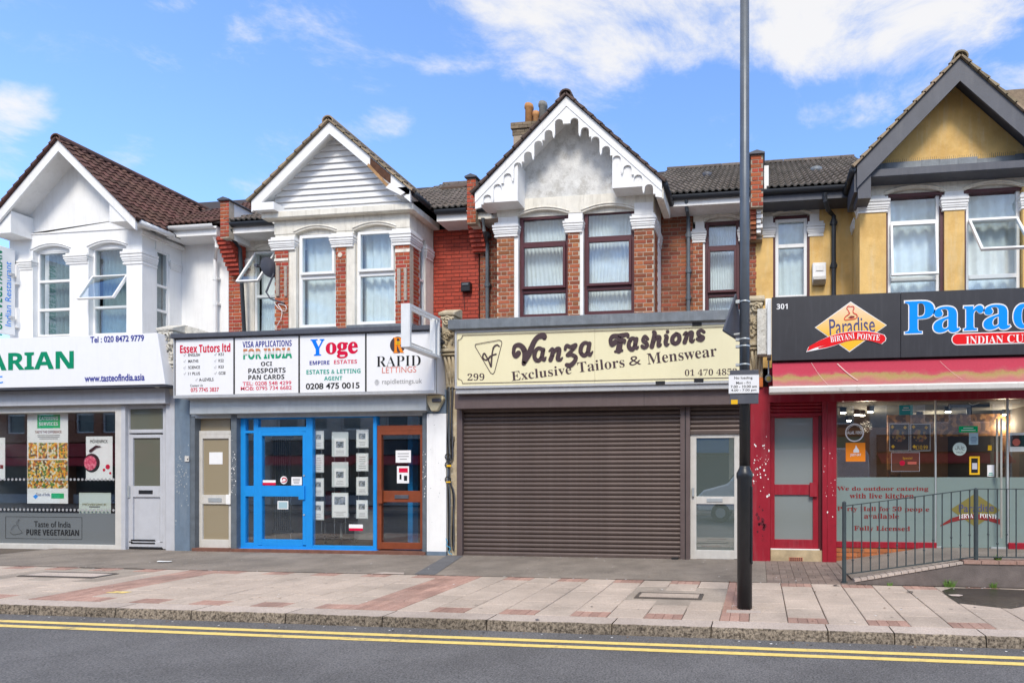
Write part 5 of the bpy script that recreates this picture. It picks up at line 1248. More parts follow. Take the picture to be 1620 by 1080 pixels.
pieces('letterbox', M_DARKGREY, DC, [(624, 646, 782.5, 788.5)], .005, .03); pieces('handle', M_BROWN, DC, [(596.5, 604, 774, 796)], -.03, .02)
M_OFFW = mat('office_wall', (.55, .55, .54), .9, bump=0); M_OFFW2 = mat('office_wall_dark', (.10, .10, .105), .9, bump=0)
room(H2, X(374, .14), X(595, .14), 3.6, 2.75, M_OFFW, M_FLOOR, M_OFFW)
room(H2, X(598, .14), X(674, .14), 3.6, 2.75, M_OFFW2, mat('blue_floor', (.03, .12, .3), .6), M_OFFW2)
MB().box(X(310, .14), X(365, .14), .7, .75, 0, 2.7).build('passage_wall', M_OFFW, H2)
# things inside
RD = thing('radiator', 'tall dark column radiator behind the blue glazed door', 'radiator', (X(447, .8), .8, 0))
for k in range(9):
    xx = X(434 + k * 3.2, .8); MB().tube([(xx, .8, Z(450, 840, .8)), (xx, .8, Z(450, 692, .8))], .014, 8).build('column', M_GREYPIPE, RD)
MB().box(X(432, .8), X(463, .8), .78, .82, Z(450, 843, .8), Z(450, 838, .8)).box(X(432, .8), X(463, .8), .78, .82, Z(450, 694, .8), Z(450, 689, .8)).build('header', M_GREYPIPE, RD)
MB().tube([(X(436, .8), .8, 0), (X(436, .8), .8, .4)], .01).tube([(X(460, .8), .8, 0), (X(460, .8), .8, .4)], .01).build('pipe', M_METAL, RD)
def officechair(u, Y, lab, mseat):
    x = X(u, Y); t = thing('office_chair', lab, 'chair', (x, Y, 0))
    MB().box(x - .24, x + .24, Y - .24, Y + .24, .46, .54).build('seat', mseat, t, bevel=.03)
    MB().box(x - .22, x + .22, Y + .2, Y + .26, .62, 1.1).build('backrest', mseat, t, bevel=.03)
    MB().tube([(x, Y, .12), (x, Y, .46)], .025).tube([(x, Y + .22, .5), (x, Y + .24, .65)], .02).build('column', M_METAL, t)
    b = MB()
    for k in range(5):
        a = k * 1.2566 + .3; b.tube([(x, Y, .12), (x + .3 * math.cos(a), Y + .3 * math.sin(a), .07)], .018, 6); b.ball((x + .3 * math.cos(a), Y + .3 * math.sin(a), .035), .03, .03, .03)
    b.build('wheel_base', M_BLACK, t); return t
officechair(540, 1.5, 'black office chair seen through the blue framed window', M_BLACK)
officechair(515, 2.2, 'red office chair behind the black one in the blue framed shop', mat('red_seat', (.3, .02, .02), .6))
dk = thing('desk', 'dark desk with a red cover inside the blue framed shop', 'desk', (X(570, 2.0), 2, 0))
MB().box(X(556, 1.7), X(592, 1.7), 1.7, 2.4, .72, .76).build('desk_top', mat('red_seat', (.3, .02, .02), .6), dk); MB().box(X(558, 1.7), X(590, 1.7), 1.75, 2.3, .05, .72).build('desk_front', M_OFFW, dk)
bc = thing('meeting_chair', 'chrome framed chair behind the brown door', 'chair', (X(632, 1.2), 1.2, 0))
xx = X(632, 1.2)
MB().tube([(xx - .25, .9, .02), (xx - .12, 1.0, .45), (xx - .22, 1.5, .45), (xx - .22, 1.5, .85)], .012).tube([(xx + .25, .9, .02), (xx + .25, 1.0, .45), (xx + .22, 1.5, .45), (xx + .22, 1.5, .85)], .012).tube([(xx - .25, .9, .02), (xx + .25, .9, .02)], .012).build('frame', M_METAL, bc)
MB().box(xx - .22, xx + .22, 1.0, 1.45, .44, .49).build('seat', M_BLACK, bc, bevel=.02); MB().box(xx - .22, xx + .22, 1.47, 1.51, .6, .9).build('backrest', M_BLACK, bc, bevel=.02)
bg_ = thing('stacked_bags', 'green purple and red bags piled on a shelf behind the brown door', 'bags', (X(635, 1.6), 1.6, .9))
for k, (u, v, r, c) in enumerate(((612, 760, .16, (.0, .35, .12)), (628, 764, .12, (.1, .05, .3)), (640, 758, .14, (.2, .05, .3)), (653, 756, .13, (.35, .05, .3)), (661, 764, .12, (.4, .03, .03)), (606, 769, .1, (.0, .2, .5)))):
    MB().ball((X(u, 1.6), 1.6, Z(u, v, 1.6)), r, r * .7, r * .9, 10, 7).build('bag', mat('bag_%d' % k, c, .6), bg_, smooth=True)
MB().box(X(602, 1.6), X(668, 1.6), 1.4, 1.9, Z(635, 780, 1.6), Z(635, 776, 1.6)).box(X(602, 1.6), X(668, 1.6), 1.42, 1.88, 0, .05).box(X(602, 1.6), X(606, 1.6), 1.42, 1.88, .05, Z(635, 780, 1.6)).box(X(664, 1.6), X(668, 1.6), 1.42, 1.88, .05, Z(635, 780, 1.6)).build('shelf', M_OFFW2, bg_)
pl = thing('blue_column', 'blue painted column standing inside behind the brown door', 'column', (X(651, 1.0), 1, 0)); MB().box(X(647, 1), X(655, 1), .95, 1.15, 0, 2.7).build('shaft', M_BLUE, pl, bevel=.01)
# display cards in the window
gc = 'property cards hanging in the blue framed window'
YCd = .12
M_HOLD = flat('clear_holder', (.62, .66, .66))
def card(u0, u1, vt, vb, lab, big=False, pic=True, seed=0):
    t = paper('property_card', lab, 'card', u0, u1, vt, vb, YCd, m=M_HOLD, group=gc)
    if big == 1: a, b, c, d = u0 + 4, u1 - 4, vt + 10, vb - 1.5
    else: a, b, c, d = u0 + 1.5, u1 - 1.5, vt + 1.2, vb - 1.2
    pieces('printed_page', M_WINK, t, [(a, b, c, d)], YCd - .004, YCd - .001, bevel=0)
    if pic: pieces('photo', M_GREYPH, t, [(a + 2.5, b - 3.5, c + 5, c + 5 + (b - a) * .55)], YCd - .006, YCd - .005, bevel=0)
    lines(t, 6 if not pic else 3, a + 2, b - 2, d - 9 if pic else c + 3, d - 2, YCd - .005, M_GREYINK, seed, .25)
for k, (vt, vb) in enumerate(((681, 710), (718.5, 747), (756, 785), (792.5, 822))):
    card(496 - .3 * k, 512.5, vt, vb, ('top', 'second', 'third', 'lowest')[k] + ' card of the left column in the blue framed window', pic=k != 1, seed=k)
    card(563.5, 583 - .3 * k, vt - 2, vb - 2, ('top', 'second', 'third', 'lowest')[k] + ' card of the right column in the blue framed window', pic=k != 1, seed=k + 9)
for k, (vt, vb) in enumerate(((683, 722), (730.5, 770), (779, 818.5))):
    card(525, 551, vt, vb, ('top', 'middle', 'lowest')[k] + ' large card of the middle column in the blue framed window', big=1 if k < 2 else 2, seed=k + 20)
wr = thing('display_cables', 'thin steel cables carrying the property cards in the blue framed window', 'cables', (X(540, YCd), YCd, 0))
m = MB()
for u in (499, 509, 529, 546.5, 567, 579): m.tube([(X(u, YCd + .01), YCd + .01, .35), (X(u, YCd + .01), YCd + .01, 2.3)], .0025, 5)
m.build('cable', M_METAL, wr)
P = paper('sticker', 'red and white sticker low in the blue framed window', 'sticker', 552, 574, 829, 839, .036); pieces('red_band', M_REDINK, P, [(552, 574, 835, 839)], .033, .035, bevel=0)
P = paper('sticker', 'red and white strip sticker on the blue glazed door', 'sticker', 415.5, 436, 759, 767, .046); pieces('red_band', M_REDINK, P, [(415.5, 436, 763, 767)], .043, .045, bevel=0)
P = thing('sticker', 'round white sticker with a red emblem on the blue glazed door', 'sticker', (X(449, .04), .04, Z(449, 759, .04)))
MB().disc(X(449, .046), .044, Z(449, 759, .046), .075, 24, .002).build('sheet', M_WINK, P); e2 = MB(); stroke(e2, smoothpts([XZ(446, 762, .04), XZ(452, 761, .04), XZ(453, 757, .04), XZ(448, 755.5, .04), XZ(447, 758, .04)]), .018, .046); e2.build('printed_emblem', M_REDINK, P)
P = paper('notice', 'small white notice beside the round sticker on the blue glazed door', 'notice', 461, 477.5, 754, 767, .046); lines(P, 4, 463, 475, 756, 765, .045, M_GREYINK)
P = paper('notice', 'small framed pale blue card below the bar of the blue door', 'notice', 439, 456, 792, 805, .046); pieces('print', flat('paper_blue', (.35, .5, .55)), P, [(440.5, 454.5, 793.5, 803.5)], .043, .045, bevel=0)
P = paper('notice', 'handwritten white notice high on the brown door', 'notice', 626, 650, 712, 731.5, .046); lines(P, 3, 629, 647, 715, 728, .045, M_GREYINK, 2, .3)
P = paper('notice', 'white notice with a red heading on the brown door', 'notice', 628, 647, 737, 764, .046); pieces('red_heading', M_REDINK, P, [(631, 645, 740, 747)], .043, .045, bevel=0); pieces('print', M_INK, P, [(632, 635, 750, 758), (639, 644, 752, 760)], .043, .045, bevel=0)
bl = thing('doorbell', 'cream doorbell on the blue grey pilaster', 'doorbell', (X(297, -.1), -.1, Z(297, 725, -.1))); MB().box(X(293.5, -.08), X(300, -.08), -.10, -.082, Z(297, 730, -.08), Z(297, 721, -.08)).build('case', M_BEIGE, bl, bevel=.004); MB().disc(X(297, -.1), -.105, Z(297, 726, -.1), .012, 12, .006).build('button', M_INK, bl)

# sign over shop 2
YS2 = -.36
S2 = thing('shop_sign', 'white four panel sign for tutors visa applications and letting agents', 'sign', (X(480, YS2), YS2, 3.4))
x0, x1 = X(275, YS2), X(690, YS2)
zt, zb = Z(482, 531, YS2), Z(482, 621, YS2)
MB().box(x0, x1, YS2 + .03, .04, zb - .05, zt + .02).build('sign_box', M_SIGNW, S2)
MB().box(x0 - .01, x1 + .02, YS2 - .06, .12, zt + .021, zt + .105).build('capping', M_DARKGREY, S2, bevel=.006)
MB().box(x0, x1, YS2 - .01, YS2 + .03, zb - .055, zb - .005).box(x0, x0 + .02, YS2 - .01, YS2 + .03, zb - .005, zt + .02).box(x1 - .02, x1, YS2 - .01, YS2 + .03, zb - .005, zt + .02).build('sign_tray', M_ALU, S2)
dv = [277.5, 370.7, 473.5, 579, 688]
for k in range(4):
    MB().box(X(dv[k], YS2) + .012, X(dv[k + 1], YS2) - .012, YS2, YS2 + .02, zb, zt).build('sign_panel', M_SIGNW, S2)
for u in dv[1:4]: MB().box(X(u, YS2) - .013, X(u, YS2) + .013, YS2 - .008, YS2 + .02, zb, zt).build('divider', M_BLACK, S2)
T = lambda s, a, b, c, d, m, **k: text(s, a, b, c, d, YS2, m, S2, **k)
T(sansb('Essex Tutors ltd'), 285, 364.6, 544, 557.5, M_REDINK, offset=.012)
for k, s in enumerate(('ENGLISH', 'MATHS', 'SCIENCE', '11 PLUS')): T(s, 298, 316.5 - (k in (1,)) * 2.5, 559 + 9.8 * k, 563.6 + 9.8 * k, M_INK, offset=.01)
for k, s in enumerate(('KS1', 'KS2', 'KS3', 'GCSE')): T(s, 346, 354 + (k == 3) * 3, 558 + 9.9 * k, 562.6 + 9.9 * k, M_INK, offset=.01)
T('A-LEVELS', 315, 338, 597.7, 602.7, M_INK, offset=.01); T('Contact Us', 301, 321, 607.5, 611.5, M_INK); T('075 7745 3837', 302, 346.5, 613, 619.5, M_REDINK, offset=.012)
tk = MB()
for (u, v) in [(292.5, 561.5 + 9.8 * k) for k in range(4)] + [(341, 560.5 + 9.9 * k) for k in range(4)] + [(311, 600.5)]:
    stroke(tk, [XZ(u - 1.5, v, YS2), XZ(u - .4, v + 1.8, YS2), XZ(u + 2, v - 2.2, YS2)], .007, YS2)
tk.build('tick_marks', M_GREYINK, S2)
T(sansb('VISA APPLICATIONS'), 384, 461.5, 539, 548.5, M_NAVY, offset=.0)
m3 = bpy.data.materials.new('ink_tricolour'); m3.use_nodes = True; t3 = m3.node_tree; ge = t3.nodes.new('ShaderNodeNewGeometry'); s3 = t3.nodes.new('ShaderNodeSeparateXYZ'); t3.links.new(ge.outputs['Position'], s3.inputs[0])
r3 = t3.nodes.new('ShaderNodeMapRange'); zz1, zz0 = Z(423, 550.5, YS2), Z(423, 567.5, YS2); r3.inputs['From Min'].default_value = zz0; r3.inputs['From Max'].default_value = zz1; t3.links.new(s3.outputs[2], r3.inputs[0])
c3 = t3.nodes.new('ShaderNodeValToRGB'); t3.links.new(r3.outputs[0], c3.inputs[0]); e3 = c3.color_ramp.elements; c3.color_ramp.interpolation = 'CONSTANT'
e3[0].position = 0; e3[0].color = (0, .3, .14, 1); e3[1].position = .42; e3[1].color = (.62, .62, .6, 1); q = e3.new(.72); q.color = (.55, .2, .08, 1)
t3.links.new(c3.outputs[0], t3.nodes['Principled BSDF'].inputs['Base Color'])
T(sansb('FOR INDIA'), 385, 462.3, 550.5, 567.5, m3, offset=.02)
T(sansb('OCI'), 413, 430.5, 572, 578.6, M_INK); T(sansb('PASSPORTS'), 393, 452, 582, 589.8, M_INK); T(sansb('PAN CARDS'), 393, 450, 592.5, 600, M_INK)
T('TEL: 0208 548 4299', 384, 461, 603, 609, M_PINKINK, offset=.01); T('MOB: 0795 734 6682', 381, 461.6, 610.5, 616.7, M_PINKINK, offset=.01)
T(serif('Y'), 491.5, 513.5, 536.5, 562.5, M_BLUEINK, offset=.012); T(serif('oge'), 515.4, 566.5, 541, 566.8, M_REDINK, offset=.02)
T(sansb('EMPIRE'), 490, 521.4, 570.6, 576.8, M_NAVY); T(sansb('ESTATES'), 528.5, 565, 569, 575.2, M_PINKINK)
T(sansb('ESTATES & LETTING'), 485, 570.5, 584, 591, M_TEALINK); T(sansb('AGENT'), 513, 541.7, 595, 601.4, M_TEALINK); T('0208 475 0015', 484, 569, 605.3, 615, M_INK, offset=.022)
MB().disc(X(629.3, YS2), YS2 - .004, Z(629.3, 545.5, YS2), .148, 36, .003).build('logo_disc', M_INKB, S2)
text(serif('R'), 622, 639, 533.5, 558, YS2 - .004, M_ORINK, S2); pieces('logo_window', M_GOLD, S2, [(626, 629.3, 539.5, 541.9), (630, 633.3, 539.5, 541.9), (626, 629.3, 542.4, 544.8), (630, 633.3, 542.4, 544.8)], YS2 - .012, YS2 - .010, bevel=0)
T(serif('RAPID'), 595.7, 665.7, 562.5, 579, M_INK, offset=-.012); T('LETTINGS', 604.6, 658.6, 580, 589.5, M_SALMON, offset=-.004); T('rapidlettings.uk', 604.6, 667.8, 599, 609, M_GREYINK, offset=.006)
gl_ = MB(); gx, gz_ = XZ(596.7, 604.6, YS2)
for sx in (1, .45): stroke(gl_, [(gx + .042 * sx * math.cos(R(20 * k)), gz_ + .042 * math.sin(R(20 * k))) for k in range(19)], .005, YS2)
stroke(gl_, [(gx - .042, gz_), (gx + .042, gz_)], .004, YS2); stroke(gl_, [(gx, gz_ - .042), (gx, gz_ + .042)], .004, YS2); gl_.build('globe_mark', M_GREYINK, S2)
# alarm bell box
al = thing('alarm_box', 'cream six sided alarm box with a grey lamp on the white pilaster', 'alarm', (X(690, -.1), -.1, Z(690, 638, -.1)))
pts = [XZ(u, v, -.09) for u, v in ((679, 626.5), (702, 625), (705, 631), (695, 650), (686, 651), (676.5, 633))]
MB().prism(pts, -.17, -.082).build('case', mat('yellowed_plastic', (.66, .58, .38), .5, var=.15, spots=.4, spcol=(.3, .22, .1)), al, bevel=.012)
MB().box(X(684.5, -.17), X(699, -.17), -.21, -.171, Z(691, 636, -.17), Z(691, 630.5, -.17)).build('lamp', M_DARKGREY, al, bevel=.012)
# broken projecting light box
xr_ = X(649.5, -1.25); PF = thing('empty_sign_box', 'empty white projecting sign frame with its panels missing above the letting agents', 'sign frame', (xr_, -.8, 4.2))
xl_ = xr_ - .155; z1_, z0_ = Z(649, 480, -1.25), Z(649, 549, -1.25)
M_FR = mat('white_painted_metal', (.72, .74, .75), .4, var=.06, streak=.2)
MB().box(xl_, xr_, -1.27, -1.22, z0_, z1_).build('front_plate', M_FR, PF, bevel=.004)
f = MB()
for a in (xl_, xr_ - .03):
    f.box(a, a + .03, -1.22, -.42, z1_ - .045, z1_).box(a, a + .03, -1.22, -.42, z0_, z0_ + .045)
f.box(xl_ + .03, xr_ - .03, -1.22, -.42, z0_, z0_ + .012); f.build('rail', M_FR, PF)
MB().box(xl_, xr_, -.42, -.39, z0_, z1_).box(xl_ + .03, xr_ - .03, -.50, -.47, z0_ + .02, z1_ - .05).build('rear_plate', M_FR, PF)
MB().tube([(xl_ + .07, -1.2, z0_ + .1), (xl_ + .07, -.45, z0_ + .1)], .012).build('lamp_tube', M_ALU, PF)
MB().box(xl_ + .03, xr_ - .02, -.39, .0, z0_ + .3, z0_ + .36).build('wall_arm', M_DARKGREY, PF)
console(H2, 252, 278, 524, 575, 624, -.22, M_CONSOLE)
sl_ = MB(); sl_.prism([XZ(*p, -.05) for p in ((268, 532), (272, 519), (300, 516), (345, 531), (345, 536), (268, 540))], -.05, .1); sl_.build('bracket_coping', M_CONSOLE, H2)

# ---------------------------------------------------------------- shop 3
console(H3, 697, 721, 500, 555, 612, -.2, M_STONE)
pieces('shop_pilaster', M_STONE, H3, [(706, 722.5, 611, 879)], -.03, .12)
cb = thing('cable_bundle', 'tangle of black cables running down the buff pilaster beside the brown shutter', 'cables', (X(713, -.08), -.08, 0))
rr = random.Random(2)
for k, c in enumerate((M_BLACK, M_BLACK, M_GREYPIPE, M_BLACK, M_DARKGREY)):
    pts = [(X(708 + k * 2 + rr.uniform(-1, 1), -.06), -.06 - .012 * (k % 3), Z(712, v, -.06)) for v in (612, 660, 700, 724)]
    pts += [(X(709.5 + k * .6 + rr.uniform(-.6, .6), -.06), -.08 - .012 * (k % 3), Z(712, v, -.06)) for v in (730, 745, 758)]
    pts += [(X(709 + k * 2.3 + rr.uniform(-1, 1), -.06), -.06 - .012 * (k % 3), Z(712, v, -.06)) for v in (780, 820, 850, 870)]
    MB().tube(smoothpts(pts, 4), .009 + .003 * (k % 2), 6).build('cable', c, cb, smooth=True)
for (v, q) in ((722, 0), (735, 1), (758, 1)):
    pts = [(X(711, -.06) + .055 * math.cos(t / 3), -.11, Z(711, v, -.06) + .05 * math.sin(t / 3)) for t in range(20)]
    MB().tube(pts, .009, 6).build('cable_coil', M_BLACK, cb, smooth=True)
MB().box(X(708, -.1), X(715, -.1), -.13, -.125, Z(711, 738, -.1), Z(711, 735, -.1)).box(X(707, -.1), X(714, -.1), -.13, -.125, Z(711, 763, -.1), Z(711, 761, -.1)).build('yellow_tape', M_GOLD, cb)
MB().tube(smoothpts([(X(u, -.1), -.12, Z(u, v, -.1)) for u, v in ((706, 851), (709, 857), (707, 862), (713, 866), (711, 873), (716, 876))]), .006, 5).build('blue_string', flat('blue_string', (.05, .4, .7)), cb)
for k, u in enumerate((717, 719)): MB().tube([(X(u, -.05), -.05, Z(u, 690, -.05)), (X(u - 3, -.05), -.055, Z(u, 720, -.05))], .005, 5).build('loose_wire', M_BLACK, cb)
YS3 = -.36
zt, zb = Z(945, 519.5, YS3), Z(945, 606, YS3)
x0, x1 = X(720, YS3), X(1181, YS3)
S3 = thing('shop_sign', 'cream tailor shop sign with brown flowing lettering and a notched border', 'sign', (X(950, YS3), YS3, 3.4))
MB().box(x0, x1, YS3 + .022, .05, zb - .04, zt + .06).build('sign_box', M_ALU, S3)
MB().box(x0, x1, YS3 - .012, YS3 + .02, zt, zt + .06).box(x0, x1, YS3 - .012, YS3 + .02, zb - .045, zb).box(x0, x0 + .035, YS3 - .012, YS3 + .02, zb, zt).build('sign_trim', M_ALU, S3)
xs_ = X(941, YS3)
MB().box(x0 + .036, xs_ - .002, YS3, YS3 + .02, zb, zt).build('sign_panel', M_SIGNC, S3); MB().box(xs_ + .002, x1, YS3, YS3 + .02, zb, zt).build('sign_panel', M_SIGNC, S3)
pieces('sign_clip', M_BLACK, S3, [(1095, 1110, 510, 515), (1037, 1052, 602.5, 607.5), (1098, 1113, 598.5, 604.5)], YS3 - .02, YS3)
MB().box(X(709, -.42), x1 + .02, -.44, .12, Z(930, 514, -.42), Z(930, 498, -.42)).build('lead_capping', M_LEAD, H3, bevel=.01)
MB().box(x0, x1, -.34, .05, zb - .13, zb - .05).build('ledge', M_ALU, H3)
# border
bd = MB(); q = lambda u, v: XZ(u, v, YS3)
zT, zB = Z(800, 524.5, YS3), Z(800, 606.5, YS3); zT = zt - .045; zB = zb + .045
xa, xb = X(725, YS3), X(1176, YS3); n = .08
pts = [(xa + n, zT)] + [(xa + n * math.cos(t), zT - n * math.sin(t)) for t in [R(9 * k) for k in range(1, 10)]] + [(xa, zT - n)] 
pts = [(xa + n, zT), (xa + n * .95, zT - n * .4), (xa + n * .7, zT - n * .75), (xa + n * .3, zT - n * .95), (xa, zT - n), (xa, zB + n), (xa + n * .3, zB + n * .95), (xa + n * .7, zB + n * .75), (xa + n * .95, zB + n * .4), (xa + n, zB), (xb - n, zB), (xb - n * .7, zB + n * .75), (xb, zB + n), (xb, zT - n), (xb - n * .7, zT - n * .75), (xb - n, zT), (xa + n, zT)]
stroke(bd, pts, .010, YS3, cap=False); bd.build('printed_border', M_INKB, S3)
tr_ = MB(); stroke(tr_, [q(752, 546.5), q(753, 544.5), q(790.5, 538), q(793.5, 539.5), q(794.2, 543), q(782.5, 588.5), q(780, 591.5), q(776.5, 590), q(752, 548), q(752, 546.5)], .012, YS3); tr_.build('emblem_border', M_INKB, S3)
vf = MB(); stroke(vf, smoothpts([q(*p) for p in ((790, 548), (786.5, 545.5), (781.5, 549), (779, 558), (778, 570), (777, 580), (774, 572), (769, 562), (766, 559), (764, 564), (767, 569), (772, 568), (777, 563), (785, 560))]), .026, YS3); vf.build('emblem', M_INKB, S3)
# hand drawn display letters: (u, v, width px)
pxm = (X(901, YS3) - X(900, YS3))
def glyphs(lst, name, m, parent, Y):
    mb = MB()
    for st in lst:
        pts = [(*XZ(u, v, Y), w * pxm * .9) for u, v, w in st]; stroke(mb, smoothpts(pts, 4), .05, Y)
    mb.build(name, m, parent)
z1f = lambda pts, ox=680, oy=500, s=6.231: [(ox + a / s, oy + b / s, w / s) for a, b, w in pts]
V = [[(875, 365, 60), (850, 392, 55), (828, 365, 40), (838, 300, 45), (885, 285, 50), (925, 320, 60), (940, 380, 62), (928, 465, 50)], [(928, 465, 50), (985, 360, 62), (1025, 260, 58), (1070, 205, 55), (1125, 195, 62), (1130, 215, 50)]]
A1 = [[(1120, 335, 40), (1075, 315, 40), (1040, 350, 46), (1035, 410, 46), (1070, 440, 46), (1105, 400, 42), (1118, 345, 40)], [(1120, 330, 46), (1108, 400, 48), (1128, 430, 40), (1145, 405, 18)]]
N1 = [[(1178, 345, 20), (1210, 325, 42), (1212, 370, 48), (1190, 432, 50)], [(1205, 380, 34), (1245, 330, 40), (1275, 325, 50), (1270, 380, 50), (1262, 420, 46), (1285, 432, 38), (1308, 410, 18)]]
Z1 = [[(1335, 330, 30), (1350, 290, 40), (1390, 305, 44), (1440, 285, 42), (1400, 340, 40), (1355, 385, 36), (1400, 380, 40), (1440, 405, 44), (1425, 450, 46), (1385, 485, 50), (1350, 480, 45)]]
A2 = [[(1575, 280, 40), (1530, 262, 40), (1495, 300, 46), (1490, 360, 46), (1525, 388, 46), (1560, 350, 42), (1575, 290, 40)], [(1575, 270, 46), (1562, 350, 48), (1580, 380, 40), (1605, 350, 18)]]
glyphs([z1f(s) for s in V + A1 + N1 + Z1 + A2], 'lettering', M_INKB, S3, YS3)
z2f = lambda pts: z1f(pts, 940, 480, 5.786)
Fg = [[(195, 350, 50), (165, 375, 48), (150, 335, 40), (175, 300, 45), (230, 300, 50), (300, 285, 42), (310, 305, 30)], [(245, 300, 60), (235, 370, 60), (225, 430, 62)], [(195, 440, 30), (255, 430, 30)], [(240, 355, 25), (280, 335, 30), (278, 360, 26)]]
A3 = [[(385, 330, 36), (345, 320, 38), (320, 360, 42), (320, 400, 42), (350, 420, 42), (375, 380, 38), (388, 335, 36)], [(388, 325, 42), (375, 385, 44), (390, 408, 34), (405, 395, 16)]]
Sg = [[(490, 325, 34), (465, 300, 32), (448, 335, 38), (475, 360, 42), (485, 385, 40), (460, 405, 36), (438, 390, 34)]]
Hg = [[(545, 262, 36), (555, 275, 44), (545, 330, 46), (528, 395, 48)], [(540, 350, 30), (575, 310, 38), (598, 310, 42), (592, 350, 42), (588, 385, 36), (605, 385, 28), (615, 370, 14)]]
Ig = [[(655, 295, 36), (665, 310, 42), (655, 350, 44), (662, 380, 36), (685, 370, 16)], [(672, 258, 36), (673, 259, 36)]]
Og = [[(750, 280, 38), (720, 310, 42), (718, 350, 44), (745, 368, 42), (778, 340, 42), (778, 295, 42), (750, 278, 38)]]
N2 = [[(818, 285, 18), (842, 270, 36), (845, 305, 42), (828, 355, 44)], [(838, 315, 28), (870, 272, 36), (895, 268, 42), (890, 310, 42), (885, 340, 38), (900, 350, 30), (920, 330, 14)]]
S2g = [[(1005, 262, 34), (980, 245, 32), (952, 265, 38), (965, 295, 42), (998, 312, 40), (980, 335, 36), (945, 325, 34)]]
glyphs([z2f(s) for s in Fg + A3 + Sg + Hg + Ig + Og + N2 + S2g], 'lettering', M_INKB, S3, YS3)
def slanttext(words, m, parent, Y, rot):
    for s, u0, u1, vt, vb in words: text(serif(s), u0, u1, vt, vb, Y, m, parent, rot=rot, offset=-.003)
slanttext([('Exclusive', 809, 904, 582, 597), ('Tailors', 913.5, 988, 568.5, 585), ('&', 995, 1014, 563, 577.5), ('Menswear', 1023.5, 1134, 552.5, 570)], M_INKB, S3, YS3, 5.4)
text(serif('299'), 739.7, 766.4, 590.5, 601.5, YS3, M_INKB, S3, offset=-.005); text(serif('01 470 4853'), 1083.5, 1166, 583.5, 593.5, YS3, M_INKB, S3, offset=-.008)
# shutters
MB().box(X(720, -.22), X(1181, -.22), -.24, .1, Z(900, 644, -.22), Z(900, 614.5, -.22)).build('shutter_box', M_SHUTBOX, H3, bevel=.006)
MB().box(X(1019, -.24) - .002, X(1019, -.24) + .002, -.243, -.24, Z(1019, 641, -.24), Z(1019, 611, -.24)).build('box_seam', M_BLACK, H3)
def shutter(house, u0, u1, vt, vb, Y, n, label):
    x0, x1, z0, z1 = rect(u0, u1, vt, vb, Y); h = (z1 - z0) / n
    b = MB().box(x0, x1, Y + .03, Y + .04, z0, z1).build('roller_shutter', M_SHUT, house, label=label)
    me = bpy.data.meshes.new('slat'); v = []; f = []
    prof = [(.026, 0), (.010, .10), (.001, .28), (0, .5), (.004, .7), (.012, .84), (.022, .93), (.026, .97)]
    for xx in (0, x1 - x0): v += [(xx, y, zz * h) for y, zz in prof]
    for i in range(len(prof) - 1): f.append((i, len(prof) + i, len(prof) + i + 1, i + 1))
    me.from_pydata(v, [], [t[::1] for t in f]); me.materials.append(M_SHUT); me.polygons.foreach_set('use_smooth', [True] * len(me.polygons))
    for k in range(n): inst('slat', me, b, Matrix.Translation((x0, Y + rb.uniform(-.001, .001), z0 + k * h)))
    MB().box(x0, x1, Y - .015, Y + .03, z0 - .01, z0 + .035).build('bottom_rail', M_SHUT, b)
    return b
shutter(H3, 730.6, 1076, 643, 880.5, .0, 34, 'wide closed brown roller shutter')
shutter(H3, 1090, 1176, 641, 685, .0, 6, 'short brown roller shutter above the glazed door')
pieces('shutter_guide', M_SHUTBOX, H3, [(722.5, 731, 643, 879), (1076, 1091.5, 641, 885)], -.06, .12)
pb('guide_seam', M_BLACK, H3, 1083.5, 1085, 641, 885, -.063, -.06)
DD = pieces('shop_door', M_BEIGE, H3, [(1092, 1101.5, 686, 884), (1161.5, 1170, 686, 884), (1101.5, 1161.5, 686, 692.5), (1101.5, 1161.5, 785, 797), (1101.5, 1161.5, 870, 884)], .02, .1)
pieces('pane', glass('dark_door_glass', (.5, .55, .52), .28, haze=.45, hcol=(.22, .27, .25)), DD, [(1101.5, 1161.5, 692.5, 785), (1101.5, 1161.5, 797, 870)], .05, .058, bevel=0)
MB().box(X(1095, .2), X(1170, .2), .4, .45, 0, 2.6).build('passage_wall', M_ROOM, H3)
pieces('letterbox', M_METAL, DD, [(1118, 1143, 788, 794)], .008, .03); pieces('handle', M_METAL, DD, [(1094.5, 1098, 771, 785)], -.03, .02)
pieces('shutter_foot', M_BLACK, H3, [(1062, 1073, 881.5, 885)], -.08, -.02)

# ---------------------------------------------------------------- shop 4
console(H4, 1184, 1209, 478, 545, 600, -.2, M_STONE)
pieces('shop_pilaster', M_RED, H4, [(1187, 1218.5, 612, 888.5)], -.08, .12)
pieces('shop_pilaster', M_RED, H4, [(1301, 1308, 628, 889), (1309, 1323.5, 628, 889)], -.08, .12)
pieces('pilaster_backing', M_RED, H4, [(1301, 1323.5, 628, 889)], -.07, .12)
shb = shutter(H4, 1218.5, 1301, 630, 657, .0, 5, 'short red roller shutter over the red door')
for c in shb.children: 
    if c.name.startswith('slat') or c.name.startswith('bottom'): pass
rs_me = None
for c in [shb] + list(shb.children):
    me = c.data.copy() if rs_me is None or c.data.name.split('.')[0] != 'slat' else rs_me
    if c.data.name.split('.')[0] == 'slat' and rs_me is None: rs_me = me
    me.materials.clear(); me.materials.append(M_RED); c.data = me
DR = pieces('shop_door', M_RED, H4, [(1218.5, 1225.5, 657, 868), (1286, 1295, 657, 868), (1225.5, 1286, 655, 660.5), (1225.5, 1286, 766, 782.5), (1225.5, 1286, 853, 867.5)], .02, .1)
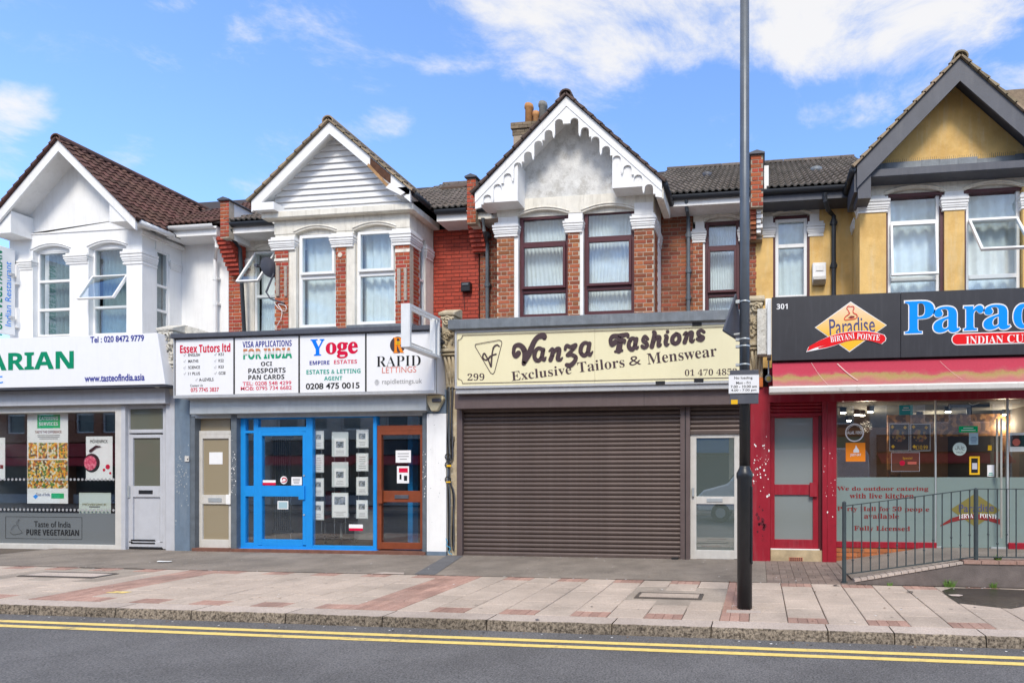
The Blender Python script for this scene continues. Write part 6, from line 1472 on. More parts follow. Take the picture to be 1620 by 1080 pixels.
pieces('pane', M_OBSC, DR, [(1225.5, 1286, 660.5, 766), (1225.5, 1286, 782.5, 853)], .05, .06, bevel=0)
pieces('lock_case', M_RED, DR, [(1281, 1293, 763, 785.5)], -.03, .02)
pieces('door_recess_shade', mat('recess_shade_red', (.09, .01, .015), .5), H4, [(1295, 1301, 657, 885)], .0, .1)  # dark recess beside the leaf, its shade painted as deep red
pieces('doorstep', mat('buff_concrete', (.46, .36, .22), .85, var=.25, bump=.5, spots=.4, spcol=(.2, .17, .13)), H4, [(1219, 1301, 870, 889)], -.04, .14)
ab = pieces('air_brick', mat('terracotta', (.42, .16, .10), .85, var=.2), H4, [(1248, 1270, 881, 887)], -.045, -.04)
hl = MB()
for i in range(6):
    for j in range(2): u = 1250.5 + i * 3.3; pxb(hl, u, u + 1.8, 882 + j * 2.4, 883.6 + j * 2.4, -.047, -.045)
hl.build('air_brick_holes', M_BLACK, H4)
pieces('skirting_line', M_WTRIM, H4, [(1219, 1297, 867.8, 869.5)], -.02, .02)
# shopfront
SF4 = pieces('shopfront_window', M_RED, H4, [(1323.5, 1482, 857, 866.5, 1400), (1596, 1800, 859, 869, 1650)], .0, .1)
pieces('glass_clamp', M_METAL, SF4, [(1482, 1490, 864, 868), (1568, 1596, 865, 870), (1479.5, 1481.5, 626, 858), (1593, 1596, 626, 860)], .03, .07, bevel=0)
pane(SF4, 1323.5, 1480, 622, 857.5, YG, M_GLASSS); pane(SF4, 1597, 1800, 618, 860, YG, M_GLASSS, 1650); gd = pane(SF4, 1482, 1593, 620, 866, YG + .02, M_GLASSS)
pb('frosted_film', M_FROST, SF4, 1323.5, 1480, 754.5, 857.5, YG - .012, YG - .008); pb('frosted_film', M_FROST, SF4, 1482, 1593, 754.5, 866, YG + .005, YG + .01); pb('frosted_film', M_FROST, SF4, 1597, 1800, 754.5, 860, YG - .012, YG - .008, 1650)
dh = MB()
for u in (1577, 1581.5): dh.tube([(X(u, -.02), -.03 - (.05 if u > 1580 else 0), Z(u, 850 if u > 1580 else 755, -.02)), (X(u, -.02), -.03 - (.05 if u > 1580 else 0), Z(u, 662, -.02))], .016, 10)
dh.build('door_handle', mat('brushed_steel', (.62, .58, .5), .3, metal=.7, bump=0), SF4)
PB = pieces('brick_plinth', M_MORTAR, H4, [(1323.5, 1482, 867, 892, 1400)], .02, .1)
xx0, xx1, zz0, zz1 = rect(1323.5, 1482, 867, 892, .0, 1400)
M_BRKOR = mat('orange_brick', (.42, .14, .05), .85, var=.25, rand=.2, bump=.4)
kk = 0; zz = zz1
while zz > zz0:
    xx = xx0 - (.11 if kk % 2 else 0)
    while xx < xx1:
        a, b = max(xx, xx0), min(xx + .215, xx1)
        if b - a > .03: MB().box(a, b, .0, .03, zz - .07, zz - .006).build('brick', M_BRKOR, PB)
        xx += .225
    zz -= .075; kk += 1
WT = lambda s, a, b, c, d, m=M_MARINK: text(serif(s), a, b, c, d, YG - .013, m, SF4, offset=.004)
WT('We do outdoor catering', 1324, 1468.6, 769, 777.5); WT('with live kitchen', 1344, 1445.7, 779.6, 788); WT('Party Hall for 50 people', 1324.5, 1470, 800.6, 810); WT('available', 1367, 1422, 811.5, 820); WT('Fully Licensed', 1351, 1439.7, 831.5, 841)
YF = YG + .004
MB().prism([XZ(*p, YF) for p in ((1543, 780), (1582, 806.5), (1543, 833), (1503.5, 805.5))], YF - .002, YF).build('printed_diamond', M_OLIVE, SF4)
rbn = lambda Y: [XZ(*p, Y) for p in ((1488, 830), (1505, 819), (1525, 813.5), (1545, 812.5), (1565, 815), (1582, 821), (1582, 829), (1563, 823), (1545, 820.5), (1525, 821), (1505, 825.5), (1488, 832))]
MB().prism(rbn(YF), YF - .005, YF - .003).build('printed_ribbon', M_MARINK, SF4)
text(serif('BIRYANI POINTE'), 1517, 1578, 813.5, 820.5, YF - .005, M_WINK, SF4, arc=.02, offset=-.004); text('Paradise', 1517, 1572, 797, 809, YF - .002, M_DKBLUE, SF4, rot=2)
# interior of shop 4
xi0, xi1 = X(1322, .14), X(1322, .14) + 3.9
M_CEIL = mat('dark_ceiling', (.12, .125, .12), .8, bump=0)
room(H4, xi0, xi1, 5.2, 2.72, mat('brown_interior', (.22, .13, .08), .7), mat('brown_floor', (.08, .05, .035), .5), M_CEIL)
# patterned partition
M_LATT = photo_mat('lattice_screen', [(.14, .06, .025), (.28, .14, .05), (.08, .04, .02), (.2, .1, .04)], 14)
pieces('lattice_screen', M_LATT, H4, [(1404, 1620, 655, 690, 1500), (1404, 1425, 690, 760), (1585, 1620, 690, 860)], 1.6, 1.66)
M_LAMP = emis('ceiling_spot', (1, .9, .75), 25)
for k, (u, v, Y) in enumerate(((1334, 638, .9), (1356, 633, 1.3), (1377, 643, .8), (1364, 651, 1.4), (1455, 650, 1.8), (1520, 655, 2.2), (1590, 650, 1.6), (1343, 662, 2.4), (1500, 648, 1.0))):
    t = thing('ceiling_light', ('leftmost', 'third from left', 'fifth from left', 'fourth from left', 'sixth from left', 'third from right', 'rightmost', 'second from left', 'second from right')[k] + ' of the lit spotlights on the restaurant ceiling', 'light', (X(u, Y), Y, 2.66), 'lit spotlights on the restaurant ceiling')
    MB().lathe(X(u, Y), Y, [(.05, 2.60), (.065, 2.61), (.065, 2.69)], 14).build('housing', M_BLACK, t, smooth=True); MB().lathe(X(u, Y), Y, [(.045, 2.59), (.045, 2.605)], 14).build('lamp', M_LAMP, t)
for k, (u, Y) in enumerate(((1370, 1.5), (1480, 2.0), (1590, 1.5))):
    pl_ = bpy.data.lights.new('restaurant_lamp', 'POINT'); pl_.energy = 11; pl_.color = (1, .82, .6); pl_.shadow_soft_size = .12
    po = bpy.data.objects.new('restaurant_lamp', pl_); COL.objects.link(po); po.location = (X(u, Y), Y, 2.4)
gg = 'dining tables inside the restaurant'
for k, (u, Y, w_) in enumerate(((1385, 2.4, 'nearest the red pilaster'), (1475, 2.9, 'in the middle of the room'), (1560, 2.3, 'behind the glass door'))):
    xx = X(u, Y); t = thing('dining_table', 'dark dining table ' + w_ + ' of the restaurant', 'table', (xx, Y, 0), gg)
    MB().box(xx - .45, xx + .45, Y - .35, Y + .35, .72, .76).build('table_top', mat('table_wood', (.18, .09, .04), .4), t, bevel=.01); MB().lathe(xx, Y, [(.25, .0), (.25, .02), (.04, .05), (.04, .72)], 16).build('pedestal', M_BLACK, t)
    for q_ in (-1, 1):
        cx_ = xx + q_ * .68; c = thing('dining_chair', ('left' if q_ < 0 else 'right') + ' dark chair at the dining table ' + w_, 'chair', (cx_, Y, 0), 'dining chairs inside the restaurant')
        MB().box(cx_ - .2, cx_ + .2, Y - .2, Y + .2, .43, .48).build('seat', mat('chair_leather', (.16, .03, .02), .5), c, bevel=.015); MB().box(cx_ + q_ * .2 - .02, cx_ + q_ * .2 + .02, Y - .2, Y + .2, .5, .98).build('backrest', MATS['chair_leather'], c, bevel=.015)
        for a_ in (-.17, .17):
            for b_ in (-.17, .17): MB().box(cx_ + a_ - .018, cx_ + a_ + .018, Y + b_ - .018, Y + b_ + .018, .008, .43).build('leg', M_BLACK, c)
bt_ = thing('bar_counter', 'wooden bar counter with a pale top at the back of the restaurant', 'counter', (X(1500, 4.2), 4.2, 0)); MB().box(X(1420, 4.2), X(1590, 4.2), 4.0, 4.5, 0, 1.05).build('front', M_LATT, bt_); MB().box(X(1418, 4.2), X(1592, 4.2), 3.95, 4.55, 1.05, 1.1).build('top', M_BEIGE, bt_)
tv = thing('television', 'black flat television back hanging under the ceiling behind the restaurant window', 'television', (X(1534, .5), .5, 2.6))
pieces('case', M_BLACK, tv, [(1502, 1566, 626, 644)], .5, .56); MB().tube(smoothpts([(X(u, .48), .47, Z(u, v, .48)) for u, v in ((1516, 636), (1528, 634), (1538, 640), (1555, 634), (1562, 627))]), .006, 5).build('cable', M_WTRIM, tv)
MB().box(X(1530, .55), X(1538, .55), .56, .6, 2.5, 2.7).build('bracket', M_BLACK, tv)
def wposter(u0, u1, vt, vb, lab, frame, fill, Y=YG + .03, inset=1.5, name='poster'):
    P = paper(name, lab, 'poster', u0, u1, vt, vb, Y, m=frame); pieces('picture', fill, P, [(u0 + inset, u1 - inset, vt + inset, vb - inset)], Y - .003, Y - .001, bevel=0); return P
M_DKP = flat('paper_dark', (.07, .045, .035))
for a, lab, s in ((1407, 'framed biryani menu poster, left of the pair in the restaurant window', ''), (1440.5, 'framed biryani menu poster priced 10.99, right of the pair in the restaurant window', '£10.99')):
    P = wposter(a, a + 31.5, 670, 713, lab, M_ALU, M_DKP, inset=1)
    MB().disc(X(a + 16, YG), YG + .024, Z(a + 16, 688, YG), .115, 20, .002).build('dish_photo', M_FOODD, P)
    for (du, dv) in ((5, 675), (25, 676), (6, 706)): MB().prism([XZ(a + du + p, dv + q_, YG + .02) for p, q_ in ((0, -3), (3, 0), (0, 3), (-3, 0))], YG + .024, YG + .026).build('printed_star', M_GOLD, P)
    if s: text(s, a + 8, a + 27, 704, 710.5, YG + .026, M_GOLD, P)
P = wposter(1410, 1455, 715, 745.5, 'brown specials poster in a clear stand under the pair of menu posters', flat('paper_lilac', (.5, .5, .58)), flat('paper_brown', (.13, .05, .03)), inset=.8)
text('Special', 1428, 1443, 722.5, 727, YG + .026, M_GOLD, P); MB().disc(X(1428, YG), YG + .0245, Z(1428, 732, YG), .045, 14, .002).build('dish_photo', M_REDINK, P); pieces('printed_block', M_SALMON, P, [(1436, 1450, 730, 734)], YG + .0245, YG + .026, bevel=0)
hs_ = paper('hanging_sign', 'teal open sign hanging from the restaurant ceiling', 'sign', 1422.5, 1444, 640.5, 656, .3, m=flat('ink_teal2', (.0, .36, .36))); lines(hs_, 2, 1427, 1440, 643, 650, .298, M_WINK, 1, .4)
MB().tube([(X(1427, .3), .3, Z(1427, 641, .3)), (X(1431, .3), .3, 2.68)], .003, 5).tube([(X(1440, .3), .3, Z(1440, 641, .3)), (X(1434, .3), .3, 2.68)], .003, 5).build('string', M_BLACK, hs_)
P = paper('sticker', 'orange square delivery sticker in the restaurant window', 'sticker', 1338, 1369, 700, 729.6, YG - .004, m=M_ORINK)
MB().prism([XZ(*p, YG) for p in ((1350, 712), (1353, 708), (1354, 703.5), (1356, 708), (1359, 712), (1359, 715.5), (1350, 715.5))], YG - .009, YG - .007).build('printed_house', M_WINK, P); text(sansb('JUST EAT'), 1345, 1362, 717, 722, YG - .005, M_WINK, P)
def ring(name, lab, u, v, r, word, mm):
    P = thing(name, lab, 'sticker', (X(u, YG), YG, Z(u, v, YG))); s = MB(); cx0, cz0 = XZ(u, v, YG)
    stroke(s, [(cx0 + r * math.cos(R(15 * k)), cz0 + r * math.sin(R(15 * k))) for k in range(25)], r * .13, YG - .006); s.build('printed_ring', mm, P); return P
P = ring('sticker', 'round white outline sticker with a food cover in the restaurant window', 1351.8, 684, .145, '', M_WINK); text(sansb('HALAL FOOD'), 1338, 1366, 681.5, 686.5, YG - .006, M_WINK, P)
s = MB(); stroke(s, smoothpts([XZ(u, v, YG) for u, v in ((1341, 680), (1345, 675), (1352, 672), (1359, 675), (1363, 680))]), .008, YG - .006); s.build('printed_cover', M_WINK, P)
P = thing('sticker', 'round pale halal sticker in the middle of the restaurant window', 'sticker', (X(1518.6, YG), YG, Z(1518.6, 710, YG)))
MB().disc(X(1518.6, YG), YG + .012, Z(1518.6, 709.8, YG), .108, 28, .002).build('sheet', flat('paper_mint', (.5, .6, .56)), P); text('لالح', 1511, 1526, 705, 712, YG + .012, M_INK, P); text('HALAL', 1513, 1524.5, 714, 716.5, YG + .012, M_INK, P)
P = paper('notice', 'green strip notice on the glass door of the restaurant', 'notice', 1517, 1547, 673.7, 683.5, YG + .012, m=flat('ink_bright_green', (0, .42, .14))); lines(P, 2, 1520, 1544, 675, 682, YG + .011, M_WINK, 1, .3)
P = paper('notice', 'pale blue printed sheet under the green strip on the restaurant door', 'notice', 1533, 1547.5, 684.5, 703, YG + .012, m=flat('paper_blue', (.35, .5, .55))); lines(P, 5, 1535, 1546, 690, 701, YG + .011, M_DKBLUE, 1, .3)
P = wposter(1533.6, 1550, 721.5, 750.5, 'yellow framed hygiene notice on the restaurant door', M_GOLD, M_INK, Y=YG + .012, inset=3, name='notice'); pieces('printed_page', flat('paper_lilac', (.5, .5, .58)), P, [(1538, 1546, 732, 742)], YG + .005, YG + .007, bevel=0)
P = paper('notice', 'small white card beside the door handles of the restaurant', 'notice', 1562, 1573, 735, 753, YG + .012); lines(P, 2, 1563, 1572, 747, 752, YG + .011, M_TEALINK, 1, .5)
P = paper('sticker', 'tiny yellow sticker near the handles of the restaurant door', 'sticker', 1563, 1569, 704, 712, YG + .012, m=M_GOLD)
P = paper('poster', 'white poster with a pink dish right of the restaurant door', 'poster', 1597, 1640, 684, 714, YG + .03); pieces('print', M_INK, P, [(1598.5, 1638, 688, 706)], YG + .026, YG + .028, bevel=0); MB().disc(X(1609, YG), YG + .022, Z(1609, 699, YG), .06, 14, .002).build('dish_photo', M_SALMON, P)
# awning
AW = thing('awning', 'faded red awning with green algae and a white front bar over the restaurant', 'awning', (X(1400, -.5), -.5, 2.9))
ya, yb_ = -.16, -.78
x0, x1 = X(1222, -.45), X(1222, -.45) + 4.35
za, zb = Z(1222, 574, -.45), Z(1222, 615, -.78)
zt_ = Z(1400, 565, -.45)
m = bpy.data.materials.new('awning_canvas'); m.use_nodes = True; t = m.node_tree; n = t.nodes; l = t.links; b = n['Principled BSDF']; b.inputs['Roughness'].default_value = .8
tc = n.new('ShaderNodeTexCoord'); a1 = n.new('ShaderNodeTexNoise'); a1.inputs['Scale'].default_value = 2.2; a1.inputs['Detail'].default_value = 9; a1.inputs['Roughness'].default_value = .65; l.new(tc.outputs['Object'], a1.inputs['Vector'])
uvn = n.new('ShaderNodeSeparateXYZ'); l.new(tc.outputs['Generated'], uvn.inputs[0])
ad = n.new('ShaderNodeMath'); ad.operation = 'MULTIPLY_ADD'; ad.inputs[1].default_value = .75; l.new(a1.outputs[0], ad.inputs[0]); l.new(uvn.outputs[2], ad.inputs[2])
cr = n.new('ShaderNodeValToRGB'); l.new(ad.outputs[0], cr.inputs[0]); e = cr.color_ramp.elements
e[0].position = .30; e[0].color = (.36, .27, .22, 1); e[1].position = 1.0; e[1].color = (.40, .025, .055, 1)
for p_, c_ in ((.42, (.38, .17, .15, 1)), (.55, (.40, .12, .12, 1)), (.70, (.38, .19, .10, 1)), (.80, (.31, .22, .07, 1)), (.90, (.38, .05, .07, 1))): q_ = e.new(p_); q_.color = c_
a2 = n.new('ShaderNodeTexNoise'); a2.inputs['Scale'].default_value = 40; l.new(tc.outputs['Object'], a2.inputs['Vector']); mx = n.new('ShaderNodeMix'); mx.data_type = 'RGBA'; mx.blend_type = 'OVERLAY'; mx.inputs['Factor'].default_value = .15; l.new(cr.outputs[0], mx.inputs['A']); l.new(a2.outputs[0], mx.inputs['B']); l.new(mx.outputs['Result'], b.inputs['Base Color'])
cv = MB(); nx_, ns_ = 44, 8
for k in range(ns_ + 1):
    for i in range(nx_ + 1):
        s_, t_ = i / nx_, k / ns_
        cv.v.append((x0 + (x1 - x0) * s_, -.40 + (yb_ + .40) * t_, (zt_ - .03) + (zb + .02 - zt_ + .03) * t_ - .035 * math.sin(t_ * math.pi) - .008 * math.sin(s_ * 30) * math.sin(t_ * 3.1)))
for k in range(ns_):
    for i in range(nx_): a = k * (nx_ + 1) + i; cv.f.append((a, a + nx_ + 1, a + nx_ + 2, a + 1)); cv.mi.append(0)
cv.build('canvas', m, AW, smooth=True)
sc_ = MB()
for sa, sb, ta, tb, w_ in ((1.02, 1.30, .1, .75, .02), (.62, .85, .05, .95, .006), (2.6, 2.85, .1, .8, .006)):
    cp = lambda xx, t_: (x0 + xx, -.40 + (yb_ + .40) * t_ - .006, (zt_ - .03) + (zb + .02 - zt_ + .03) * t_ - .035 * math.sin(t_ * math.pi) + .008)
    for k in range(6):
        t0, t1 = ta + (tb - ta) * k / 6, ta + (tb - ta) * (k + 1) / 6; q0, q1 = sa + (sb - sa) * k / 6, sa + (sb - sa) * (k + 1) / 6
        sc_.face([cp(q0, t0), cp(q0 + w_, t0), cp(q1 + w_, t1), cp(q1, t1)])
sc_.build('pale_scratches', mat('pale_canvas_scratch', (.72, .45, .42), .8), AW)
M_BAR = mat('dirty_white_bar', (.76, .74, .70), .5, var=.1, scale=3, spots=.6, spcol=(.30, .26, .20), spscale=6, splo=.55, streak=.25, scol=(.4, .36, .3))
MB().prismx([(yb_ - .03, zb - .065), (yb_ + .05, zb - .085), (yb_ + .07, zb), (yb_ + .02, zb + .045), (yb_ - .05, zb + .02)], x0 - .06, x1).build('front_bar', M_BAR, AW, bevel=.01)
MB().box(x0, x1, -.3, .08, zt_ - .06, zt_ + .05).build('cassette', M_BLACK, AW)
for xx in (x0 + .5, x0 + 3.2): MB().tube([(xx, -.1, zt_ - .1), (xx + .25, yb_ * .5, zb + .02), (xx + .05, yb_ + .02, zb - .03)], .025, 8).build('folding_arm', M_BAR, AW)
MB().box(x0 - .06, x1, -.09, .0, zb - .12, zt_ - .06).build('backing_board', M_RED, AW)  # red board behind the canvas, below the cassette
# restaurant sign
YS4 = -.46
S4 = thing('shop_sign', 'charcoal restaurant sign with big blue letters and a gold diamond logo', 'sign', (X(1420, YS4), YS4, 3.6))
zt, zb = Z(1421, 462.5, YS4), Z(1421, 565.5, YS4); x0 = X(1221, YS4); xs_ = X(1425, YS4)
MB().box(x0, xs_ - .003, YS4, YS4 + .02, zb, zt).build('sign_panel', M_SIGND, S4, bevel=.003); MB().box(xs_ + .003, x0 + 4.5, YS4, YS4 + .02, zb, zt).build('sign_panel', M_SIGND, S4, bevel=.003)
MB().box(x0 + .02, x0 + 4.5, YS4 + .022, .08, zb + .01, zt - .01).build('sign_box', M_BLACK, S4)
MB().box(x0 - .07, x0 - .004, YS4 + .04, .05, Z(1215, 560, YS4), zt - .02).build('end_cap', M_FR, S4)
T4 = lambda s, a, b, c, d, m, **k: text(s, a, b, c, d, YS4, m, S4, **k)
T4(sansb('301'), 1228.7, 1246, 480.5, 489, M_WINK)
def poly(name, pts, m, Y, d=.002): return MB().prism([XZ(*p, YS4) for p in pts], Y - d, Y).build(name, m, S4)
dcx, dcy = 1345.5, 516.5; dp = [(1345.7, 478.5), (1401.3, 514.4), (1343.9, 555.2), (1290.7, 518)]
poly('logo_border', [(dcx + (a - dcx) * 1.03, dcy + (b - dcy) * 1.04) for a, b in dp], M_WINK, YS4 - .001)
m5 = bpy.data.materials.new('ink_gold_fade'); m5.use_nodes = True; t5 = m5.node_tree; g5 = t5.nodes.new('ShaderNodeNewGeometry'); s5 = t5.nodes.new('ShaderNodeSeparateXYZ'); t5.links.new(g5.outputs['Position'], s5.inputs[0])
r5 = t5.nodes.new('ShaderNodeMapRange'); r5.inputs['From Min'].default_value = Z(1345, 530, YS4); r5.inputs['From Max'].default_value = Z(1345, 480, YS4); t5.links.new(s5.outputs[2], r5.inputs[0])
x5 = t5.nodes.new('ShaderNodeMix'); x5.data_type = 'RGBA'; x5.inputs['A'].default_value = (.82, .46, .0, 1); x5.inputs['B'].default_value = (.80, .62, .45, 1); t5.links.new(r5.outputs[0], x5.inputs['Factor']); t5.links.new(x5.outputs['Result'], t5.nodes['Principled BSDF'].inputs['Base Color'])
poly('logo_diamond', dp, m5, YS4 - .004)
rp = [(1276.5, 555.5), (1280, 548), (1295, 539.5), (1311.5, 532.5), (1328, 527.5), (1343, 525.2), (1357, 524.6), (1371, 524.4), (1385, 526.5), (1398, 530), (1401, 535), (1400, 539), (1394, 543.8), (1380, 540), (1367, 537.5), (1352, 537.5), (1338, 540), (1322, 545.5), (1308, 549.5), (1296, 551.5), (1294, 550), (1308, 545), (1290, 550)]
poly('logo_ribbon_border', [(a + (a - 1342) * .02, b + (b - 536) * .09) for a, b in rp[:20]] + [(1277, 556.5)], M_WINK, YS4 - .007)
poly('logo_ribbon', rp, M_SIGNRED, YS4 - .010)
text(serif('BIRYANI'), 1313.5, 1352, 529.3, 538.6, YS4 - .010, M_WINK, S4, rot=8, offset=-.002); text(serif('POINTE'), 1355.5, 1392, 528, 537.5, YS4 - .010, M_WINK, S4, rot=-6, offset=-.002)
text('Paradise', 1312, 1384, 502.5, 528, YS4 - .004, M_DKBLUE, S4, rot=2.5, offset=.004)
lg = MB(); q = lambda *p: XZ(*p, YS4)
stroke(lg, smoothpts([q(*p) for p in ((1344, 496), (1341.5, 491), (1339.5, 488), (1341.5, 484.8), (1345.5, 485.3), (1349.5, 485), (1351, 488), (1349.5, 490.5), (1350, 495), (1354.5, 497.5), (1356, 501), (1352, 504.5), (1343, 505.5), (1336, 506), (1337, 501.5), (1341, 498.5), (1344, 496))], 4), .012, YS4 - .004); lg.build('logo_figure', M_SIGNRED, S4)
poly('logo_bowl', [(1341, 503), (1346, 499.5), (1351.5, 500), (1352, 502.5), (1346.5, 504)], M_MARINK, YS4 - .005)
for s_, a, b, c, d in (('P', 1430.6, 1479, 475, 528), ('a', 1475.3, 1520, 483.5, 527), ('r', 1523.5, 1557, 482, 523.5), ('a', 1554.5, 1600, 480.5, 522.5), ('dise', 1602, 1745, 460, 519)):
    text(serif(s_), a - .8, b + .8, c - .8, d + .8, YS4, M_WINK, S4, offset=.022); text(serif(s_), a + 1.2, b - 1.2, c + 1.2, d - 1.2, YS4 - .004, M_AZURE, S4, offset=.006)
def pill(a, b, c, d, m, Y):
    z0_, z1_ = Z(1600, d, YS4), Z(1600, c, YS4); r_ = (z1_ - z0_) / 2; x0_, x1_ = X(a, YS4) + r_, X(b, YS4)
    MB().prism([(x0_ + r_ * math.cos(R(90 + 18 * k)), (z0_ + z1_) / 2 + r_ * math.sin(R(90 + 18 * k))) for k in range(11)] + [(x1_, z0_), (x1_, z1_)], Y - .002, Y).build('name_band', m, S4)
pill(1505, 1730, 524.5, 543.8, M_WINK, YS4 - .001); pill(1506.5, 1729, 526, 542.3, M_SIGNRED, YS4 - .004)
text(serif('INDIAN'), 1528, 1587, 531, 543.5, YS4 - .004, M_WINK, S4, offset=-.004); text(serif('CUISINE'), 1593.5, 1672, 528, 541, YS4 - .004, M_WINK, S4, offset=-.004)
# meter box, speaker, clutter left of the sign
mbx = thing('electric_box', 'tall flaking white metal box fixed left of the charcoal sign', 'box', (X(1207, -.2), -.2, 3.6)); pieces('case', M_CONSOLE, mbx, [(1198, 1218, 488, 560)], -.34, -.1); pieces('cover_edge', M_WTRIM, mbx, [(1211, 1220, 472, 494)], -.25, -.05)
lt = thing('floodlight', 'small grey camera lamp on a bracket beside the awning', 'light', (X(1216, -.2), -.2, 2.9))
MB().tube([(X(1216, -.2), -.12, Z(1216, 562, -.2)), (X(1216, -.2), -.2, Z(1216, 592, -.2))], .014).build('arm', M_METAL, lt)
o = MB().lathe(0, 0, [(.055, 0), (.065, .02), (.065, .12), (.04, .15)], 16).build('head', M_GREYPIPE, lt, local=True); o.location = (0, -.08, Z(1216, 600, -.2) - 2.9); o.rotation_euler = (R(-80), 0, 0); 
o = MB().lathe(0, 0, [(.04, -.006), (.04, .0)], 16).build('lens', M_OLIVE, lt, local=True); o.location = (0, -.075, Z(1216, 600, -.2) - 2.9); o.rotation_euler = (R(-80), 0, 0)
rp_ = pieces('rust_panel', mat('orange_rust', (.55, .16, .04), .8, var=.3, spots=.5, spcol=(.4, .4, .4)), H4, [(1187, 1207, 597, 612)], -.12, .0)

def flakes(house, u0, u1, v0, v1, Y, m, n, seed, big=1):
    rr = random.Random(seed); mb = MB()
    for k in range(n):
        u, v = rr.uniform(u0, u1), rr.gauss((v0 + v1) / 2, (v1 - v0) / 4); x, z = XZ(u, v, Y); r_ = rr.uniform(.004, .02) * big
        mb.face([(x + r_ * rr.uniform(.5, 1) * math.cos(q_), Y - .0012, z + r_ * rr.uniform(.6, 1.6) * math.sin(q_)) for q_ in (0, 1.1, 2.2, 3.3, 4.4, 5.4)])
    o = mb.build('flaked_paint', m, house); o['kind'] = 'stuff'
flakes(H4, 1189, 1217, 690, 790, -.08, M_WTRIM, 46, 1); flakes(H4, 1303, 1322, 650, 880, -.08, M_WTRIM, 16, 2, .7)
flakes(H4, 1192, 1215, 800, 850, -.08, mat('dark_paint_loss', (.12, .01, .02), .8), 14, 3, 2.2)
flakes(H2, 277, 299, 700, 800, -.08, M_METAL, 70, 4, .9); flakes(H2, 366, 373, 690, 800, -.07, M_WTRIM, 40, 5, .7); flakes(H2, 676, 704, 660, 870, -.09, M_DARKGREY, 12, 6, .4)
flakes(H2, 669, 674, 700, 800, -.07, M_WTRIM, 22, 7, .6)
# ================================================================== upper wall fittings
sd_ = thing('satellite_dish', 'dark satellite dish on an arm in front of the small white window', 'satellite dish', (X(428, .0), 0, Z(428, 440, 0)))
xc0, zc0 = XZ(426, 423, .0)
prof = MB(); n = 18
for ring_, dy in ((0, .05), (.5, .035), (1, 0)):
    for i in range(n):
        a = 2 * math.pi * i / n; prof.v.append((xc0 + dy + .03 * ring_ * math.cos(a), 0.0 + .17 * ring_ * math.cos(a), zc0 + .19 * ring_ * math.sin(a)))
for k in range(2):
    for i in range(n): j = (i + 1) % n; prof.f.append((k * n + i, k * n + j, (k + 1) * n + j, (k + 1) * n + i)); prof.mi.append(0)
prof.build('dish', M_DARKGREY, sd_, smooth=True)
MB().tube([(xc0 + .05, .05, zc0 - .1), (XZ(421, 462, .0)[0], .0, Z(421, 462, 0)), (X(432, YB), .04, Z(432, 474, YB)), (X(451, YB), YB - .02, Z(451, 480, YB))], .016, 8).build('mast', M_DARKGREY, sd_)
MB().tube([(xc0, 0, zc0 - .02), (xc0 - .16, -.1, zc0 + .0)], .01, 6).box(xc0 - .2, xc0 - .14, -.13, -.07, zc0 - .02, zc0 + .03).build('feed_arm', M_DARKGREY, sd_)
MB().tube(smoothpts([(X(u, YB - .03), YB - .03, Z(u, v, YB - .03)) for u, v in ((432, 476), (441, 488), (451, 492), (452, 484), (440, 481), (446, 492), (444, 505), (438, 516), (436, 526))]), .006, 5).build('cable', M_WTRIM, sd_)
ab3 = thing('alarm_box', 'small black alarm box on the red painted wall', 'alarm', (X(736, .8), .8, Z(736, 453, .8))); MB().box(X(729.5, .8), X(744, .8), .78, .88, Z(737, 461, .8), Z(737, 446, .8)).build('case', M_BLACK, ab3, bevel=.01)
MB().tube([(X(733, .86), .865, Z(733, 462, .86)), (X(735, .86), .865, Z(735, 490, .86))], .005, 5).build('cable', M_BLACK, ab3); MB().box(X(731, .77), X(741, .77), .765, .779, Z(736, 451, .78), Z(736, 448, .78)).build('cover', M_GREYPIPE, ab3)
ab4 = thing('alarm_box', 'white wedge shaped alarm box on the yellow wall', 'alarm', (X(1296, .8), .8, Z(1296, 432, .8)))
pieces('case', M_UPVC, ab4, [(1285.5, 1307, 415, 446)], .78, .88, bevel=.01); MB().prismx([(.88, Z(1296, 451, .85)), (.80, Z(1296, 451, .85)), (.70, Z(1296, 444, .78)), (.70, Z(1296, 439, .78)), (.779, Z(1296, 439, .78)), (.779, Z(1296, 446, .78)), (.88, Z(1296, 446, .85))], X(1286, .8), X(1306, .8)).build('siren_hood', M_BEIGE, ab4)
pieces('label_plate', M_WTRIM, ab4, [(1291, 1303, 419, 428)], .765, .779)

# ================================================================== lamp post and its signs
LX, LY = X(1178, -3.39), -3.39
gzl = gz(LY)
LP = thing('lamp_post', 'tall street lamp post, black below and grey above, standing by the kerb', 'lamp post', (LX, LY, gzl))
zk = Z(1178, 755, LY)
MB().lathe(LX, LY, [(.084, gzl - .02), (.084, zk - .02), (.092, zk), (.092, zk + .05), (.078, zk + .075), (.062, zk + .11), (.060, zk + .13)], 28).build('base', M_POST, LP, smooth=True)
MB().lathe(LX, LY, [(.058, zk + .12), (.054, 4.6), (.047, 9.0)], 28).build('shaft', M_POSTG, LP, smooth=True)
MB().lathe(LX, LY, [(.0595, zk + .12), (.0585, 2.9), (.058, 2.905)], 28).build('black_sleeve', M_POST, LP, smooth=True)
MB().box(LX + .07, LX + .09, LY - .05, LY + .05, gzl + .5, zk - .1).build('access_door', M_POST, LP, bevel=.006)
MB().tube([(LX, LY, 9.0), (LX, LY - .3, 9.5), (LX, LY - 1.2, 9.7)], .04, 12).build('arm', M_POSTG, LP); MB().box(LX - .12, LX + .12, LY - 1.8, LY - 1.1, 9.62, 9.76).build('lantern', M_POSTG, LP, bevel=.03)
cj = MB(); rr = random.Random(8)
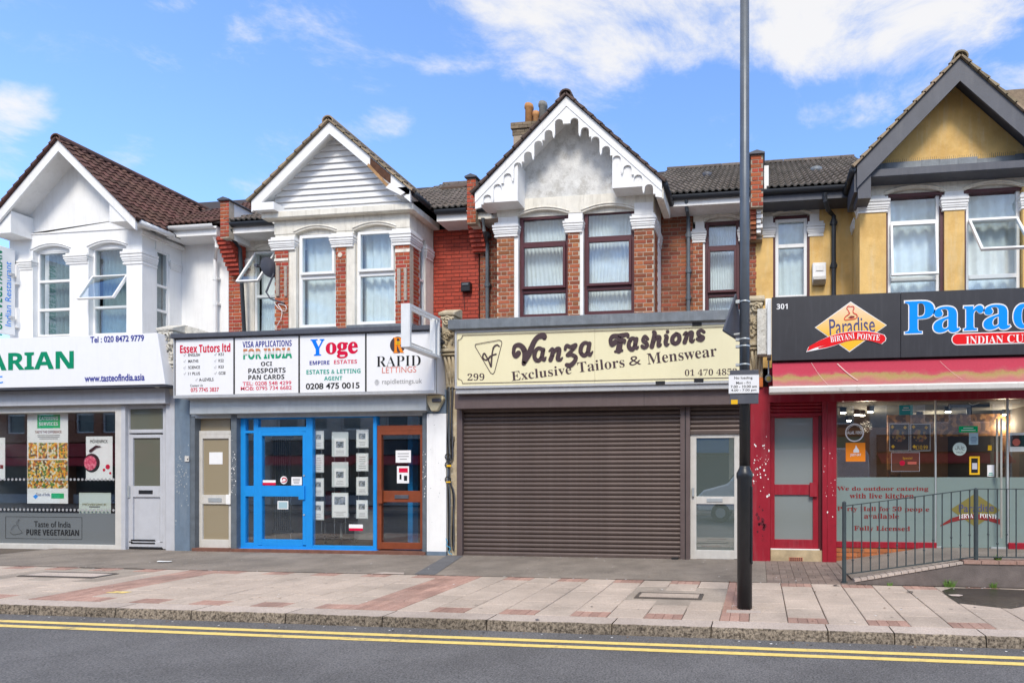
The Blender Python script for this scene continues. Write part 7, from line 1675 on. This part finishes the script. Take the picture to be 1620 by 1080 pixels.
for k in range(26):
    a0 = rr.uniform(0, 6.28); r_ = rr.uniform(.09, .16)
    cj.face([(LX + r_ * math.cos(q_) + .03 * math.cos(q_ * 3 + k), LY + r_ * math.sin(q_) * .8 + .02 * math.sin(q_ * 5 + k), gzl + .006 + .0004 * k) for q_ in (a0, a0 + .35, a0 + .5, a0 + .2)])
cj.build('paint_drips', M_WTRIM, LP)
MB().box(X(1150, -3.5), X(1204, -3.5), -3.62, -3.50, gzl - .004, gzl + .004).build('white_patch', M_KERB, LP)
for z in (Z(1178, 478, LY), Z(1178, 548, LY), Z(1178, 577, LY), Z(1178, 537, LY)):
    MB().lathe(LX, LY, [(.062, z - .008), (.0635, z), (.062, z + .008)], 24).box(LX - .1, LX - .055, LY - .02, LY + .02, z - .014, z + .014).build('clamp_band', M_METAL, LP)
ysn = LY - .085
NS = thing('parking_sign', 'small white no loading times plate strapped to the lamp post', 'sign', (LX, ysn, Z(1177, 607, ysn)))
MB().box(X(1155, LY - .03), X(1200, LY - .03), LY - .075, LY - .062, Z(1178, 640, LY), Z(1178, 587, LY)).build('back_plate', M_DARKGREY, NS, bevel=.004)
pb('yellow_label', M_GOLD, NS, 1156.5, 1167, 632, 639, LY - .078, LY - .0755)
x0, x1, z0, z1 = rect(1152.8, 1200.8, 592.5, 622.3, ysn)
MB().box(x0, x1, ysn, ysn + .004, z0, z1).build('plate', M_SIGNW, NS, bevel=.002); bb = .006
MB().box(x0 + .004, x1 - .004, ysn - .001, ysn - .0003, z1 - .004 - bb * .3, z1 - .004).box(x0 + .004, x1 - .004, ysn - .001, ysn - .0003, z0 + .004, z0 + .004 + bb * .3).build('printed_border', M_INK, NS)
for s_, a, b, c, d in (('No loading', 1161.5, 1190.5, 595.5, 600.5), ('Mon - Fri', 1164.5, 1187.5, 603.2, 607.2), ('7.00 - 10.00 am', 1156, 1197.5, 609, 613.3), ('4.00 - 7.00 pm', 1156.5, 1196.5, 615, 619.6)): text(s_, a, b, c, d, ysn, M_INK, NS, offset=.012, proud=.0012)
TS = thing('triangular_sign', 'dark grey back of a triangular warning sign clamped to the lamp post above the plate', 'sign', (LX - .1, LY, Z(1160, 505, LY)))
pA, pB, pC = (LX - .07, LY + .03, Z(1162, 467, LY)), (LX - .245, LY - .10, Z(1143, 531, LY)), (LX - .06, LY + .24, Z(1170, 546, LY))
zb1 = Z(1143, 531, LY); zt1 = Z(1162, 465, LY)
A = Vector((LX - .10, LY + .02, zt1)); B = Vector((LX - .225, LY - .23, zb1)); Cc = Vector((LX - .035, LY + .26, zb1 - .02)); nrm = (B - A).cross(Cc - A).normalized() * .012
tri = MB(); vs = [A, B, Cc]; fr_ = [p + nrm for p in vs]; bk = [p - nrm for p in vs]
tri.face(fr_); tri.face(bk[::-1])
for i in range(3): j = (i + 1) % 3; tri.face([fr_[i], bk[i], bk[j], fr_[j]])
tri.build('plate', M_DARKGREY, TS, bevel=.003)
tt = MB()
for i in range(3): j = (i + 1) % 3; tt.tube([vs[i], vs[j]], .012, 6)
tt.build('rim', M_DARKGREY, TS)
MB().tube([(LX, LY, zb1 + .02), tuple((B + Cc) / 2 + Vector((0, 0, .02)))], .014).tube([(LX, LY, zt1 - .07), tuple(A + Vector((-.01, -.01, -.08)))], .012).build('bracket', M_METAL, TS)

# ================================================================== ramp wall, railing
RW = thing('ramp_wall', 'low dark rendered wall of the ramp with a brick coping in front of the restaurant', 'wall', (X(1500, -1.9), -1.9, 0))
xA, xB, xE = X(1340, -1.9), X(1524, -1.9), X(1340, -1.9) + 4.2
zH = Z(1560, 892, -1.9)
MB().prism([(xA, -.03), (xE, -.03), (xE, zH), (xB, zH), (xA + .1, .0)], -1.9, -1.72).build('wall_body', M_RAMPW, RW)
nC = 16
for i in range(nC):
    a0, a1 = xA + .1 + (xB - xA - .1) * i / nC, xA + .1 + (xB - xA - .1) * (i + 1) / nC - .008
    zf = lambda x: zH * (x - xA - .1) / (xB - xA - .1)
    MB().prism([(a0, zf(a0)), (a1, zf(a1)), (a1, zf(a1) + .028), (a0, zf(a0) + .028)], -1.915, -1.71).build('coping_brick', M_KERB, RW)
xx = xB
while xx < xE: MB().box(xx + .004, xx + .215, -1.915, -1.71, zH + .001, zH + .045).build('coping_brick', M_PAVER, RW); xx += .22
rp2 = MB(); rp2.face([(xA + .1, -1.71, .004), (xB, -1.71, zH), (xB, .1, zH - .02), (xA + .1, .1, .004)][::1]); rp2.face([(xB, -1.71, zH), (xE, -1.71, zH), (xE, .1, zH - .02), (xB, .1, zH - .02)])
o = rp2.build('ramp', M_FORE); o['kind'] = 'structure'
RL = thing('railing', 'dark grey green metal railing with thin bars along the ramp', 'railing', (X(1440, -1.82), -1.82, 0))
yr = -1.82
def rz_(x):
    return zH * max(0, min(1, (x - xA - .1) / (xB - xA - .1)))
x1_, x2_ = X(1335.5, yr), X(1544, yr)
zt1_, zt2_ = Z(1335, 800, yr), Z(1544, 773, yr)
topz = lambda x: zt1_ + (zt2_ - zt1_) * min(1, (x - x1_) / (x2_ - x1_))
botz = lambda x: Z(1340, 908, yr) + (Z(1544, 880, yr) - Z(1340, 908, yr)) * min(1, (x - x1_) / (x2_ - x1_))
for x, zt, zb in ((x1_, Z(1335, 793, yr), -.03), (x2_, zt2_ + .01, zH - .02), (x2_ + 1.9, zt2_ + .01, zH - .02)):
    MB().lathe(x, yr, [(.028, zb), (.028, zt - .01), (.018, zt), (.004, zt + .006)], 14).build('post', M_RAIL, RL, smooth=False)
    MB().lathe(x, yr, [(.045, zb), (.045, zb + .012)], 14).build('post_foot', M_RAIL, RL)
f = MB(); xe_ = x2_ + 1.9
for tz in (topz, botz):
    for (a, b) in ((x1_, x2_), (x2_, xe_)):
        MB().prism([(a, tz(a) - .006), (b, tz(b) - .006), (b, tz(b) + .006), (a, tz(a) + .006)], yr - .02, yr + .02).build('rail', M_RAIL, RL)
pass
x = x1_ + .115
k = 0
while x < xe_:
    if abs(x - x2_) > .05:
        MB().tube([(x, yr, botz(x) + .006), (x, yr, topz(x) - .006)], .0085, 8).ball((x, yr, botz(x) + (.30 if k % 2 else .18)), .016, .016, .016, 8, 6).build('bar', M_RAIL, RL)
    x += .1165; k += 1

# ================================================================== ground details
M_SURR = ground_mat('mortar_surround', (.30, .25, .21), (.44, .38, .32), 70, .9, .25, gum=.3)
def cover(x0, x1, y0, y1, lab, fillm):
    t = thing('manhole_cover', lab, 'manhole cover', ((x0 + x1) / 2, (y0 + y1) / 2, gz((y0 + y1) / 2)))
    zc = lambda y: gz(y) + .003
    def slab(a, b, c, d, h, nm, m):
        z = zc((c + d) / 2); mb_ = MB(); mb_.v = [(a, c, zc(c) - .03 + h), (b, c, zc(c) - .03 + h), (b, d, zc(d) - .03 + h), (a, d, zc(d) - .03 + h), (a, c, zc(c) + h), (b, c, zc(c) + h), (b, d, zc(d) + h), (a, d, zc(d) + h)]
        for q_ in ((0, 1, 5, 4), (1, 2, 6, 5), (2, 3, 7, 6), (3, 0, 4, 7), (4, 5, 6, 7)): mb_.f.append(q_); mb_.mi.append(0)
        return mb_.build(nm, m, t)
    w = .05
    slab(x0 - .42, x1 + .42, max(y0 - .4, -3.9), min(y1 + .4, -1.94), -.010, 'surround', M_SURR)
    fr = slab(x0, x1, y0, y1, 0, 'frame', M_IRON)
    slab(x0 + w, x1 - w, y0 + w, y1 - w, .004, 'infill', fillm)
    rbm = MB(); xx = x0 + .02
    while xx < x1 - .02:
        for (c, d) in ((y0 + .008, y0 + w - .006), (y1 - w + .006, y1 - .008)): rbm.box(xx, xx + .012, c, d, zc(c), zc(c) + .006)
        xx += .028
    rbm.build('ribs', M_IRON, t)
M_IRON = mat('worn_iron', (.16, .14, .125), .55, var=.3, metal=.5, bump=.3)
cover(WM[0][0] + .05, WM[0][1] - .05, -3.03, -2.72, 'long rectangular iron manhole cover in front of the brown shutter', M_SLAB)
cover(WM[1][0] + .1, WM[1][1] - .1, -2.68, -2.33, 'rectangular manhole cover with pale infill on the left pavement', M_KERB)
pd = MB(); rr = random.Random(4); pp = []
for u, v in ((1490, 934), (1505, 930), (1560, 931), (1640, 934), (1700, 940), (1650, 952), (1600, 960), (1575, 958), (1545, 955), (1515, 952), (1500, 943)):
    a = (u - CU) / F; t = 1.435 * F / (v - CV); y_ = CAMY + t * (CS + SN * a); x_ = t * (-SN + CS * a); pp.append((x_, y_, gz(y_) + .004))
pd.face(pp[::-1]); M_PUD = mat('wet_dark_asphalt', (.05, .043, .037), .25, var=.3, bump=.4, spots=.5, spcol=(.14, .12, .10), spscale=3); o = pd.build('wet_patch', M_PUD); o['kind'] = 'structure'
def ground_pt(u, v):
    a = (u - CU) / F; t = (CAMH + .03) * F / (v - CV); y_ = CAMY + t * (CS + SN * a); return t * (-SN + CS * a), y_
def tuft(x, y, z, lab, n=46, s=1):
    t = thing('grass_tuft', lab, 'weeds', (x, y, z)); mb = MB(); rr = random.Random(int(x * 100))
    for k in range(n):
        a = rr.uniform(0, 6.28); h = rr.uniform(.03, .09) * s; r_ = rr.uniform(0, .05) * s; bx0, by0 = x + r_ * math.cos(a), y + r_ * math.sin(a) * .6; w = .004; lx, ly = math.cos(a) * h * .6, math.sin(a) * h * .6
        mb.face([(bx0 - w, by0, z), (bx0 + w, by0, z), (bx0 + lx * .5 + w * .7, by0 + ly * .5, z + h * .7), (bx0 + lx * .5 - w * .7, by0 + ly * .5, z + h * .7)]); mb.face([(bx0 + lx * .5 - w * .7, by0 + ly * .5, z + h * .7), (bx0 + lx * .5 + w * .7, by0 + ly * .5, z + h * .7), (bx0 + lx, by0 + ly, z + h)])
    mb.build('blades', mat('grass_blades', (.10, .20, .03), .7, var=.4, scale=60, bump=0), t)
tuft(X(1502, -1.95), -1.95, -.03, 'grass tuft at the foot of the ramp wall by the wet patch, left one', 60, 1.3)
tuft(X(1572, -1.95), -1.95, -.03, 'grass tuft at the foot of the ramp wall, right one', 40, 1)
tuft(X(1578, -1.8), -1.8, zH + .04, 'grass tuft growing on top of the ramp coping', 60, .9)
tuft(X(1408, -1.95), -1.95, -.03, 'small weed where the ramp coping meets the pavement', 25, .6)
def scrap(u, v, w, d, lab, m=None, rot=.2):
    x, y = ground_pt(u, v); z = gz(y) + .008; rr = random.Random(int(u)); mb = MB()
    pts = [(x + w * .5 * math.cos(a + rot) * rr.uniform(.7, 1.1), y + d * .5 * math.sin(a + rot) * rr.uniform(.7, 1.1), z + rr.uniform(0, .012)) for a in [R(45 * k) for k in range(8)]]
    c_ = (x, y, z + .012)
    for i in range(8): mb.face([pts[i], pts[(i + 1) % 8], c_])
    mb.v = [(a, b, c - 0) for a, b, c in mb.v]
    o = mb.build('litter', m or M_WINK); solo(o, lab, 'litter')
scrap(260, 889.5, .32, .16, 'white torn paper lying before the blue grey pilaster'); scrap(1512, 941, .2, .12, 'pale wet wrapper on the dark patch', flat('wrapper', (.5, .42, .38)))
scrap(1439, 936, .1, .06, 'dark crushed leaf on the right pavement', M_BLACK); scrap(1323, 926, .1, .06, 'dark scrap by the first railing post', M_BLACK); scrap(1374, 906, .05, .04, 'white scrap under the railing'); scrap(850, 975, .05, .05, 'dark spot of gum near the kerb', M_DARKGREY)
mb = MB(); x_, y_ = ground_pt(187, 933)
mb.face([(x_ - .13, y_ - .05, gz(y_) + .004), (x_ + .13, y_ - .05, gz(y_) + .004), (x_ + .15, y_ + .05, gz(y_) + .004), (x_ - .1, y_ + .05, gz(y_) + .004)]); mb.build('yellow_tile', M_YLINE, pav)
lf = MB(); rr = random.Random(12)
for k in range(650):
    x = rr.uniform(-12, 6); y = rr.choice((rr.uniform(-1.95, -.1), rr.uniform(-1.95, -.1), rr.uniform(-3.9, -1.95), rr.gauss(-1.95, .03), -4.28 - abs(rr.gauss(0, .05)), rr.gauss(-.12, .04)))
    if x > XR1 + .6 and y > -1.9: continue
    z = gz(y) + .007 if y > -4.2 else -.170; s = rr.uniform(.005, .016); a = rr.uniform(0, 3.1)
    lf.cur = rr.choice((0, 0, 1, 2)); lf.face([(x + s * math.cos(a + q_), y + s * math.sin(a + q_), z + .001 * (q_ > 3)) for q_ in (0, 1.4, 2.9, 4.4)])
o = lf.build('litter_specks', [M_WINK, M_BLACK, flat('dead_leaf', (.22, .12, .05))]); o['kind'] = 'stuff'

# ================================================================== across the street: seen only in the window glass
OY = -17.2
for i, (cc, rc, lab, aw) in enumerate((((.40, .17, .10), (.5, .03, .04), 'red brick house with shop and red blind across the street, mirrored in the left windows', 1), ((.62, .50, .34), (.02, .14, .3), 'cream rendered house with blue shop sign across the street, mirrored in the glass', 0), ((.36, .15, .09), (.04, .25, .16), 'brown brick house with green shop sign across the street, mirrored in the glass', 0), ((.60, .58, .54), (.04, .06, .08), 'pale grey house with dark shop sign across the street, mirrored in the right windows', 1))):
    x0 = -13.5 + i * 6.2; x1 = x0 + 6.2
    t = thing('facing_house', lab, 'house', ((x0 + x1) / 2, OY, 0), 'houses across the street')
    w = MB(); wins = [(x0 + .7, x0 + 1.9), (x0 + 2.4, x0 + 3.6), (x0 + 4.4, x0 + 5.5)]
    xs = [x0] + [q_ for p in wins for q_ in p] + [x1]
    for k in range(0, len(xs), 2): w.box(xs[k], xs[k + 1], OY - 6, OY, 3.4, 6.2)
    for a, b in wins: w.box(a, b, OY - 6, OY, 3.4, 3.9).box(a, b, OY - 6, OY, 5.7, 6.2)
    w.box(x0, x1, OY - 6, OY - .8, 3.9, 5.7); w.box(x0, x0 + .3, OY - .6, OY, 0, 3.4).box(x1 - .3, x1, OY - .6, OY, 0, 3.4).box(x0 + .3, x1 - .3, OY - 4, OY - 3, 0, 3.4)
    w.build('wall', mat('facing_wall_%d' % i, cc, .85, var=.2), t)
    MB().prismx([(OY + .3, 6.2), (OY - 3.5, 8.6), (OY - 7, 6.2)], x0, x1).build('roof', M_TILEB, t)
    for a, b in wins:
        fr = MB(); fr.box(a, a + .07, OY - .15, OY - .08, 3.9, 5.7).box(b - .07, b, OY - .15, OY - .08, 3.9, 5.7).box(a, b, OY - .15, OY - .08, 5.63, 5.7).box(a, b, OY - .15, OY - .08, 3.9, 3.97).box(a, b, OY - .15, OY - .08, 4.9, 4.97); ww = fr.build('window', M_UPVC, t)
        MB().box(a + .07, b - .07, OY - .14, OY - .13, 3.97, 5.63).build('pane', mat('facing_pane', (.10, .13, .15), .15, bump=0), ww)
    MB().box(x0 + .3, x1 - .3, OY, OY + .3, 2.6, 3.3).build('sign', mat('facing_sign_%d' % i, rc, .5), t)
    MB().box(x0 + .3, x1 - .3, OY - .4, OY - .35, .5, 2.5).build('shop_glass', mat('facing_glass', (.05, .06, .065), .12, bump=0), t); MB().box(x0 + .3, x1 - .3, OY - .45, OY - .2, 0, .5).build('stall_riser', M_SHOPGREY, t)
    FH = globals().setdefault('FH', []); FH.append(t)
    if aw: MB().prismx([(OY + .1, 2.6), (OY + 1.1, 2.15), (OY + 1.1, 2.05), (OY + .1, 2.5)], x0 + .3, x1 - .3).build('blind', mat('facing_blind', (.5, .03, .05), .8), t)
def copy_tree(o, parent=None):
    c = o.copy(); COL.objects.link(c); c.parent = parent
    for ch in o.children: copy_tree(ch, c)
    return c
for k, i in enumerate((-1, -2, -3, -4, -5, 4, 5)):
    c = copy_tree(FH[(i + (k % 3)) % 4]); c.location.x = -13.5 + i * 6.2 + 3.1
    c['label'] = 'terraced house with a shop across the street, seen only as a reflection'
V_ = thing('parked_van', 'white van parked across the street, mirrored in the glazed door', 'van', (.6, -11.3, -.175))
vz = -.175; vy0, vy1 = -12.3, -10.35
body = [(-2.15, vz + .4), (-2.25, vz + .85), (-1.95, vz + 1.15), (-1.1, vz + 1.38), (-.35, vz + 2.3), (.05, vz + 2.55), (3.6, vz + 2.65), (3.8, vz + 2.4), (3.85, vz + .4)]
MB().prism(body, vy0, vy1).build('body', mat('white_van_paint', (.78, .8, .82), .25, bump=0), V_, bevel=.06)
for yy in (vy0 - .006, vy1 + .002): MB().prism([(-.85, vz + 1.45), (-.22, vz + 2.2), (.5, vz + 2.28), (.5, vz + 1.45)], yy, yy + .004).build('side_window', M_BLACK, V_)
MB().prism([(-1.08, vz + 1.42), (-.37, vz + 2.28), (-.395, vz + 2.30), (-1.105, vz + 1.44)], vy0 + .15, vy1 - .15).build('windscreen', M_BLACK, V_)
for x in (-1.35, 2.8):
    for yy in (vy0 - .02, vy1 - .2):
        def wheel(nm, pr, m):
            mb_ = MB().lathe(0, 0, pr, 24); mb_.v = [(x + a_, yy + c_, vz + .34 + b_) for a_, b_, c_ in mb_.v]; mb_.build(nm, m, V_)
        wheel('wheel', [(.2, 0), (.34, .02), (.34, .2), (.2, .22)], M_BLACK); wheel('hubcap', [(.18, -.005), (.18, .225)], M_METAL)
for o in list(bpy.data.objects):
    for k in ('_o', '_r'):
        if k in o: del o[k]
